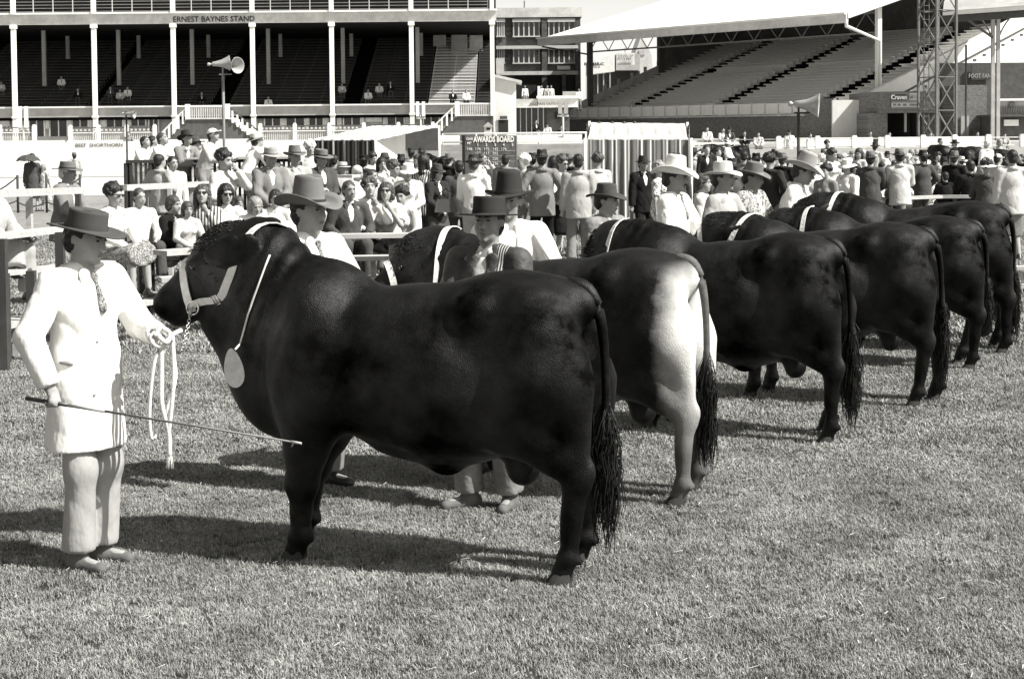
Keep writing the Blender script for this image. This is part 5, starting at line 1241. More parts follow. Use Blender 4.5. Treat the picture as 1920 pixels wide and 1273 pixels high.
AF = empty('gabled_house', (at(1205, 200, 170).x, 170, ZT), 0, 'steep white A-frame gable seen through the truss of the right stand', 'building')
wp('wall', MB().prism([(at(1187, 160, 170).x, 170, ZT), (at(1232, 160, 170).x, 170, ZT), (at(1222, 110, 170).x, 170, at(1222, 104, 170).z), (at(1203, 60, 170).x, 170, at(1203, 66, 170).z), (at(1187, 110, 170).x, 170, at(1187, 112, 170).z)], (0, 8, 0)), M_WHITE2, None, AF)
wp('window', pbox(MB(), 1198, 1209, 95, 104, 169.9, .1), M_PALEW, None, AF); wp('window', pbox(MB(), 1190, 1194, 113, 126, 169.9, .1), M_STEELG, None, AF)

# ---- lattice tower
LT = empty('lattice_tower', (at(1757, 250, 97).x, 97, ZT), R(28), 'tall four-legged steel lattice floodlight tower beside the right stand', 'tower')
M_TOWER = mat('weathered_tower_steel', .12, .7, .2, 4); w = .78; zs = [0, 1.9, 3.9, 5.9, 7.9, 9.9, 11.9]; cr = [(-w, -w), (w, -w), (w, w), (-w, w)]
for (x, y) in cr: MB().box(x-.065, x+.065, y-.065, y+.065, 0, 12).build('tower_leg', M_TOWER, LT)
for i in range(4):
    (x0, y0), (x1, y1) = cr[i], cr[(i+1) % 4]
    for k in range(6):
        MB().beam((x0, y0, zs[k]), (x1, y1, zs[k+1]), .05, .05).build('brace', M_TOWER, LT); MB().beam((x1, y1, zs[k]), (x0, y0, zs[k+1]), .05, .05).build('brace', M_TOWER, LT); MB().beam((x0, y0, zs[k+1]), (x1, y1, zs[k+1]), .06, .06).build('strut', M_TOWER, LT)
for k in range(28): MB().beam((-.25, w+.1, .3+k*.42), (.15, w+.1, .3+k*.42), .03, .03).build('ladder_rung', M_TOWER, LT)
for x in (-.25, .15): MB().box(x-.02, x+.02, w+.08, w+.12, 0, 12).build('ladder_rail', M_TOWER, LT)
# ---- cigarette-sign block and right pavilion
CB = empty('brick_kiosk', (at(1690, 250, 101).x, 101, ZT), 0, 'brick kiosk with rounded corner, advertising panel and dark opening right of the big stand', 'building')
X0, X1, Z0, Z1 = px2(1636, 1762, 172, 212, 101); Zb = ZT
wp('upper_wall', MB().prism([(X0, 103, Z0), (X0+.5, 101.4, Z0), (X0+1.1, 101, Z0), (X1, 101, Z0), (X1, 108, Z0), (X0, 108, Z0)], (0, 0, Z1-Z0)), M_BRICK, None, CB)
X0, X1, _, _ = px2(1628, 1664, 172, 212, 101.5); wp('lower_wall', MB().box(X0, X1, 101.5, 107, ZT, Z0), M_BRICK, None, CB); wp('back_wall', pbox(MB(), 1660, 1765, 212, 264, 105, .3), M_DARKW, None, CB)
wp('column', pbox(MB(), 1696, 1700, 212, 248, 101.6, .15), M_PALEW, None, CB); wp('lower_wall', pbox(MB(), 1728, 1740, 212, 264, 101.6, 3), M_ASPH, None, CB)
ad = wp('advertising_panel', pbox(MB(), 1671, 1725, 174, 204, 100.85, .08), M_GREYB, None, CB)
wp('advertising_panel', pbox(MB(), 1672, 1700, 177, 189, 100.8, .04), M_STEELD, None, CB); wp('advertising_panel', pbox(MB(), 1705, 1723, 175, 188, 100.8, .04), M_WHITE2, None, CB)
q = at(1686, 183, 100.7); text('Craven', .4, M_WHITE, CB, (q.x-CB.location.x, -.26, q.z-ZT), sx=.85, bold=.018); q = at(1714, 182, 100.7); text('Mild', .36, M_PALEW, CB, (q.x-CB.location.x, -.26, q.z-ZT), sx=.9, bold=.01)
wp('panel_lettering', pbox(MB(), 1672, 1723, 193, 201, 100.8, .03), M_WHITE2, None, CB)
for i, (a, b) in enumerate(((1675, 1680), (1683, 1689), (1693, 1700), (1706, 1721))): wp('panel_lettering', pbox(MB(), a, b, 195, 199, 100.77, .02), M_STEELG, None, CB)
RP = empty('members_pavilion', (at(1850, 250, 104).x, 104, ZT), 0, 'dark-walled pavilion with bracketed white columns and curved verandah roof at far right', 'building')
wp('wall', pbox(MB(), 1762, 1990, 118, 264, 110, 8), M_ASPH, None, RP); wp('wall', pbox(MB(), 1788, 1850, 160, 264, 107, 3), M_BRICK, None, RP)
wp('door', pbox(MB(), 1802, 1817, 218, 262, 106.8, .15), M_PALEW, None, RP); wp('notice', pbox(MB(), 1883, 1910, 225, 236, 103.8, .1), M_WHITE, None, RP); wp('wall', pbox(MB(), 1862, 1990, 218, 264, 104.2, 5), M_ASPH, None, RP)
bc = wp('balcony', pbox(MB(), 1869, 1990, 188, 216, 103.9, .15), M_PALEW, None, RP); wp('balcony_rail', pbox(MB(), 1869, 1990, 185, 189, 103.7, .4), M_WHITE, None, RP); wp('balcony_floor', pbox(MB(), 1860, 1990, 215, 219, 103.6, 6), M_STEELD, None, RP)
for i in range(24): wp('baluster', pbox(MB(), 1872+i*4.5, 1873.5+i*4.5, 199, 214, 103.8, .05), M_STEELD, None, RP)
wp('awning_bar', pbox(MB(), 1893, 1903, 192, 200, 103.75, .1), M_STEELD, None, RP)
X0 = at(1768, 27, 100).x; Z0 = at(1768, 27, 100).z; X1 = at(1990, 6, 96).x
wp('verandah_roof', MB().prism([(X0, 100, Z0), (X1, 96, Z0+.15), (X1+3, 112, Z0+3.4), (X0+3.5, 112, Z0+3.2)], (0, 0, .18)), M_PALEW, None, RP)
wp('gutter', MB().beam((X0, 99.95, Z0+.02), (X1, 95.95, Z0+.17), .2, .22), M_WHITE, None, RP); wp('eave_soffit', MB().prism([(X0+.1, 100.3, Z0-.5), (X1, 96.3, Z0-.4), (X1, 96.4, Z0), (X0+.1, 100.4, Z0)], (0, .2, 0)), M_STEELD, None, RP)
for p in (1862, 1872): 
    x = at(p, 200, 102).x; wp('column', MB().box(x-.11, x+.11, 102, 102.2, ZT, Z0+.3), M_PALEW, None, RP)
x = at(1867, 60, 102).x
for s in (-1, 1):
    pts = [(x+s*(.15+.9*t**1.6), 102.1, Z0-2.0+2.0*t**.8) for t in np.linspace(0, 1, 8)]; wp('bracket', MB().tube(pts, .05, 6), M_STEELG, None, RP)
wp('bracket', MB().beam((x-.1, 102.1, at(1865, 72, 102).z), (at(1800, 30, 100.4).x, 100.4, at(1800, 28, 100.4).z), .1, .14), M_STEELD, None, RP)
fp = empty('flagpole', (at(1811, 200, 99).x, 99, ZT), 0, 'slim dark pole in front of the right pavilion wall', 'pole'); MB().tube([(0, 0, 0), (0, 0, at(1811, 85, 99).z-ZT)], .07, 8).build('shaft', M_STEELD, fp)
sgn = empty('dark_signboard', (at(1843, 140, 109).x, 109.5, at(1843, 150, 109).z), 0, 'dark sign panel with faint lettering on the wall right of the tower', 'sign'); wp('panel', pbox(MB(), 1822, 1864, 121, 150, 109.7, .1), M_STEELD, None, sgn); q = at(1843, 143, 109.6); text('FOOT FANCY', .42, M_PALEW, sgn, (q.x-sgn.location.x, .1, q.z-sgn.location.z), sx=.75)
# little drop box by the right flight of stairs
kb = empty('letter_kiosk', (at(916, 250, 100).x, 100, ZT), 0, 'tiny white pitched-roof kiosk at the foot of the right stairs', 'kiosk')
X0, X1, Z0, Z1 = px2(908, 922, 228, 262, 100); c = (X0+X1)/2
wp('walls', MB().box(X0, X1, 100, 100.6, ZT, at(915, 238, 100).z), M_WHITE2, None, kb); wp('roof', MB().prism([(X0-.08, 99.9, at(915, 238, 100).z), (X1+.08, 99.9, at(915, 238, 100).z), (c, 99.9, at(915, 229, 100).z)], (0, .8, 0)), M_PALEW, None, kb); wp('hatch', pbox(MB(), 912, 919, 240, 244, 99.97, .03), M_DARKW, None, kb)
# ------------------------------------------------------------------ crowd: archetypes
ST = dict(
 relax=dict(pelvis=(0, 0, .94), handL=(.26, -.04, .8), handR=(-.26, -.06, .8)),
 front=dict(pelvis=(0, 0, .94), handL=(.06, -.25, 1.02), handR=(-.08, -.24, .98), elbL=(.8, .4, -.4), elbR=(-.8, .4, -.4), head=(8, 8)),
 akimbo=dict(pelvis=(0, 0, .94), handL=(.19, -.08, .98), handR=(-.19, -.08, .98), elbL=(1, .6, 0), elbR=(-1, .6, 0), head=(-10, 0)),
 face=dict(pelvis=(0, 0, .94), handL=(.05, -.2, 1.5), handR=(-.1, -.24, 1.1), elbL=(.6, -.2, -1), elbR=(-.8, .3, -.6), head=(4, 6)),
 lean=dict(pelvis=(0, .12, .93), lean=28, handL=(.12, -.52, 1.12), handR=(-.16, -.5, 1.1), elbL=(.5, .1, -1), elbR=(-.5, .1, -1), head=(0, -14)),
 sit=dict(pelvis=(0, .05, .5), handL=(.1, -.3, .6), handR=(-.1, -.3, .6), footL=(.12, -.42, .09), footR=(-.12, -.4, .09), knee=(0, -.3, 1), elbL=(.8, .5, -.4), elbR=(-.8, .5, -.4), lean=6, head=(0, 4)),
 sitchin=dict(pelvis=(0, .05, .5), lean=22, handL=(.07, -.35, .94), handR=(-.12, -.42, .62), footL=(.12, -.42, .09), footR=(-.12, -.4, .09), knee=(0, -.3, 1), elbL=(.5, -.2, -1), elbR=(-.8, .5, -.4), head=(0, -12)),
 situp=dict(pelvis=(0, .03, .5), handL=(.2, -.2, .62), handR=(-.2, -.2, .62), footL=(.14, -.4, .09), footR=(-.14, -.4, .09), knee=(0, -.3, 1), head=(12, 0)),
 sitbent=dict(pelvis=(0, .05, .5), lean=38, handL=(.1, -.52, .55), handR=(-.1, -.5, .55), footL=(.12, -.42, .09), footR=(-.12, -.4, .09), knee=(0, -.3, 1), elbL=(.8, .3, -.4), elbR=(-.8, .3, -.4), head=(10, 14)),
 sitcross=dict(pelvis=(0, .05, .5), lean=-4, handL=(.1, -.3, .62), handR=(-.1, -.3, .62), footL=(-.24, -.4, .34), footR=(.02, -.36, .09), knee=(0, -.3, 1), toeL=(-.4, -1, -.2), head=(0, 0)),
)
def ar(pose, top, bot, fem=False, fine=False, h=None):
    k = (pose, top, bot, fem, fine)
    if k not in ARCH:
        d = dict(ST[pose]); d['fem'] = fem; ARCH[k] = None
        A = arch(k, joints(**d), top, bot, fine=fine, h=h)
        A['hz'] = (A['J']['H'] @ Vector((0, 0, .125))).z
    return ARCH[k]
def crowd(px, py, s, pose, top, bot, rz, label, tc='mid', bc='dark', hair=('short', 'dark'), hat=None, fem=False, glasses=False, group=None, skin=None, child=1.0, fine=False, shoe=None, free=False, hatrot=(0, 0), dx=0):
    """px, py: picture pixel of the top of the head; s: pixels per metre"""
    Y = 3000/s; p = at(px, py, Y); A = ar(pose, top, bot, fem, fine, .016 if fine else None)
    hz = A['hz']+(dict(cowboy=.1, tallround=.1, cap=.02).get(hat[0], .055) if hat else .015)
    if pose.startswith('sit') or free: sc = child*.98; z = p.z-hz*sc
    else:
        sc = p.z/hz; z = 0.0
        if not .86*child <= sc <= 1.1*child: sc = min(max(sc, .9*child), 1.06*child); z = p.z-hz*sc
    rot = R(rz); hx = (A['J']['H'] @ Vector((0, 0, .1))); off = Matrix.Rotation(rot, 3, 'Z') @ Vector((hx.x*sc, hx.y*sc, 0))
    return person(A, (p.x-off.x, Y-off.y, z), rot, label, tc, bc, hair, hat, skin, shoe, sc, group, fine, glasses, hatrot, inner='white' if tc not in ('white', 'offwhite') else 'mid', face=s > 80)
G1 = 'spectators seated on the left trestle planks'; G2 = 'spectators standing behind the seated row'; G3 = 'spectators leaning on the dark picket rail'; G4 = 'seated crowd on the right'
# seated on the trestles, left
crowd(215, 345, 165, 'sit', 'shirt', 'skirt', 60, 'woman with dark curly hair and sunglasses in loose white top seated on the trestle', 'white', 'plaid', ('curly', 'dark'), fem=True, glasses=True, group=G1, fine=True)
crowd(-22, 318, 190, 'sitcross', 'shirt', 'flares', 70, 'man at picture edge of whom only crossed legs in pale flares and heeled boots show', 'pale', 'pale', group=G1, fine=True)
crowd(128, 298, 150, 'sit', 'jacket', 'trousers', 75, 'man in tweed jacket and dark flat hat seated in profile at upper left plank', 'mid', 'dark', ('short', 'white'), ('stockman', 'grey', 'dark'), group=G1, skin=M_SKIN_D, fine=True)
crowd(326, 366, 158, 'sit', 'blouse', 'trousers', 62, 'child with straight brown hair in dark jumper seated beside jeans-clad knees', 'black', M_DENIM, ('bowl', 'brown'), child=.86, group=G1, fine=True)
crowd(379, 345, 156, 'sitchin', 'blouse', 'trousers', 8, 'long-haired woman in sunglasses and striped sleeves, hand at her mouth', CL['stripe'], 'pale', ('long', 'brown'), fem=True, glasses=True, group=G1, fine=True)
crowd(424, 344, 154, 'sit', 'blouse', 'trousers', 25, 'dark-haired woman in sunglasses and light top next to the striped-sleeved woman', 'offwhite', 'mid', ('long', 'dark'), fem=True, glasses=True, group=G1, fine=True)
crowd(480, 370, 156, 'sitbent', 'shirt', 'trousers', 20, 'fair-haired child bending forward in white shirt', 'white', 'pale', ('bob', 'fair'), fem=True, child=.85, group=G1, fine=True)
crowd(448, 368, 140, 'sit', 'shirt', 'trousers', 30, 'small child half hidden behind the bending fair-haired child', 'light', 'mid', ('bowl', 'brown'), child=.7, group=G1)
crowd(516, 355, 152, 'sit', 'shirt', 'trousers', 12, 'smiling boy with dark bowl-cut hair and pale shirt, hands in his lap', 'offwhite', 'dark', ('bowl', 'dark'), child=.86, group=G1, fine=True)
crowd(655, 338, 148, 'situp', 'jacket', 'trousers', 18, 'man in dark suit and light tie seated with hands on his knees', 'dark', 'dark', ('short', 'brown'), group=G1, skin=M_SKIN_D, fine=True)
crowd(692, 334, 146, 'sitchin', 'shirt', 'trousers', 14, 'curly-haired young man in white shirt seated with hand at his mouth', 'white', 'mid', ('curly', 'brown'), group=G1, fine=True)
crowd(724, 342, 146, 'sitchin', 'tee', 'skirt', -2, 'woman with fair bob and sunglasses seated resting her chin on her hand', 'offwhite', 'black', ('bob', 'brown'), fem=True, glasses=True, group=G1, fine=True)
crowd(560, 352, 140, 'sit', 'jacket', 'trousers', -15, 'dark-suited man partly hidden behind the tall grey hat', 'charcoal', 'charcoal', ('short', 'dark'), group=G1, fine=True)
crowd(262, 352, 160, 'sit', 'shirt', 'trousers', 40, 'boy in pale striped shirt seated between curly-haired woman and child in dark jumper', CL['vstripe'], 'dark', ('short', 'brown'), child=.86, group=G1)
crowd(352, 378, 160, 'sit', 'blouse', 'trousers', 30, 'small girl seated low in front of the striped-sleeved woman', 'light', 'dark', ('bob', 'brown'), fem=True, child=.72, group=G1)
crowd(608, 345, 142, 'sitchin', 'jacket', 'trousers', 10, 'man in charcoal suit bending forward right of the tall grey hat', 'charcoal', 'dark', ('short', 'dark'), group=G1)
crowd(752, 350, 140, 'sit', 'blouse', 'skirt', -10, 'woman in light blouse seated at the right end of the planks', 'light', 'dark', ('curly', 'dark'), fem=True, group=G1)
# standing behind them
crowd(422, 282, 132, 'face', 'blouse', 'skirt', 55, 'woman in light cardigan with short dark waves shading her eyes with a hand', 'light', 'mid', ('curly', 'dark'), fem=True, group=G2, fine=True)
crowd(508, 272, 128, 'front', 'jacket', 'trousers', 28, 'man in grey jacket, white shirt and light grey brimmed hat looking down', 'mid', 'mid', ('short', 'brown'), ('stockman', 'fawn', 'grey'), group=G2, skin=M_SKIN_D, fine=True)
crowd(553, 271, 120, 'relax', 'jacket', 'trousers', 35, 'man in grey hat beside the light-hatted man in grey jacket', 'pale', 'dark', ('short', 'brown'), ('akubra', 'grey', 'dark'), group=G2, skin=M_SKIN_D)
crowd(603, 276, 118, 'front', 'jacket', 'trousers', 40, 'man in dark jacket and mid-grey stockman hat in front of the striped booth', 'dark', 'dark', ('short', 'dark'), ('stockman', 'grey', 'black'), group=G2, skin=M_SKIN_D)
crowd(581, 264, 100, 'relax', 'shirt', 'trousers', 20, 'white-haired person between two hats left of the striped booth', 'light', 'mid', ('curly', 'white'), group=G2)
crowd(642, 300, 105, 'relax', 'dress', 'none', 30, 'woman in straw boater below the striped booth', 'pale', 'pale', ('bob', 'fair'), ('boater', 'straw', 'dark'), fem=True, group=G2)
crowd(682, 288, 96, 'relax', 'jacket', 'trousers', 170, 'man in wide flat dark hat in front of the striped booth', 'charcoal', 'dark', ('short', 'dark'), ('flatwide', 'black', 'black'), group=G2)
crowd(300, 288, 115, 'akimbo', 'jacket', 'trousers', 150, 'boy in light grey jacket with turned head behind the upper plank', 'pale', 'mid', ('short', 'dark'), child=.9, group=G2)
crowd(324, 292, 112, 'relax', 'shirt', 'trousers', 40, 'young person in pale shirt with dark hair right of the boy in grey jacket', 'offwhite', 'light', ('short', 'dark'), child=.9, group=G2)
crowd(672, 310, 118, 'front', 'shirt', 'trousers', 40, 'fair white-haired man in white shirt behind the seated suited man', 'white', 'mid', ('short', 'white'), group=G2)
crowd(716, 295, 104, 'face', 'blouse', 'skirt', 20, 'woman with long dark hair and white blouse near the awning pole', 'white', 'dark', ('long', 'dark'), fem=True, group=G2)
crowd(698, 318, 108, 'relax', 'shirt', 'trousers', 60, 'short-haired man with bent head behind the curly young man', 'pale', 'mid', ('short', 'brown'), group=G2)
crowd(740, 302, 118, 'front', 'longcoat', 'skirt', 50, 'woman with short grey curls in light grey coat left of the white-coated woman', 'pale', 'pale', ('curly', 'brown'), fem=True, group=G2)
crowd(765, 303, 122, 'front', 'longcoat', 'skirt', -6, 'smiling woman in white bucket hat and long white coat', 'white', 'white', ('short', 'dark'), ('bucket', 'white', 'white'), fem=True, group=G2, fine=True)
crowd(796, 288, 112, 'akimbo', 'jacket', 'trousers', 150, 'man in striped dark jacket with long hair behind the white-coated woman', CL['stripe'], 'dark', ('long', 'dark'), group=G2)
crowd(821, 306, 118, 'front', 'longcoat', 'skirt', 40, 'woman in dark coat and dark hat with a large handbag', 'charcoal', 'dark', ('bob', 'dark'), ('fedora', 'brown', 'dark'), fem=True, group=G2, fine=True)
crowd(888, 288, 122, 'front', 'shirt', 'trousers', 172, 'man seen from behind in white shirt and dark hat before the awards board', 'white', 'pale', ('short', 'brown'), ('fedora', 'dark', 'dark'), group=G2, fine=True)
crowd(860, 300, 112, 'relax', 'jacket', 'trousers', 190, 'dark-jacketed person at the left edge of the awards board', 'dark', 'dark', ('short', 'dark'), group=G2)
crowd(722, 285, 88, 'relax', 'jacket', 'trousers', 120, 'man in small dark hat far behind the awning pole', 'dark', 'mid', ('short', 'dark'), ('fedora', 'brown', 'dark'), group=G2)
crowd(771, 276, 78, 'relax', 'shirt', 'trousers', 180, 'man in white shirt and small dark hat, left of two before the grey hoarding', 'white', 'dark', ('short', 'dark'), ('fedora', 'dark', 'dark'), group=G2)
crowd(791, 276, 76, 'relax', 'jacket', 'trousers', 160, 'man in dark hat and pale jacket, right of two before the grey hoarding', 'light', 'dark', ('short', 'dark'), ('fedora', 'dark', 'dark'), group=G2)
crowd(980, 290, 112, 'relax', 'blouse', 'skirt', -60, 'white-haired woman right of the awards board', 'light', 'mid', ('curly', 'white'), fem=True, group=G2)
crowd(1016, 278, 116, 'akimbo', 'jacket', 'trousers', 185, 'man seen from behind in grey jacket and dark trilby, hands on hips', 'mid', 'black', ('short', 'dark'), ('fedora', 'dark', 'dark'), group=G2, fine=True)
crowd(1038, 292, 108, 'relax', 'tee', 'skirt', 170, 'woman with long dark hair between two jacketed men', 'dark', 'black', ('long', 'dark'), fem=True, group=G2)
crowd(1056, 292, 112, 'front', 'blouse', 'skirt', 30, 'woman in sunglasses, light blouse and dark skirt left of the suited back', 'light', 'black', ('curly', 'brown'), fem=True, glasses=True, group=G2)
crowd(1084, 288, 118, 'relax', 'jacket', 'trousers', 180, 'bareheaded man seen from behind in light grey suit jacket', 'pale', 'mid', ('short', 'dark'), group=G2, fine=True)
crowd(1119, 288, 112, 'relax', 'jacket', 'trousers', 205, 'curly-haired man in pale jacket at the left edge of the striped tent', 'light', 'dark', ('curly', 'brown'), group=G2)
crowd(1206, 290, 108, 'relax', 'jacket', 'trousers', 20, 'man in black suit and dark hat standing before the striped tent', 'black', 'black', ('short', 'dark'), ('fedora', 'dark', 'dark'), group=G2, skin=M_SKIN_D, fine=True)
crowd(1238, 304, 118, 'relax', 'dress', 'none', 60, 'woman in floral dress left of the white cowboy hat', CL['floral'], 'light', ('curly', 'fair'), fem=True, group=G2, fine=True)
crowd(1268, 285, 100, 'relax', 'jacket', 'trousers', 170, 'man whose dark hat shows above the white cowboy hat', 'dark', 'dark', ('short', 'dark'), ('fedora', 'dark', 'dark'), group=G2)
crowd(1318, 325, 152, 'relax', 'shirt', 'trousers', 70, 'boy with brown fringe in pale grey shirt right of the white-hatted handler', 'light', 'dark', ('bowl', 'brown'), child=.86, group=G2, fine=True)
crowd(1326, 272, 72, 'relax', 'jacket', 'trousers', 0, 'bald man in dark suit and open white shirt right of the striped tent', 'charcoal', 'dark', ('short', 'brown'), group=G2)
crowd(1302, 276, 70, 'relax', 'jacket', 'trousers', 150, 'figure in dark hat squeezed beside the right tent pole', 'light', 'dark', ('short', 'dark'), ('akubra', 'brown', 'dark'), group=G2)
crowd(1346, 278, 66, 'relax', 'shirt', 'trousers', 60, 'man in white shirt left of the dark background bull', 'white', 'mid', ('short', 'dark'), group=G2)
crowd(1444, 288, 112, 'akimbo', 'jacket', 'trousers', 140, 'man in dark jacket with curly dark hair behind the big fawn hat', 'charcoal', 'dark', ('curly', 'dark'), group=G2)
crowd(1418, 286, 96, 'relax', 'jacket', 'trousers', 160, 'person in black hat and black coat left of the big fawn hat', 'black', 'black', ('short', 'dark'), ('akubra', 'black', 'black'), group=G2)
crowd(1526, 298, 108, 'relax', 'shirt', 'trousers', 30, 'man in second fawn hat partly behind the big fawn hat', 'light', 'dark', ('short', 'dark'), ('akubra', 'fawn', 'dark'), group=G2)
crowd(1548, 308, 118, 'relax', 'blouse', 'skirt', -40, 'dark curly-haired woman in grey jumper with a necklace', 'mid', 'dark', ('curly', 'dark'), fem=True, group=G2, fine=True)
crowd(1588, 294, 116, 'front', 'blouse', 'skirt', -50, 'woman in white brimmed hat and light printed dress', CL['vstripe'], 'light', ('bob', 'dark'), ('bucket', 'white', 'white'), fem=True, group=G2, fine=True)
crowd(1632, 282, 104, 'sit', 'jacket', 'trousers', 165, 'man from behind in grey coat and grey hat sitting on the rail', 'dark', 'dark', ('short', 'dark'), ('fedora', 'grey', 'dark'), group='men sitting with their backs to the ring', fine=True)
crowd(1686, 277, 104, 'sit', 'jacket', 'trousers', 178, 'man from behind in pale jacket and dark-banded hat on the rail', 'light', 'mid', ('short', 'dark'), ('fedora', 'grey', 'black'), group='men sitting with their backs to the ring', fine=True)
crowd(1772, 322, 100, 'sit', 'blouse', 'trousers', 180, 'small dark-clothed child from behind on the rail', 'black', 'dark', ('short', 'dark'), child=.75, group='men sitting with their backs to the ring')
crowd(1850, 295, 112, 'sit', 'jacket', 'skirt', 160, 'woman from behind in dark jacket and pale feathered hat near the right edge', 'dark', 'dark', ('curly', 'dark'), ('bucket', 'white', 'white'), fem=True, group='men sitting with their backs to the ring', fine=True)
crowd(1818, 300, 100, 'sit', 'jacket', 'trousers', 190, 'person in black leaning left of the dark-jacketed woman', 'black', 'black', ('short', 'dark'), group='men sitting with their backs to the ring')
crowd(1897, 280, 118, 'relax', 'jacket', 'skirt', 184, 'person from behind in creased pale jacket standing at the right edge', 'light', 'mid', ('short', 'dark'), group=G2, fine=True)
crowd(1872, 288, 90, 'relax', 'shirt', 'trousers', 120, 'man in flat pale cap beside the creased pale jacket', 'light', 'dark', ('short', 'dark'), ('cap', 'straw'), group=G2)
# leaning on the dark picket rail, raised on a low platform
crowd(271, 255, 92, 'lean', 'shirt', 'trousers', 60, 'person in pale shirt furthest left on the picket rail', 'offwhite', 'mid', ('short', 'dark'), group=G3, free=True)
crowd(286, 254, 90, 'lean', 'tee', 'trousers', 100, 'dark-haired child behind the rail, second from the left', 'light', 'dark', ('short', 'dark'), group=G3, free=True)
crowd(303, 248, 98, 'lean', 'shirt', 'trousers', 70, 'man in white shirt leaning on the rail left of the hatted man', 'white', 'mid', ('short', 'brown'), group=G3, free=True)
crowd(349, 243, 104, 'lean', 'jacket', 'trousers', 50, 'man in dark coat and dark hat leaning on the picket rail', 'mid', 'dark', ('short', 'dark'), ('akubra', 'dark', 'dark'), group=G3, free=True)
crowd(366, 256, 98, 'lean', 'jacket', 'trousers', 80, 'man in light shirt half behind the dark-coated man on the rail', 'light', 'mid', ('short', 'dark'), ('akubra', 'brown', 'dark'), group=G3, free=True)
crowd(398, 240, 106, 'lean', 'shirt', 'trousers', 62, 'man in white cap and pale shirt raising a camera to his face', 'light', 'mid', ('short', 'dark'), ('cap', 'white'), group=G3, free=True)
crowd(480, 247, 104, 'lean', 'shirt', 'trousers', 120, 'man in white shirt and straw hat leaning over the rail with folded arms', 'white', 'mid', ('short', 'dark'), ('akubra', 'straw', 'dark'), group=G3, free=True)
# far left
crowd(60, 288, 67, 'relax', 'longcoat', 'skirt', 180, 'woman in dark coat under the dark umbrella', 'dark', 'mid', ('bob', 'dark'), fem=True, group=G2)
crowd(82, 308, 67, 'relax', 'dress', 'none', 160, 'girl in printed light dress beside the woman with the umbrella', CL['floral'], 'light', ('bob', 'fair'), fem=True, child=.86, group=G2)
crowd(139, 285, 55, 'relax', 'coat', 'trousers', 200, 'distant man in pale coat and hat on the track behind the tweed jacket', 'pale', 'mid', ('short', 'dark'), ('fedora', 'grey', 'dark'), group=G2)
crowd(241, 247, 36, 'sit', 'shirt', 'trousers', 0, 'tiny seated figure behind the thin pole at the left hoarding', 'mid', 'dark', ('short', 'dark'), group='people on the far terrace')
# far terrace and stand figures
for (px, py, Y, rz, tc, lab, ht) in ((1326, 238, 84, 0, 'white', 'man in white shirt on the terrace left of two dark figures', None), (1356, 240, 84, 10, 'light', 'pale figure on the terrace bench right of the striped tent', None), (1368, 238, 84, 0, 'dark', 'dark-coated figure on the terrace bench right of the striped tent', 'dark'),
    (1396, 246, 84, 0, 'black', 'dark seated figure at the right end of the terrace bench', None), (1422, 248, 84, 0, 'offwhite', 'white-topped figure right of the dark seated figure on the terrace', None), (1480, 243, 82, 0, 'white', 'man in white shirt and dark hat by the horn pole', 'dark'),
    (1519, 250, 82, 40, 'white', 'white-clad person reaching out on the terrace right of the horn', None), (1005, 225, 100, 30, 'black', 'figure in black before the glazed ticket hall', None), (1026, 230, 100, 0, 'light', 'figure in light top at the ticket hall wall', 'dark'), (1053, 235, 90, 0, 'black', 'figure in black behind the grey column speakers', None),
    (1632, 246, 86, 0, 'charcoal', 'dark seated figure left of the tower on the far bench', None), (1668, 248, 86, 0, 'dark', 'second dark seated figure left of the tower', None), (1745, 248, 86, 0, 'white', 'white-topped figure leaning beside the tower foot', None), (1833, 247, 86, 0, 'dark', 'dark figure under the white notice on the right', None), (1884, 250, 86, 0, 'pale', 'pale figure under the balcony at the right edge', None), (1790, 250, 86, 0, 'black', 'black-clad figure right of the tower foot', None)):
    crowd(px, py, 3000/Y, 'sit' if Y > 82 else 'relax', 'jacket', 'trousers', rz, lab, tc, 'dark', ('short', 'dark'), ('fedora', ht, ht) if ht else None, group='people on the far terrace', free=True)
for (px, py, Y, tc, lab) in ((115, 142, 114, 'white', 'spectator in white high in the first bay of the left stand'), (146, 165, 111.5, 'black', 'dark spectator low in the first bay of the left stand'), (207, 162, 111.5, 'dark', 'leftmost of three spectators in the second bay'), (225, 167, 111, 'light', 'middle one of three spectators in the second bay'), (239, 162, 111.5, 'white', 'rightmost of three spectators in the second bay'),
    (2, 152, 113, 'light', 'spectator at the very left edge of the stand'), (378, 172, 110.5, 'black', 'dark spectator beside the aisle above the central stairs'), (503, 180, 109.8, 'white', 'spectator in white stretched on the front bench'), (641, 155, 112, 'light', 'spectator in light top beside the second aisle column'), (690, 167, 111, 'white', 'white-shirted spectator left of a dark pair in the fifth bay'), (711, 155, 112, 'offwhite', 'spectator in pale shirt on an upper bench of the fifth bay'), (732, 152, 112, 'black', 'dark spectator in the fifth bay'),
    (849, 168, 108.5, 'black', 'dark figure left of the pair in the sunlit end bay'), (874, 168, 108.5, 'white', 'white-clad figure in the sunlit end bay')):
    crowd(px, py, 3000/Y, 'sit', 'jacket', 'trousers', 10, lab, tc, 'dark', ('short', 'dark'), group='spectators in the left stand')
for (px, tc) in ((984, 'white'), (1015, 'white'), (1026, 'light'), (1033, 'offwhite'), (1085, 'white')):
    crowd(px, 160 if px < 1080 else 166, 3000/121, 'relax', 'shirt', 'trousers', 20, {984: 'person in white under the left opening of the brick block', 1015: 'leftmost of three people in white on the ticket hall balcony', 1026: 'middle one of three people on the ticket hall balcony', 1033: 'rightmost of three people on the ticket hall balcony', 1085: 'person in white on the steps beside the dark stand column'}[px], tc, 'mid', group='people on the balcony', free=True)
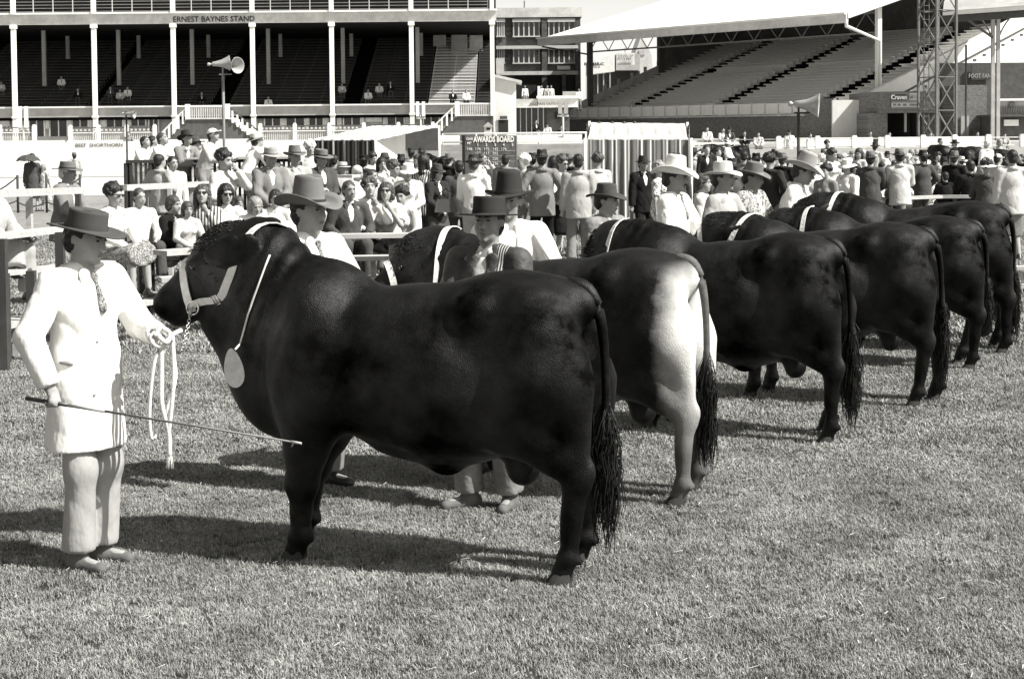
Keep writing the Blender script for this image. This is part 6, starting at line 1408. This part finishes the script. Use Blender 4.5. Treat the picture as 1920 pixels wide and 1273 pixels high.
# ringside crowd on the right, seated in rows
rr = random.Random(11); TN = [('white', 'white'), ('offwhite', 'cream'), ('light', 'light grey'), ('pale', 'pale grey'), ('mid', 'mid-grey'), ('dark', 'dark grey'), ('black', 'black'), ('floral', 'floral')]
HD = [(('short', 'dark'), None, 'short dark hair'), (('short', 'brown'), None, 'short brown hair'), (('bob', 'fair'), None, 'fair bobbed hair'), (('curly', 'white'), None, 'white curls'), (('curly', 'dark'), None, 'dark curls'), (('long', 'brown'), None, 'long brown hair'),
      (('short', 'dark'), ('akubra', 'dark', 'black'), 'a dark hat'), (('short', 'dark'), ('akubra', 'straw', 'dark'), 'a straw hat'), (('bob', 'brown'), ('bucket', 'white', 'white'), 'a white sun hat'), (('short', 'brown'), ('fedora', 'grey', 'dark'), 'a grey hat')]
ROWN = ['back', 'fifth', 'fourth', 'third', 'second', 'front']
ZON = lambda p: 'right of the striped tent' if p < 1400 else 'near the right horn pole' if p < 1540 else 'below the white end wall' if p < 1640 else 'below the kiosk panel' if p < 1725 else 'below the lattice tower' if p < 1800 else 'below the pavilion columns' if p < 1880 else 'at the right picture edge'
seen = set()
SEATK = [('sit', 'shirt', 'trousers', False), ('sitchin', 'shirt', 'trousers', False), ('situp', 'jacket', 'trousers', False), ('sit', 'blouse', 'skirt', True), ('sitbent', 'shirt', 'trousers', False), ('relax', 'shirt', 'trousers', False), ('front', 'blouse', 'skirt', True)]
for ri, s in enumerate((47, 54, 61, 69, 78, 88)):
    px = 1308+rr.uniform(0, 20)
    while px < 1925:
        k = SEATK[rr.choice([0, 0, 1, 1, 2, 2, 3, 3, 4, 5 if ri < 3 else 0, 6 if ri < 2 else 3])]
        t = rr.choice([0, 0, 1, 1, 2, 3, 4, 5, 6, 6, 7] if k[3] else [0, 0, 1, 2, 3, 4, 5, 5, 6, 6]); h_ = rr.choice([0, 0, 1, 1, 6, 7, 9, 4, 3] if not k[3] else [2, 3, 4, 5, 8, 4])
        skip = rr.random() < (.45 if ri < 2 else .22) or (ri > 3 and px < 1420)
        if not skip:
            hor = 245.5-(px-960)*.0087; hz = 1.3+rr.uniform(-.08, .1); hz = hz if k[0].startswith('sit') else 1.72
            lab = '%s-clad %s with %s, %s row of crowd %s' % (TN[t][1], 'woman' if k[3] else 'man', HD[h_][2], ROWN[ri], ZON(px))
            if lab in seen: lab = lab.replace(', ', rr.choice([' leaning, ', ' turned, ']), 1)
            seen.add(lab)
            crowd(px, hor+(2.15-hz)*s, s, k[0], k[1], k[2], rr.choice([20, -30, 60, -70, 150, 180, 200, 0]), lab, TN[t][0], rr.choice(['dark', 'mid', 'black', 'pale']), HD[h_][0], HD[h_][1], k[3], group=G4, free=True)
        px += s*rr.uniform(.42, .7)
# filler behind the standing row in the middle
for i, (px, s, k) in enumerate(((627, 92, 0), (700, 86, 1), (752, 90, 2), (782, 94, 3), (842, 88, 4), (905, 90, 5), (948, 96, 0), (998, 90, 2), (1068, 92, 4), (1372, 118, 2), (1395, 90, 0), (1468, 96, 4), (1508, 90, 5), (1562, 88, 1), (1610, 84, 3), (1730, 92, 2), (1790, 96, 4))):
    h_ = HD[[0, 4, 6, 5, 9, 1][k]]; hor = 245.5-(px-960)*.0087; fem = k in (1, 3)
    crowd(px, hor+(2.15-1.7)*s, s, ['relax', 'front', 'akimbo', 'front', 'relax', 'face'][k], 'blouse' if fem else 'jacket', 'skirt' if fem else 'trousers', [170, 30, 200, -40, 150, 60][k], '%s with %s standing back %s' % ('woman' if fem else 'man', h_[2], ['by the booth front', 'under the awning edge', 'behind the white-coated woman', 'behind the striped jacket', 'behind the dark-coated woman', 'before the awards board', 'beside the board right edge', 'behind the white-haired woman', 'behind the pale suit jacket', 'behind the pale wide-brimmed hat', 'left of the black-hatted person', 'behind the big fawn hat', 'right of the big fawn hat', 'behind the jumper woman', 'left of the grey-coated back', 'right of the pale-jacketed back', 'left of the feathered hat'][i]),
          ['mid', 'light', 'dark', 'offwhite', 'black', 'pale'][k], 'dark', h_[0], h_[1], fem, group=G2)
# ------------------------------------------------------------------ trestles, rails, tents, board, horns
M_PLANK = mat('pale_sawn_plank', .45, .8, .2, 3, .003, 40, stretch=(.4, 5, 5)); M_TRESTLE = mat('dark_trestle_timber', .05, .85, .3, 4)
def trestle(label, planks, posts, name='trestle_seating', cat='bench'):
    o = atz(*planks[0][0][:2], .4); r = empty(name, (o.x, o.y, 0), 0, label, cat); O = Vector((o.x, o.y, 0))
    for (a, b, z, w, t) in planks:
        za, zb = z if isinstance(z, tuple) else (z, z); A, B = atz(a[0], a[1], za), atz(b[0], b[1], zb); MB().beam(A-O-Vector((0, 0, t/2)), B-O-Vector((0, 0, t/2)), w, t).build('plank', M_PLANK, r)
    for (px, py, z, m, w) in posts:
        p = atz(px, py, z)-O; MB().box(p.x-w/2, p.x+w/2, p.y-.04, p.y+.04, 0, z-.04).build('post', m, r)
    return r
trestle('stepped white-plank trestle seating at the left behind the young handler', [((-60, 612), (302, 556), (.42, .2), .3, .06), ((-60, 512), (286, 480), (.9, .66), .28, .05), ((-60, 444), (120, 425), (1.25, 1.2), .26, .05), ((205, 412), (296, 405), (1.08, 1.02), .26, .05), ((-60, 358), (156, 351), (1.6, 1.5), .1, .08), ((232, 347), (394, 340), (1.46, 1.42), .1, .08)],
    [(30, 590, .42, M_PLANK, .06), (240, 565, .24, M_PLANK, .06), (8, 505, .9, M_TRESTLE, .08), (58, 500, .9, M_TRESTLE, .08), (268, 482, .67, M_TRESTLE, .08), (283, 481, .66, M_TRESTLE, .07), (232, 485, .7, M_PLANK, .06), (4, 440, 1.25, M_TRESTLE, .07), (112, 428, 1.25, M_TRESTLE, .08), (282, 406, 1.03, M_TRESTLE, .07), (262, 408, 1.05, M_TRESTLE, .08), (54, 352, 1.55, M_PLANK, .06), (145, 350, 1.5, M_TRESTLE, .07), (270, 344, 1.43, M_TRESTLE, .08), (318, 342, 1.43, M_PLANK, .06), (360, 341, 1.43, M_PLANK, .07), (388, 340, 1.43, M_TRESTLE, .07)])
trestle('lower trestle planks behind the first bull on which the suited man rests his feet', [((300, 520), (560, 510), .62, .28, .05), ((560, 482), (790, 478), .66, .3, .05), ((560, 440), (840, 436), .95, .25, .05), ((640, 524), (760, 512), .4, .3, .05), ((300, 470), (560, 452), .98, .25, .05), ((640, 328), (668, 328), 1.55, .3, .04)],
    [(340, 515, .6, M_PLANK, .06), (700, 478, .66, M_PLANK, .06), (652, 480, .66, M_PLANK, .05), (825, 436, .95, M_PLANK, .06), (735, 438, .95, M_TRESTLE, .08), (590, 440, .95, M_TRESTLE, .07), (505, 452, .95, M_TRESTLE, .07), (430, 460, .95, M_TRESTLE, .07)])
trestle('long low rail on which people sit with their backs to the ring', [((1600, 372), (1765, 366), .88, .12, .06), ((1765, 366), (1885, 366), .88, .12, .06)], [(1612, 372, .88, M_TRESTLE, .07), (1665, 370, .88, M_TRESTLE, .07), (1725, 367, .88, M_TRESTLE, .07), (1790, 366, .88, M_TRESTLE, .07), (1860, 366, .88, M_TRESTLE, .07)], 'sitting_rail', 'rail')
trestle('short white bench end at the foot of the striped tent', [((1148, 432), (1196, 431), .22, .2, .04), ((1148, 437), (1196, 436), .12, .1, .03)], [(1152, 432, .22, M_TRESTLE, .06), (1190, 431, .22, M_TRESTLE, .06)], 'low_bench')
# far-left rope barrier
rb = empty('rope_barrier', (at(20, 340, 44).x, 44, 0), 0, 'rope and stake barrier by the woman with the umbrella', 'barrier')
for px in (-40, 33, 87, 150): x = at(px, 350, 44).x-rb.location.x; MB().tube([(x, 0, 0), (x, 0, 1.05)], .035, 6).build('stake', M_TRESTLE, rb)
for (a, b, za, zb) in ((-40, 33, .5, 1.0), (87, 150, .62, .95), (-40, 33, .3, .35), (33, 87, .3, .3), (87, 150, .3, .3)):
    xa, xb = at(a, 350, 44).x-rb.location.x, at(b, 350, 44).x-rb.location.x; MB().tube([(xa+(xb-xa)*t, 0, za+(zb-za)*t-.12*math.sin(math.pi*t)) for t in np.linspace(0, 1, 8)], .02, 5).build('rope', M_TRESTLE, rb)
# dark picket rail on its platform
pk = empty('picket_rail', (at(320, 300, 29).x, 29, 0), 0, 'dark picket railing with a pale ledge that spectators lean on', 'railing')
X0, X1 = at(236, 297, 29).x-pk.location.x, at(560, 297, 29).x-pk.location.x
for i in range(36): x = X0+(X1-X0)*i/35; MB().box(x-.022, x+.022, -.02, .02, .5, 1.62).build('picket', M_TRESTLE, pk)
MB().box(X0, X1, -.03, .03, 1.62, 1.68).build('rail', M_TRESTLE, pk); MB().box(X0, X1, -.029, .029, .6, .66).build('rail', M_TRESTLE, pk)
MB().box(X0+1.0, X1, -.32, .1, 1.683, 1.72).build('ledge', M_PLANK, pk); MB().box(X0, X1, .12, 3.5, .38, .5).build('platform', M_TRESTLE, pk); MB().box(X0, X1, -.05, .1, 0, .5).build('skirt', M_TRESTLE, pk)
for i in range(8): x = X0+(X1-X0)*i/7; MB().box(x-.05, x+.05, .03, .12, 0, 1.62).build('post', M_TRESTLE, pk)
# awning booth
M_CAN = stripes('canvas_pale_stripes', .4, .75, 3.4, 0, .6); M_CANF = stripes('canvas_grey_white_stripes', .15, .72, 3.85, 0, .42, (.21, .09)); M_CAND = stripes('canvas_dark_stripes', .02, .3, 3.0, 0, .16)
def place_mesh(mb, name, m, r): me = mb.mesh(name); me.transform(Matrix.Translation(-r.location)); return mesh_obj(name, me, m, r)
aw = empty('awning_booth', (at(645, 300, 48).x, 48, 0), 0, 'dark striped canvas booth with a flat white awning reaching to a thin pole', 'booth')
a, b, c, d = at(584, 262, 48), at(704, 262, 48), at(823, 236, 52), at(700, 236, 53)
place_mesh(MB().prism([a, b, c, d], (0, 0, -.03)), 'canopy', M_CAN, aw)
V = []; N = 40
for i in range(N+1):
    x = a.x+.06+(b.x-a.x-.1)*i/N; V += [(x, 48+.05*math.sin(i*1.9), 0), (x, 48+.03*math.sin(i*1.9), a.z-.03)]
me = mk_mesh('front_curtain', [(v[0]-aw.location.x, v[1]-48, v[2]) for v in V], [(2*i, 2*i+2, 2*i+3, 2*i+1) for i in range(N)], True); mesh_obj('front_curtain', me, M_CAND, aw)
place_mesh(MB().prism([(b.x-.03, 48, 0), (b.x-.03, 48, b.z-.03), (b.x+.6, 52, d.z-.15), (b.x+.6, 52, 0)], (.03, 0, 0)), 'side_curtain', M_WHITE, aw)
for p in (a, b, c, d): place_mesh(MB().tube([(p.x, p.y, 0), (p.x, p.y, p.z)], .035, 8), 'pole', M_WHITE, aw)
place_mesh(MB().box(b.x+.2, c.x-.1, 54, 54.05, 1.5, d.z-.1), 'inner_cloth', M_STEELD, aw)
# striped tent
tn = empty('striped_tent', (at(1195, 300, 32.6).x, 32.6, 0), 0, 'square tent of grey and white vertical stripes with a paler striped roof', 'tent')
a, b = at(1101, 262, 32.6), at(1291, 262, 32.6); c, d = at(1284, 232, 35.4), at(1109, 230, 35.4)
def curtain(p, q, z0, z1a, z1b, name, m, n=60, amp=.03):
    V = []
    for i in range(n+1):
        t = i/n; x = p[0]+(q[0]-p[0])*t; y = p[1]+(q[1]-p[1])*t; nx, ny = -(q[1]-p[1]), q[0]-p[0]; L = math.hypot(nx, ny); w = amp*math.sin(i*1.35+.7*math.sin(i*.4))
        for (z, k) in ((z0, 1), ((z0+z1a)/2, .8), (z1a+(z1b-z1a)*t, .2)): V.append((x+nx/L*w*k-tn.location.x, y+ny/L*w*k-tn.location.y, z))
    F_ = []
    for i in range(n):
        for j in (0, 1): F_.append((3*i+j, 3*i+3+j, 3*i+4+j, 3*i+1+j))
    return mesh_obj(name, mk_mesh(name, V, F_, True), m, tn)
curtain((a.x, a.y), (b.x, b.y), .1, a.z, b.z, 'front_wall', M_CANF)
curtain((b.x, b.y), (c.x+.1, c.y), .1, b.z, c.z, 'side_wall', M_STEELG, 20); curtain((d.x-.1, d.y), (a.x, a.y), .1, d.z, a.z, 'side_wall', M_STEELG, 20); curtain((d.x, d.y), (c.x, c.y), .1, d.z, c.z, 'rear_wall', M_CANF)
V = []; n, m_ = 40, 6
for j in range(m_+1):
    for i in range(n+1):
        t, u = i/n, j/m_; P = (a*(1-t)+b*t)*(1-u)+(d*(1-t)+c*t)*u; sag = -.05*math.sin(math.pi*u)*(1+.4*math.sin(i*2.2)); V.append((P.x-tn.location.x, P.y-tn.location.y, P.z+sag))
mesh_obj('roof', mk_mesh('roof', V, [(j*(n+1)+i, j*(n+1)+i+1, (j+1)*(n+1)+i+1, (j+1)*(n+1)+i) for j in range(m_) for i in range(n)], True), M_CAN, tn)
for p in (a, b, c, d): place_mesh(MB().tube([(p.x+(-.05 if p in (a, d) else .05), p.y-.04, 0), (p.x+(-.05 if p in (a, d) else .05), p.y-.04, p.z+.03)], .03, 8), 'pole', M_WHITE, tn)
for i, px in enumerate((1124, 1148, 1170, 1190)): p = at(px, 232, 35.4); place_mesh(MB().lathe([(.001, 0), (.05, .02), (.04, .07), (.001, .1)], 8, (p.x, p.y-.05, p.z-.05)), 'tie_knot', M_STEELD, tn)
# awards board
ab = empty('awards_board', (at(920, 300, 45).x, 45, 0), 0, 'grey chalk-written awards board with white painted heading', 'notice board')
X0, X1, Z0, Z1 = px2(872, 968, 255, 352, 45); ox = ab.location.x
M_SLATE = mat('slate_board', .13, .7, .35, 3, .001, 40, var2=.4, scale2=2.2)
MB().box(X0-ox, X1-ox, -.0, .06, Z0, Z1).build('panel', M_SLATE, ab); MB().box(X0-ox-.08, X0-ox-.003, -.03, .09, Z0-.6, Z1+.02).build('side_frame', M_BLACKP, ab); MB().box(X1-ox+.003, X1-ox+.03, -.01, .07, 0, Z1).build('side_frame', M_STEELG, ab)
MB().box(X0-ox, X0-ox+.08, .065, .14, 0, Z1).build('leg', M_TRESTLE, ab)
M_CHALK = mat('chalk', .75, .9, .2, 20)
def bt_(s, px, py, size, m=M_WHITE, sx=1, bold=0): p = at(px, py, 45); text(s, size, m, ab, (p.x-ox, -.012, p.z), sx=sx, bold=bold)
bt_('AWARDS BOARD', 926, 262, .22, sx=.66, bold=.01); bt_('CLASS', 880.5, 261, .09, sx=.75, bold=.003); bt_('Nº', 880, 269, .1, bold=.003)
for i, px in enumerate((896, 912, 928.5, 944.5, 961)): bt_(str(i+1), px, 272, .1, bold=.003)
for (py, row) in ((280, ('148', '176', '175', '145', '176', '')), (288, ('', '177', '117', '202', '', '')), (298, ('', '', '222', '220', '210', '')), (307, ('', '', '231', '236', '237', ''))):
    for px, t_ in zip((880, 896, 912, 928.5, 944.5, 961), row):
        if t_: bt_(t_, px, py, .11, M_CHALK)
for py in (283.5, 293, 303): p = at(940, py, 45); MB().box(p.x-ox-.35, X1-ox-.02, -.008, -.001, p.z-.003, p.z+.003).build('chalk_line', M_CHALK, ab)
# horn loudspeakers
M_HORN = mat('grey_horn_metal', .38, .45, .15, 6, spec=.5, metal=.2)
def horn(root, c, az, L, r, up=0):
    m = MB(); prof = [(r*.1, 0), (r*.22, .02*L), (r*.22, .12*L), (r*.1, .14*L), (r*.12, .2*L), (r*.3, .25*L), (r*.34, .4*L), (r*.5, .65*L), (r*.78, .87*L), (r, L), (r*1.03, L+.01), (r*.97, L), (r*.72, .86*L), (r*.42, .64*L), (r*.2, .4*L), (.001, .35*L)]
    m.lathe(prof, 24, axis='z'); me = m.mesh('horn'); me.transform(Matrix.Translation(c) @ Matrix.Rotation(R(az), 4, 'Z') @ Matrix.Rotation(R(90+up), 4, 'Y') @ Matrix.Translation((0, 0, -L*.5))); return mesh_obj('horn', me, M_HORN, root)
def horn_post(px, ytop, Y, label, horns, m=M_STEELG, r=.04, z0=0):
    p = at(px, ytop, Y); o = empty('horn_loudspeaker', (p.x, Y, 0), 0, label, 'loudspeaker', 'horn loudspeakers on poles'); MB().tube([(0, 0, z0), (0, 0, p.z)], r, 8).build('pole', m, o)
    for (dx, dz, az, L, rr_, up) in horns: horn(o, (dx, -.03, p.z+dz), az, L, rr_, up)
    MB().beam((-.1, -.03, p.z+.0), (.25, -.03, p.z+.0), .03, .03).build('bracket', m, o); MB().box(-.02, .02, -.05, .0, p.z-.04, p.z+.2).build('bracket', m, o)
horn_post(418, 140, 45, 'pair of big grey horns on a tall pole before the left stand', [(-.12, .3, 14, .62, .21, -4), (.26, .24, -42, .5, .225, 0)])
horn_post(1497, 212, 35, 'large single horn on a dark pole before the white end wall', [(.1, .18, -14, .66, .26, 4)], M_TRESTLE, .035)
horn_post(237, 221, 50, 'small white horn on a thin black pole at the left', [(.06, .12, -10, .42, .13, 6)], M_TRESTLE, .03)
# umbrella, handbag
um = empty('umbrella', (at(57, 297, 44.6).x, 44.4, 0), 0, 'dark ribbed umbrella held over a woman at the far left', 'umbrella'); zt = at(57, 290, 44.4).z
m = MB(); n = 8
for j, (r_, z) in enumerate(((.0, 0), (.18, -.03), (.28, -.09), (.35, -.19))):
    for k in range(n*2): t = math.pi*k/n; q = r_*(1 if k % 2 == 0 else .93); m.v.append((q*math.cos(t), q*math.sin(t), zt+z+(0 if k % 2 == 0 or r_ < .3 else .025)))
for j in range(3):
    for k in range(16): m.f.append((j*16+k, j*16+(k+1) % 16, (j+1)*16+(k+1) % 16, (j+1)*16+k)); m.sm.append(False)
cn = m.build('canopy', CL['dark'], um)
MB().tube([(0, 0, zt-.75), (0, 0, zt+.05)], .01, 6).build('shaft', M_TRESTLE, um)
hb = empty('handbag', (at(836, 385, 24.6).x, 24.6, 0), R(20), 'large dark leather handbag held by the woman in the dark coat', 'handbag'); z = at(836, 398, 24.6).z
MB().hexa([(-.17, -.06, z), (.17, -.06, z), (.17, .06, z), (-.17, .06, z), (-.13, -.025, z+.2), (.13, -.025, z+.2), (.13, .025, z+.2), (-.13, .025, z+.2)]).build('bag_body', M_SHOE, hb)
MB().tube([(-.1, 0, z+.19), (-.09, 0, z+.3), (0, 0, z+.36), (.09, 0, z+.3), (.1, 0, z+.19)], .01, 6).build('bag_handle', M_SHOE, hb)
# bulls in the background ring
for (px, py, s, yaw, sc, lab) in ((1402, 0, 44, -10, .98, 'distant black bull with raised back among white-clad handlers right of the tent'), (1838, 0, 50, 25, .96, 'distant dark bull at the right below the pavilion'), (842, 0, 62, 62, .95, 'dark bull seen from the rear under the awning pole'), (1890, 0, 56, 10, .95, 'distant dark bull nearest the right picture edge')):
    Y = 3000/s; make_bull(B_5 if px != 842 else B_3, (at(px, 300, Y).x, Y, .02), R(180-yaw), lab, M_FUR, halter=False, seed=px, scale=sc, group='bulls in the background ring', name='bull')
from mathutils.bvhtree import BVHTree
# ---------------- dress of the front handlers
M_TIE = floral('patterned_tie', .3, .06, 60); M_BTN = mat('coat_button', .5, .4, .1, 5)
for (p, A, tie, m) in ((p1, A1, True, CL['white']), (p2, A2, True, CL['white']), (p3, A3, False, CL['light']), (p4, A4, False, CL['white']), (p5, A5, False, M_DENIM), (p6, A6, True, CL['white']), (p7, A7, False, CL['pale']), (p8, A8, False, CL['print']), (p9, A9, False, CL['white'])):
    mesh_obj('collar', collar_mesh(A['J'], 'coat' if p in (p1, p2, p4, p6) else 'shirt'), m, p)
    if tie: mesh_obj('tie', tie_mesh(A['J']), M_TIE, p)
me = collar_mesh(A3['J'], 'coat'); me.transform(Matrix.Translation(A3['J']['neck']) @ Matrix.Diagonal((1.12, 1.12, 1.1, 1)) @ Matrix.Translation(-Vector(A3['J']['neck'])+Vector((0, -.004, -.02)))); mesh_obj('collar', me, M_LEATHER, p3)
q, c = torso_prims(A3['J'], .0262, .2, .03, 1); J_ = A3['J']
me = sdf_mesh('yoke', q[:3], .011, wrink(.0042), cutall=[(J_['P']+J_['U']*.36, -J_['U']), (J_['P']+J_['S']*.07, -J_['S']), c[0], (J_['shL']-J_['S']*.005, J_['S'])]); mesh_obj('yoke', me, M_WEAVE, p3)
bpy.context.view_layer.update()
co = [o for o in p1.children if o.name.startswith('coat')][0]; MW = co.matrix_world; bvc = BVHTree.FromPolygons([MW @ v.co for v in co.data.vertices], [tuple(p.vertices) for p in co.data.polygons]); IW = p1.matrix_world.inverted()
def oncoat(px, py):
    d = ray(px, py).normalized(); h = bvc.ray_cast(Vector((0, 0, CAMZ)), d, 30); return (h[0]-d*.003 if h[0] is not None else None)
pk_ = [oncoat(x, y) for (x, y) in ((112, 680), (121, 680), (130, 682), (137, 684))]
if all(q is not None for q in pk_): MB().tube([IW @ q for q in pk_], [.006, .011, .011, .004], 6).build('pocket_opening', CL['mid'], p1)
for (x, y) in ((183, 640), (178, 740), (186, 560)):
    q = oncoat(x, y)
    if q is not None: MB().lathe([(.001, .004), (.008, .003), (.009, 0), (.001, -.002)], 10, tuple(IW @ q)).build('button', M_BTN, p1)
# cane of the young handler
def tw(o, v): return o.matrix_world_ @ Vector(v)
def wpt(root, p): return Matrix.Translation(root.location) @ root.rotation_euler.to_matrix().to_4x4() @ Matrix.Scale(root.scale[0], 4) @ Vector(p)
hR = wpt(p1, A1['J']['wrR']+(A1['J']['wrR']-A1['J']['elR'])/np.linalg.norm(A1['J']['wrR']-A1['J']['elR'])*.085)
tip = at(565, 831, 7.25); butt = hR+(hR-tip).normalized()*.17
cn = empty('show_cane', tuple(butt), 0, 'long thin steel show cane pointing from the young handler to the bull chest', 'cane')
T = tip-butt; MB().tube([(0, 0, 0), T*.16], [.0105, .0095], 8).build('grip', M_SHOE, cn); MB().tube([T*.16, T*.3], [.009, .0085], 8).build('shaft', M_PALEW, cn); MB().tube([T*.3, T*.97], [.0065, .004], 8).build('shaft', M_STEELG, cn); MB().tube([T*.965, T], [.007, .006], 6).build('tip', M_PALEW, cn)
MB().tube([T*.975, T*.972+Vector((-.008, 0, -.022))], .003, 5).build('hook', M_PALEW, cn)
# lead rope and chain
bpy.context.view_layer.update()
hL = wpt(p1, A1['J']['wrL']+(A1['J']['wrL']-A1['J']['elL'])/np.linalg.norm(A1['J']['wrL']-A1['J']['elL'])*.09)
ring = b1.matrix_world @ B_1['ring'][1] if 'ring' in B_1 else at(365, 560, 8)
lr = empty('lead_rope', tuple(hL), 0, 'white cotton lead rope hanging in loops from the young handler hand', 'rope')
def rope(pts, r, name='rope_strand'):
    P = [Vector(p) for p in pts]; Q = []
    for i in range(len(P)-1):
        p0, p1_, p2_, p3_ = P[max(i-1, 0)], P[i], P[i+1], P[min(i+2, len(P)-1)]
        for t in np.linspace(0, 1, 7)[:-1]: Q.append(.5*((2*p1_)+(p2_-p0)*t+(2*p0-5*p1_+4*p2_-p3_)*t*t+(3*p1_-p0-3*p2_+p3_)*t**3))
    Q.append(P[-1]); return MB().tube(Q, r, 7).build(name, M_ROPE, lr)
rope([(.02, 0, .0), (-.03, -.04, -.1), (-.06, -.05, -.35), (-.05, -.04, -.5), (.0, -.02, -.4), (.06, 0, -.2), (.03, .01, 0)], .009)
rope([(.0, -.02, 0), (.0, -.04, -.15), (.0, -.05, -.32), (.03, -.05, -.45), (.035, -.05, -.58)], .012)
rope([(.05, -.01, 0), (.06, -.04, -.18), (.045, -.05, -.36), (.03, -.05, -.47)], .011)
rope([(-.03, .0, .03), (-.05, -.03, 0), (-.02, -.05, -.04), (.02, -.04, -.03), (.04, -.02, .02), (.0, -.03, .045), (-.03, -.04, .01)], .011)
rope([(-.02, -.01, .02), (.0, -.05, .0), (.03, -.05, -.02), (.05, -.01, .01), (.09, .02, .03)], .012)
m = MB()
for i in range(26): a_ = i*.9; m.tube([(.035+.006*math.cos(a_), -.05+.006*math.sin(a_), -.56), (.035+.018*math.cos(a_), -.05+.018*math.sin(a_), -.64)], .003, 4)
m.build('tassel', M_ROPE, lr)
ch = empty('lead_chain', tuple(hL), 0, 'bright chain sagging from the halter ring to the lead rope', 'chain'); D = ring-hL
lk = MB(); n = 12
lk.tube([(.014*math.cos(t), .0075*math.sin(t), 0) for t in np.linspace(0, 6.2832, 11)], .0026, 5, caps=False); lkm = lk.mesh('link'); lkm.materials.append(M_STEEL)
Lc = 34
for i in range(Lc):
    t = i/(Lc-1); p = D*t+Vector((.05*(1-t), -.03*(1-t), -.16*math.sin(math.pi*min(1, t*1.02))*(1-.45*t)-.01)); t2 = t+.01; p2_ = D*t2+Vector((.05*(1-t2), -.03*(1-t2), -.16*math.sin(math.pi*min(1, t2*1.02))*(1-.45*t2)-.01))
    o = mesh_obj('link', lkm, None, ch, loc=tuple(p)); o.rotation_mode = 'QUATERNION'; o.rotation_quaternion = (p2_-p).normalized().to_track_quat('X', 'Z') @ Euler((R(90*(i % 2)+20), 0, 0)).to_quaternion()
# oval board on the first bull
from mathutils.bvhtree import BVHTree
nb = empty('oval_neck_board', tuple(at(441, 640, 7.98)), 0, 'grey oval board hung on a thin cord at the first bull chest', 'number board')
c = at(438, 690, 7.86); me = MB(); n = 24
for y in (-.006, .006):
    for k in range(n): t = 2*math.pi*k/n; me.v.append((.047*math.cos(t)*(1-.25*math.sin(t)), y, .098*math.sin(t)))
me.f += [tuple(range(n))[::-1], tuple(n+k for k in range(n))]; me.sm += [False]*2
for k in range(n): me.f.append((k, (k+1) % n, n+(k+1) % n, n+k)); me.sm.append(True)
ms = me.mesh('board'); ms.transform(Matrix.Translation(c-nb.location) @ Matrix.Rotation(R(-8), 4, 'Y') @ Matrix.Rotation(R(12), 4, 'Z')); mesh_obj('board', ms, mat('grey_number_board', .16, .7, .2, 30), nb)
bm1 = B_1['body']; MW = b1.matrix_world; bv = BVHTree.FromPolygons([MW @ v.co for v in bm1.vertices], [tuple(p.vertices) for p in bm1.polygons]); P = []
for (px, py) in ((506, 478), (497, 500), (486, 530), (475, 560), (465, 590), (457, 620), (450, 645)):
    d = (ray(px, py)).normalized(); h = bv.ray_cast(Vector((0, 0, CAMZ)), d, 30)
    P.append((h[0]-d*.008) if h[0] is not None else at(px, py, P[-1].y if P else 8))
P.append(c+Vector((.012, -.005, .095)))
MB().tube([p-nb.location for p in P], .0055, 6).build('cord', M_HALTER, nb)
# stick of the man in the tall domed hat
sk = empty('show_stick', tuple(at(1003, 440, 11.0)), 0, 'pale stick held low by the man in the tall dark domed hat', 'stick'); a = at(1006, 440, 11.0); b = at(1042, 500, 10.9); MB().tube([(0, 0, 0), b-a], .013, 8).build('shaft', M_WHITE, sk)

nbd = empty('numbered_board', (at(1905, 520, 20.5).x, 20.5, 0), 0, 'low white-railed board with dark numerals behind the last bull hind legs', 'board')
def nb_(name, x0, x1, y0, y1, Y, d, m): me = pbox(MB(), x0, x1, y0, y1, Y, d).mesh(name); me.transform(Matrix.Translation(-nbd.location)); mesh_obj(name, me, m, nbd)
nb_('plank', 1870, 1990, 500, 506, 20.45, .2, M_PLANK); nb_('panel', 1875, 1990, 509, 530, 20.5, .03, M_PALEW); nb_('plank', 1870, 1990, 533, 541, 20.4, .2, M_PLANK); nb_('post', 1900, 1905, 541, 556, 20.5, .05, M_TRESTLE)
p = at(1899, 519.5, 20.49); text('07', .11, M_BLACKP, nbd, (p.x-nbd.location.x, -.012, p.z), bold=.004); p = at(1924, 519.5, 20.49); text('L', .11, M_BLACKP, nbd, (p.x-nbd.location.x, -.012, p.z), bold=.004)
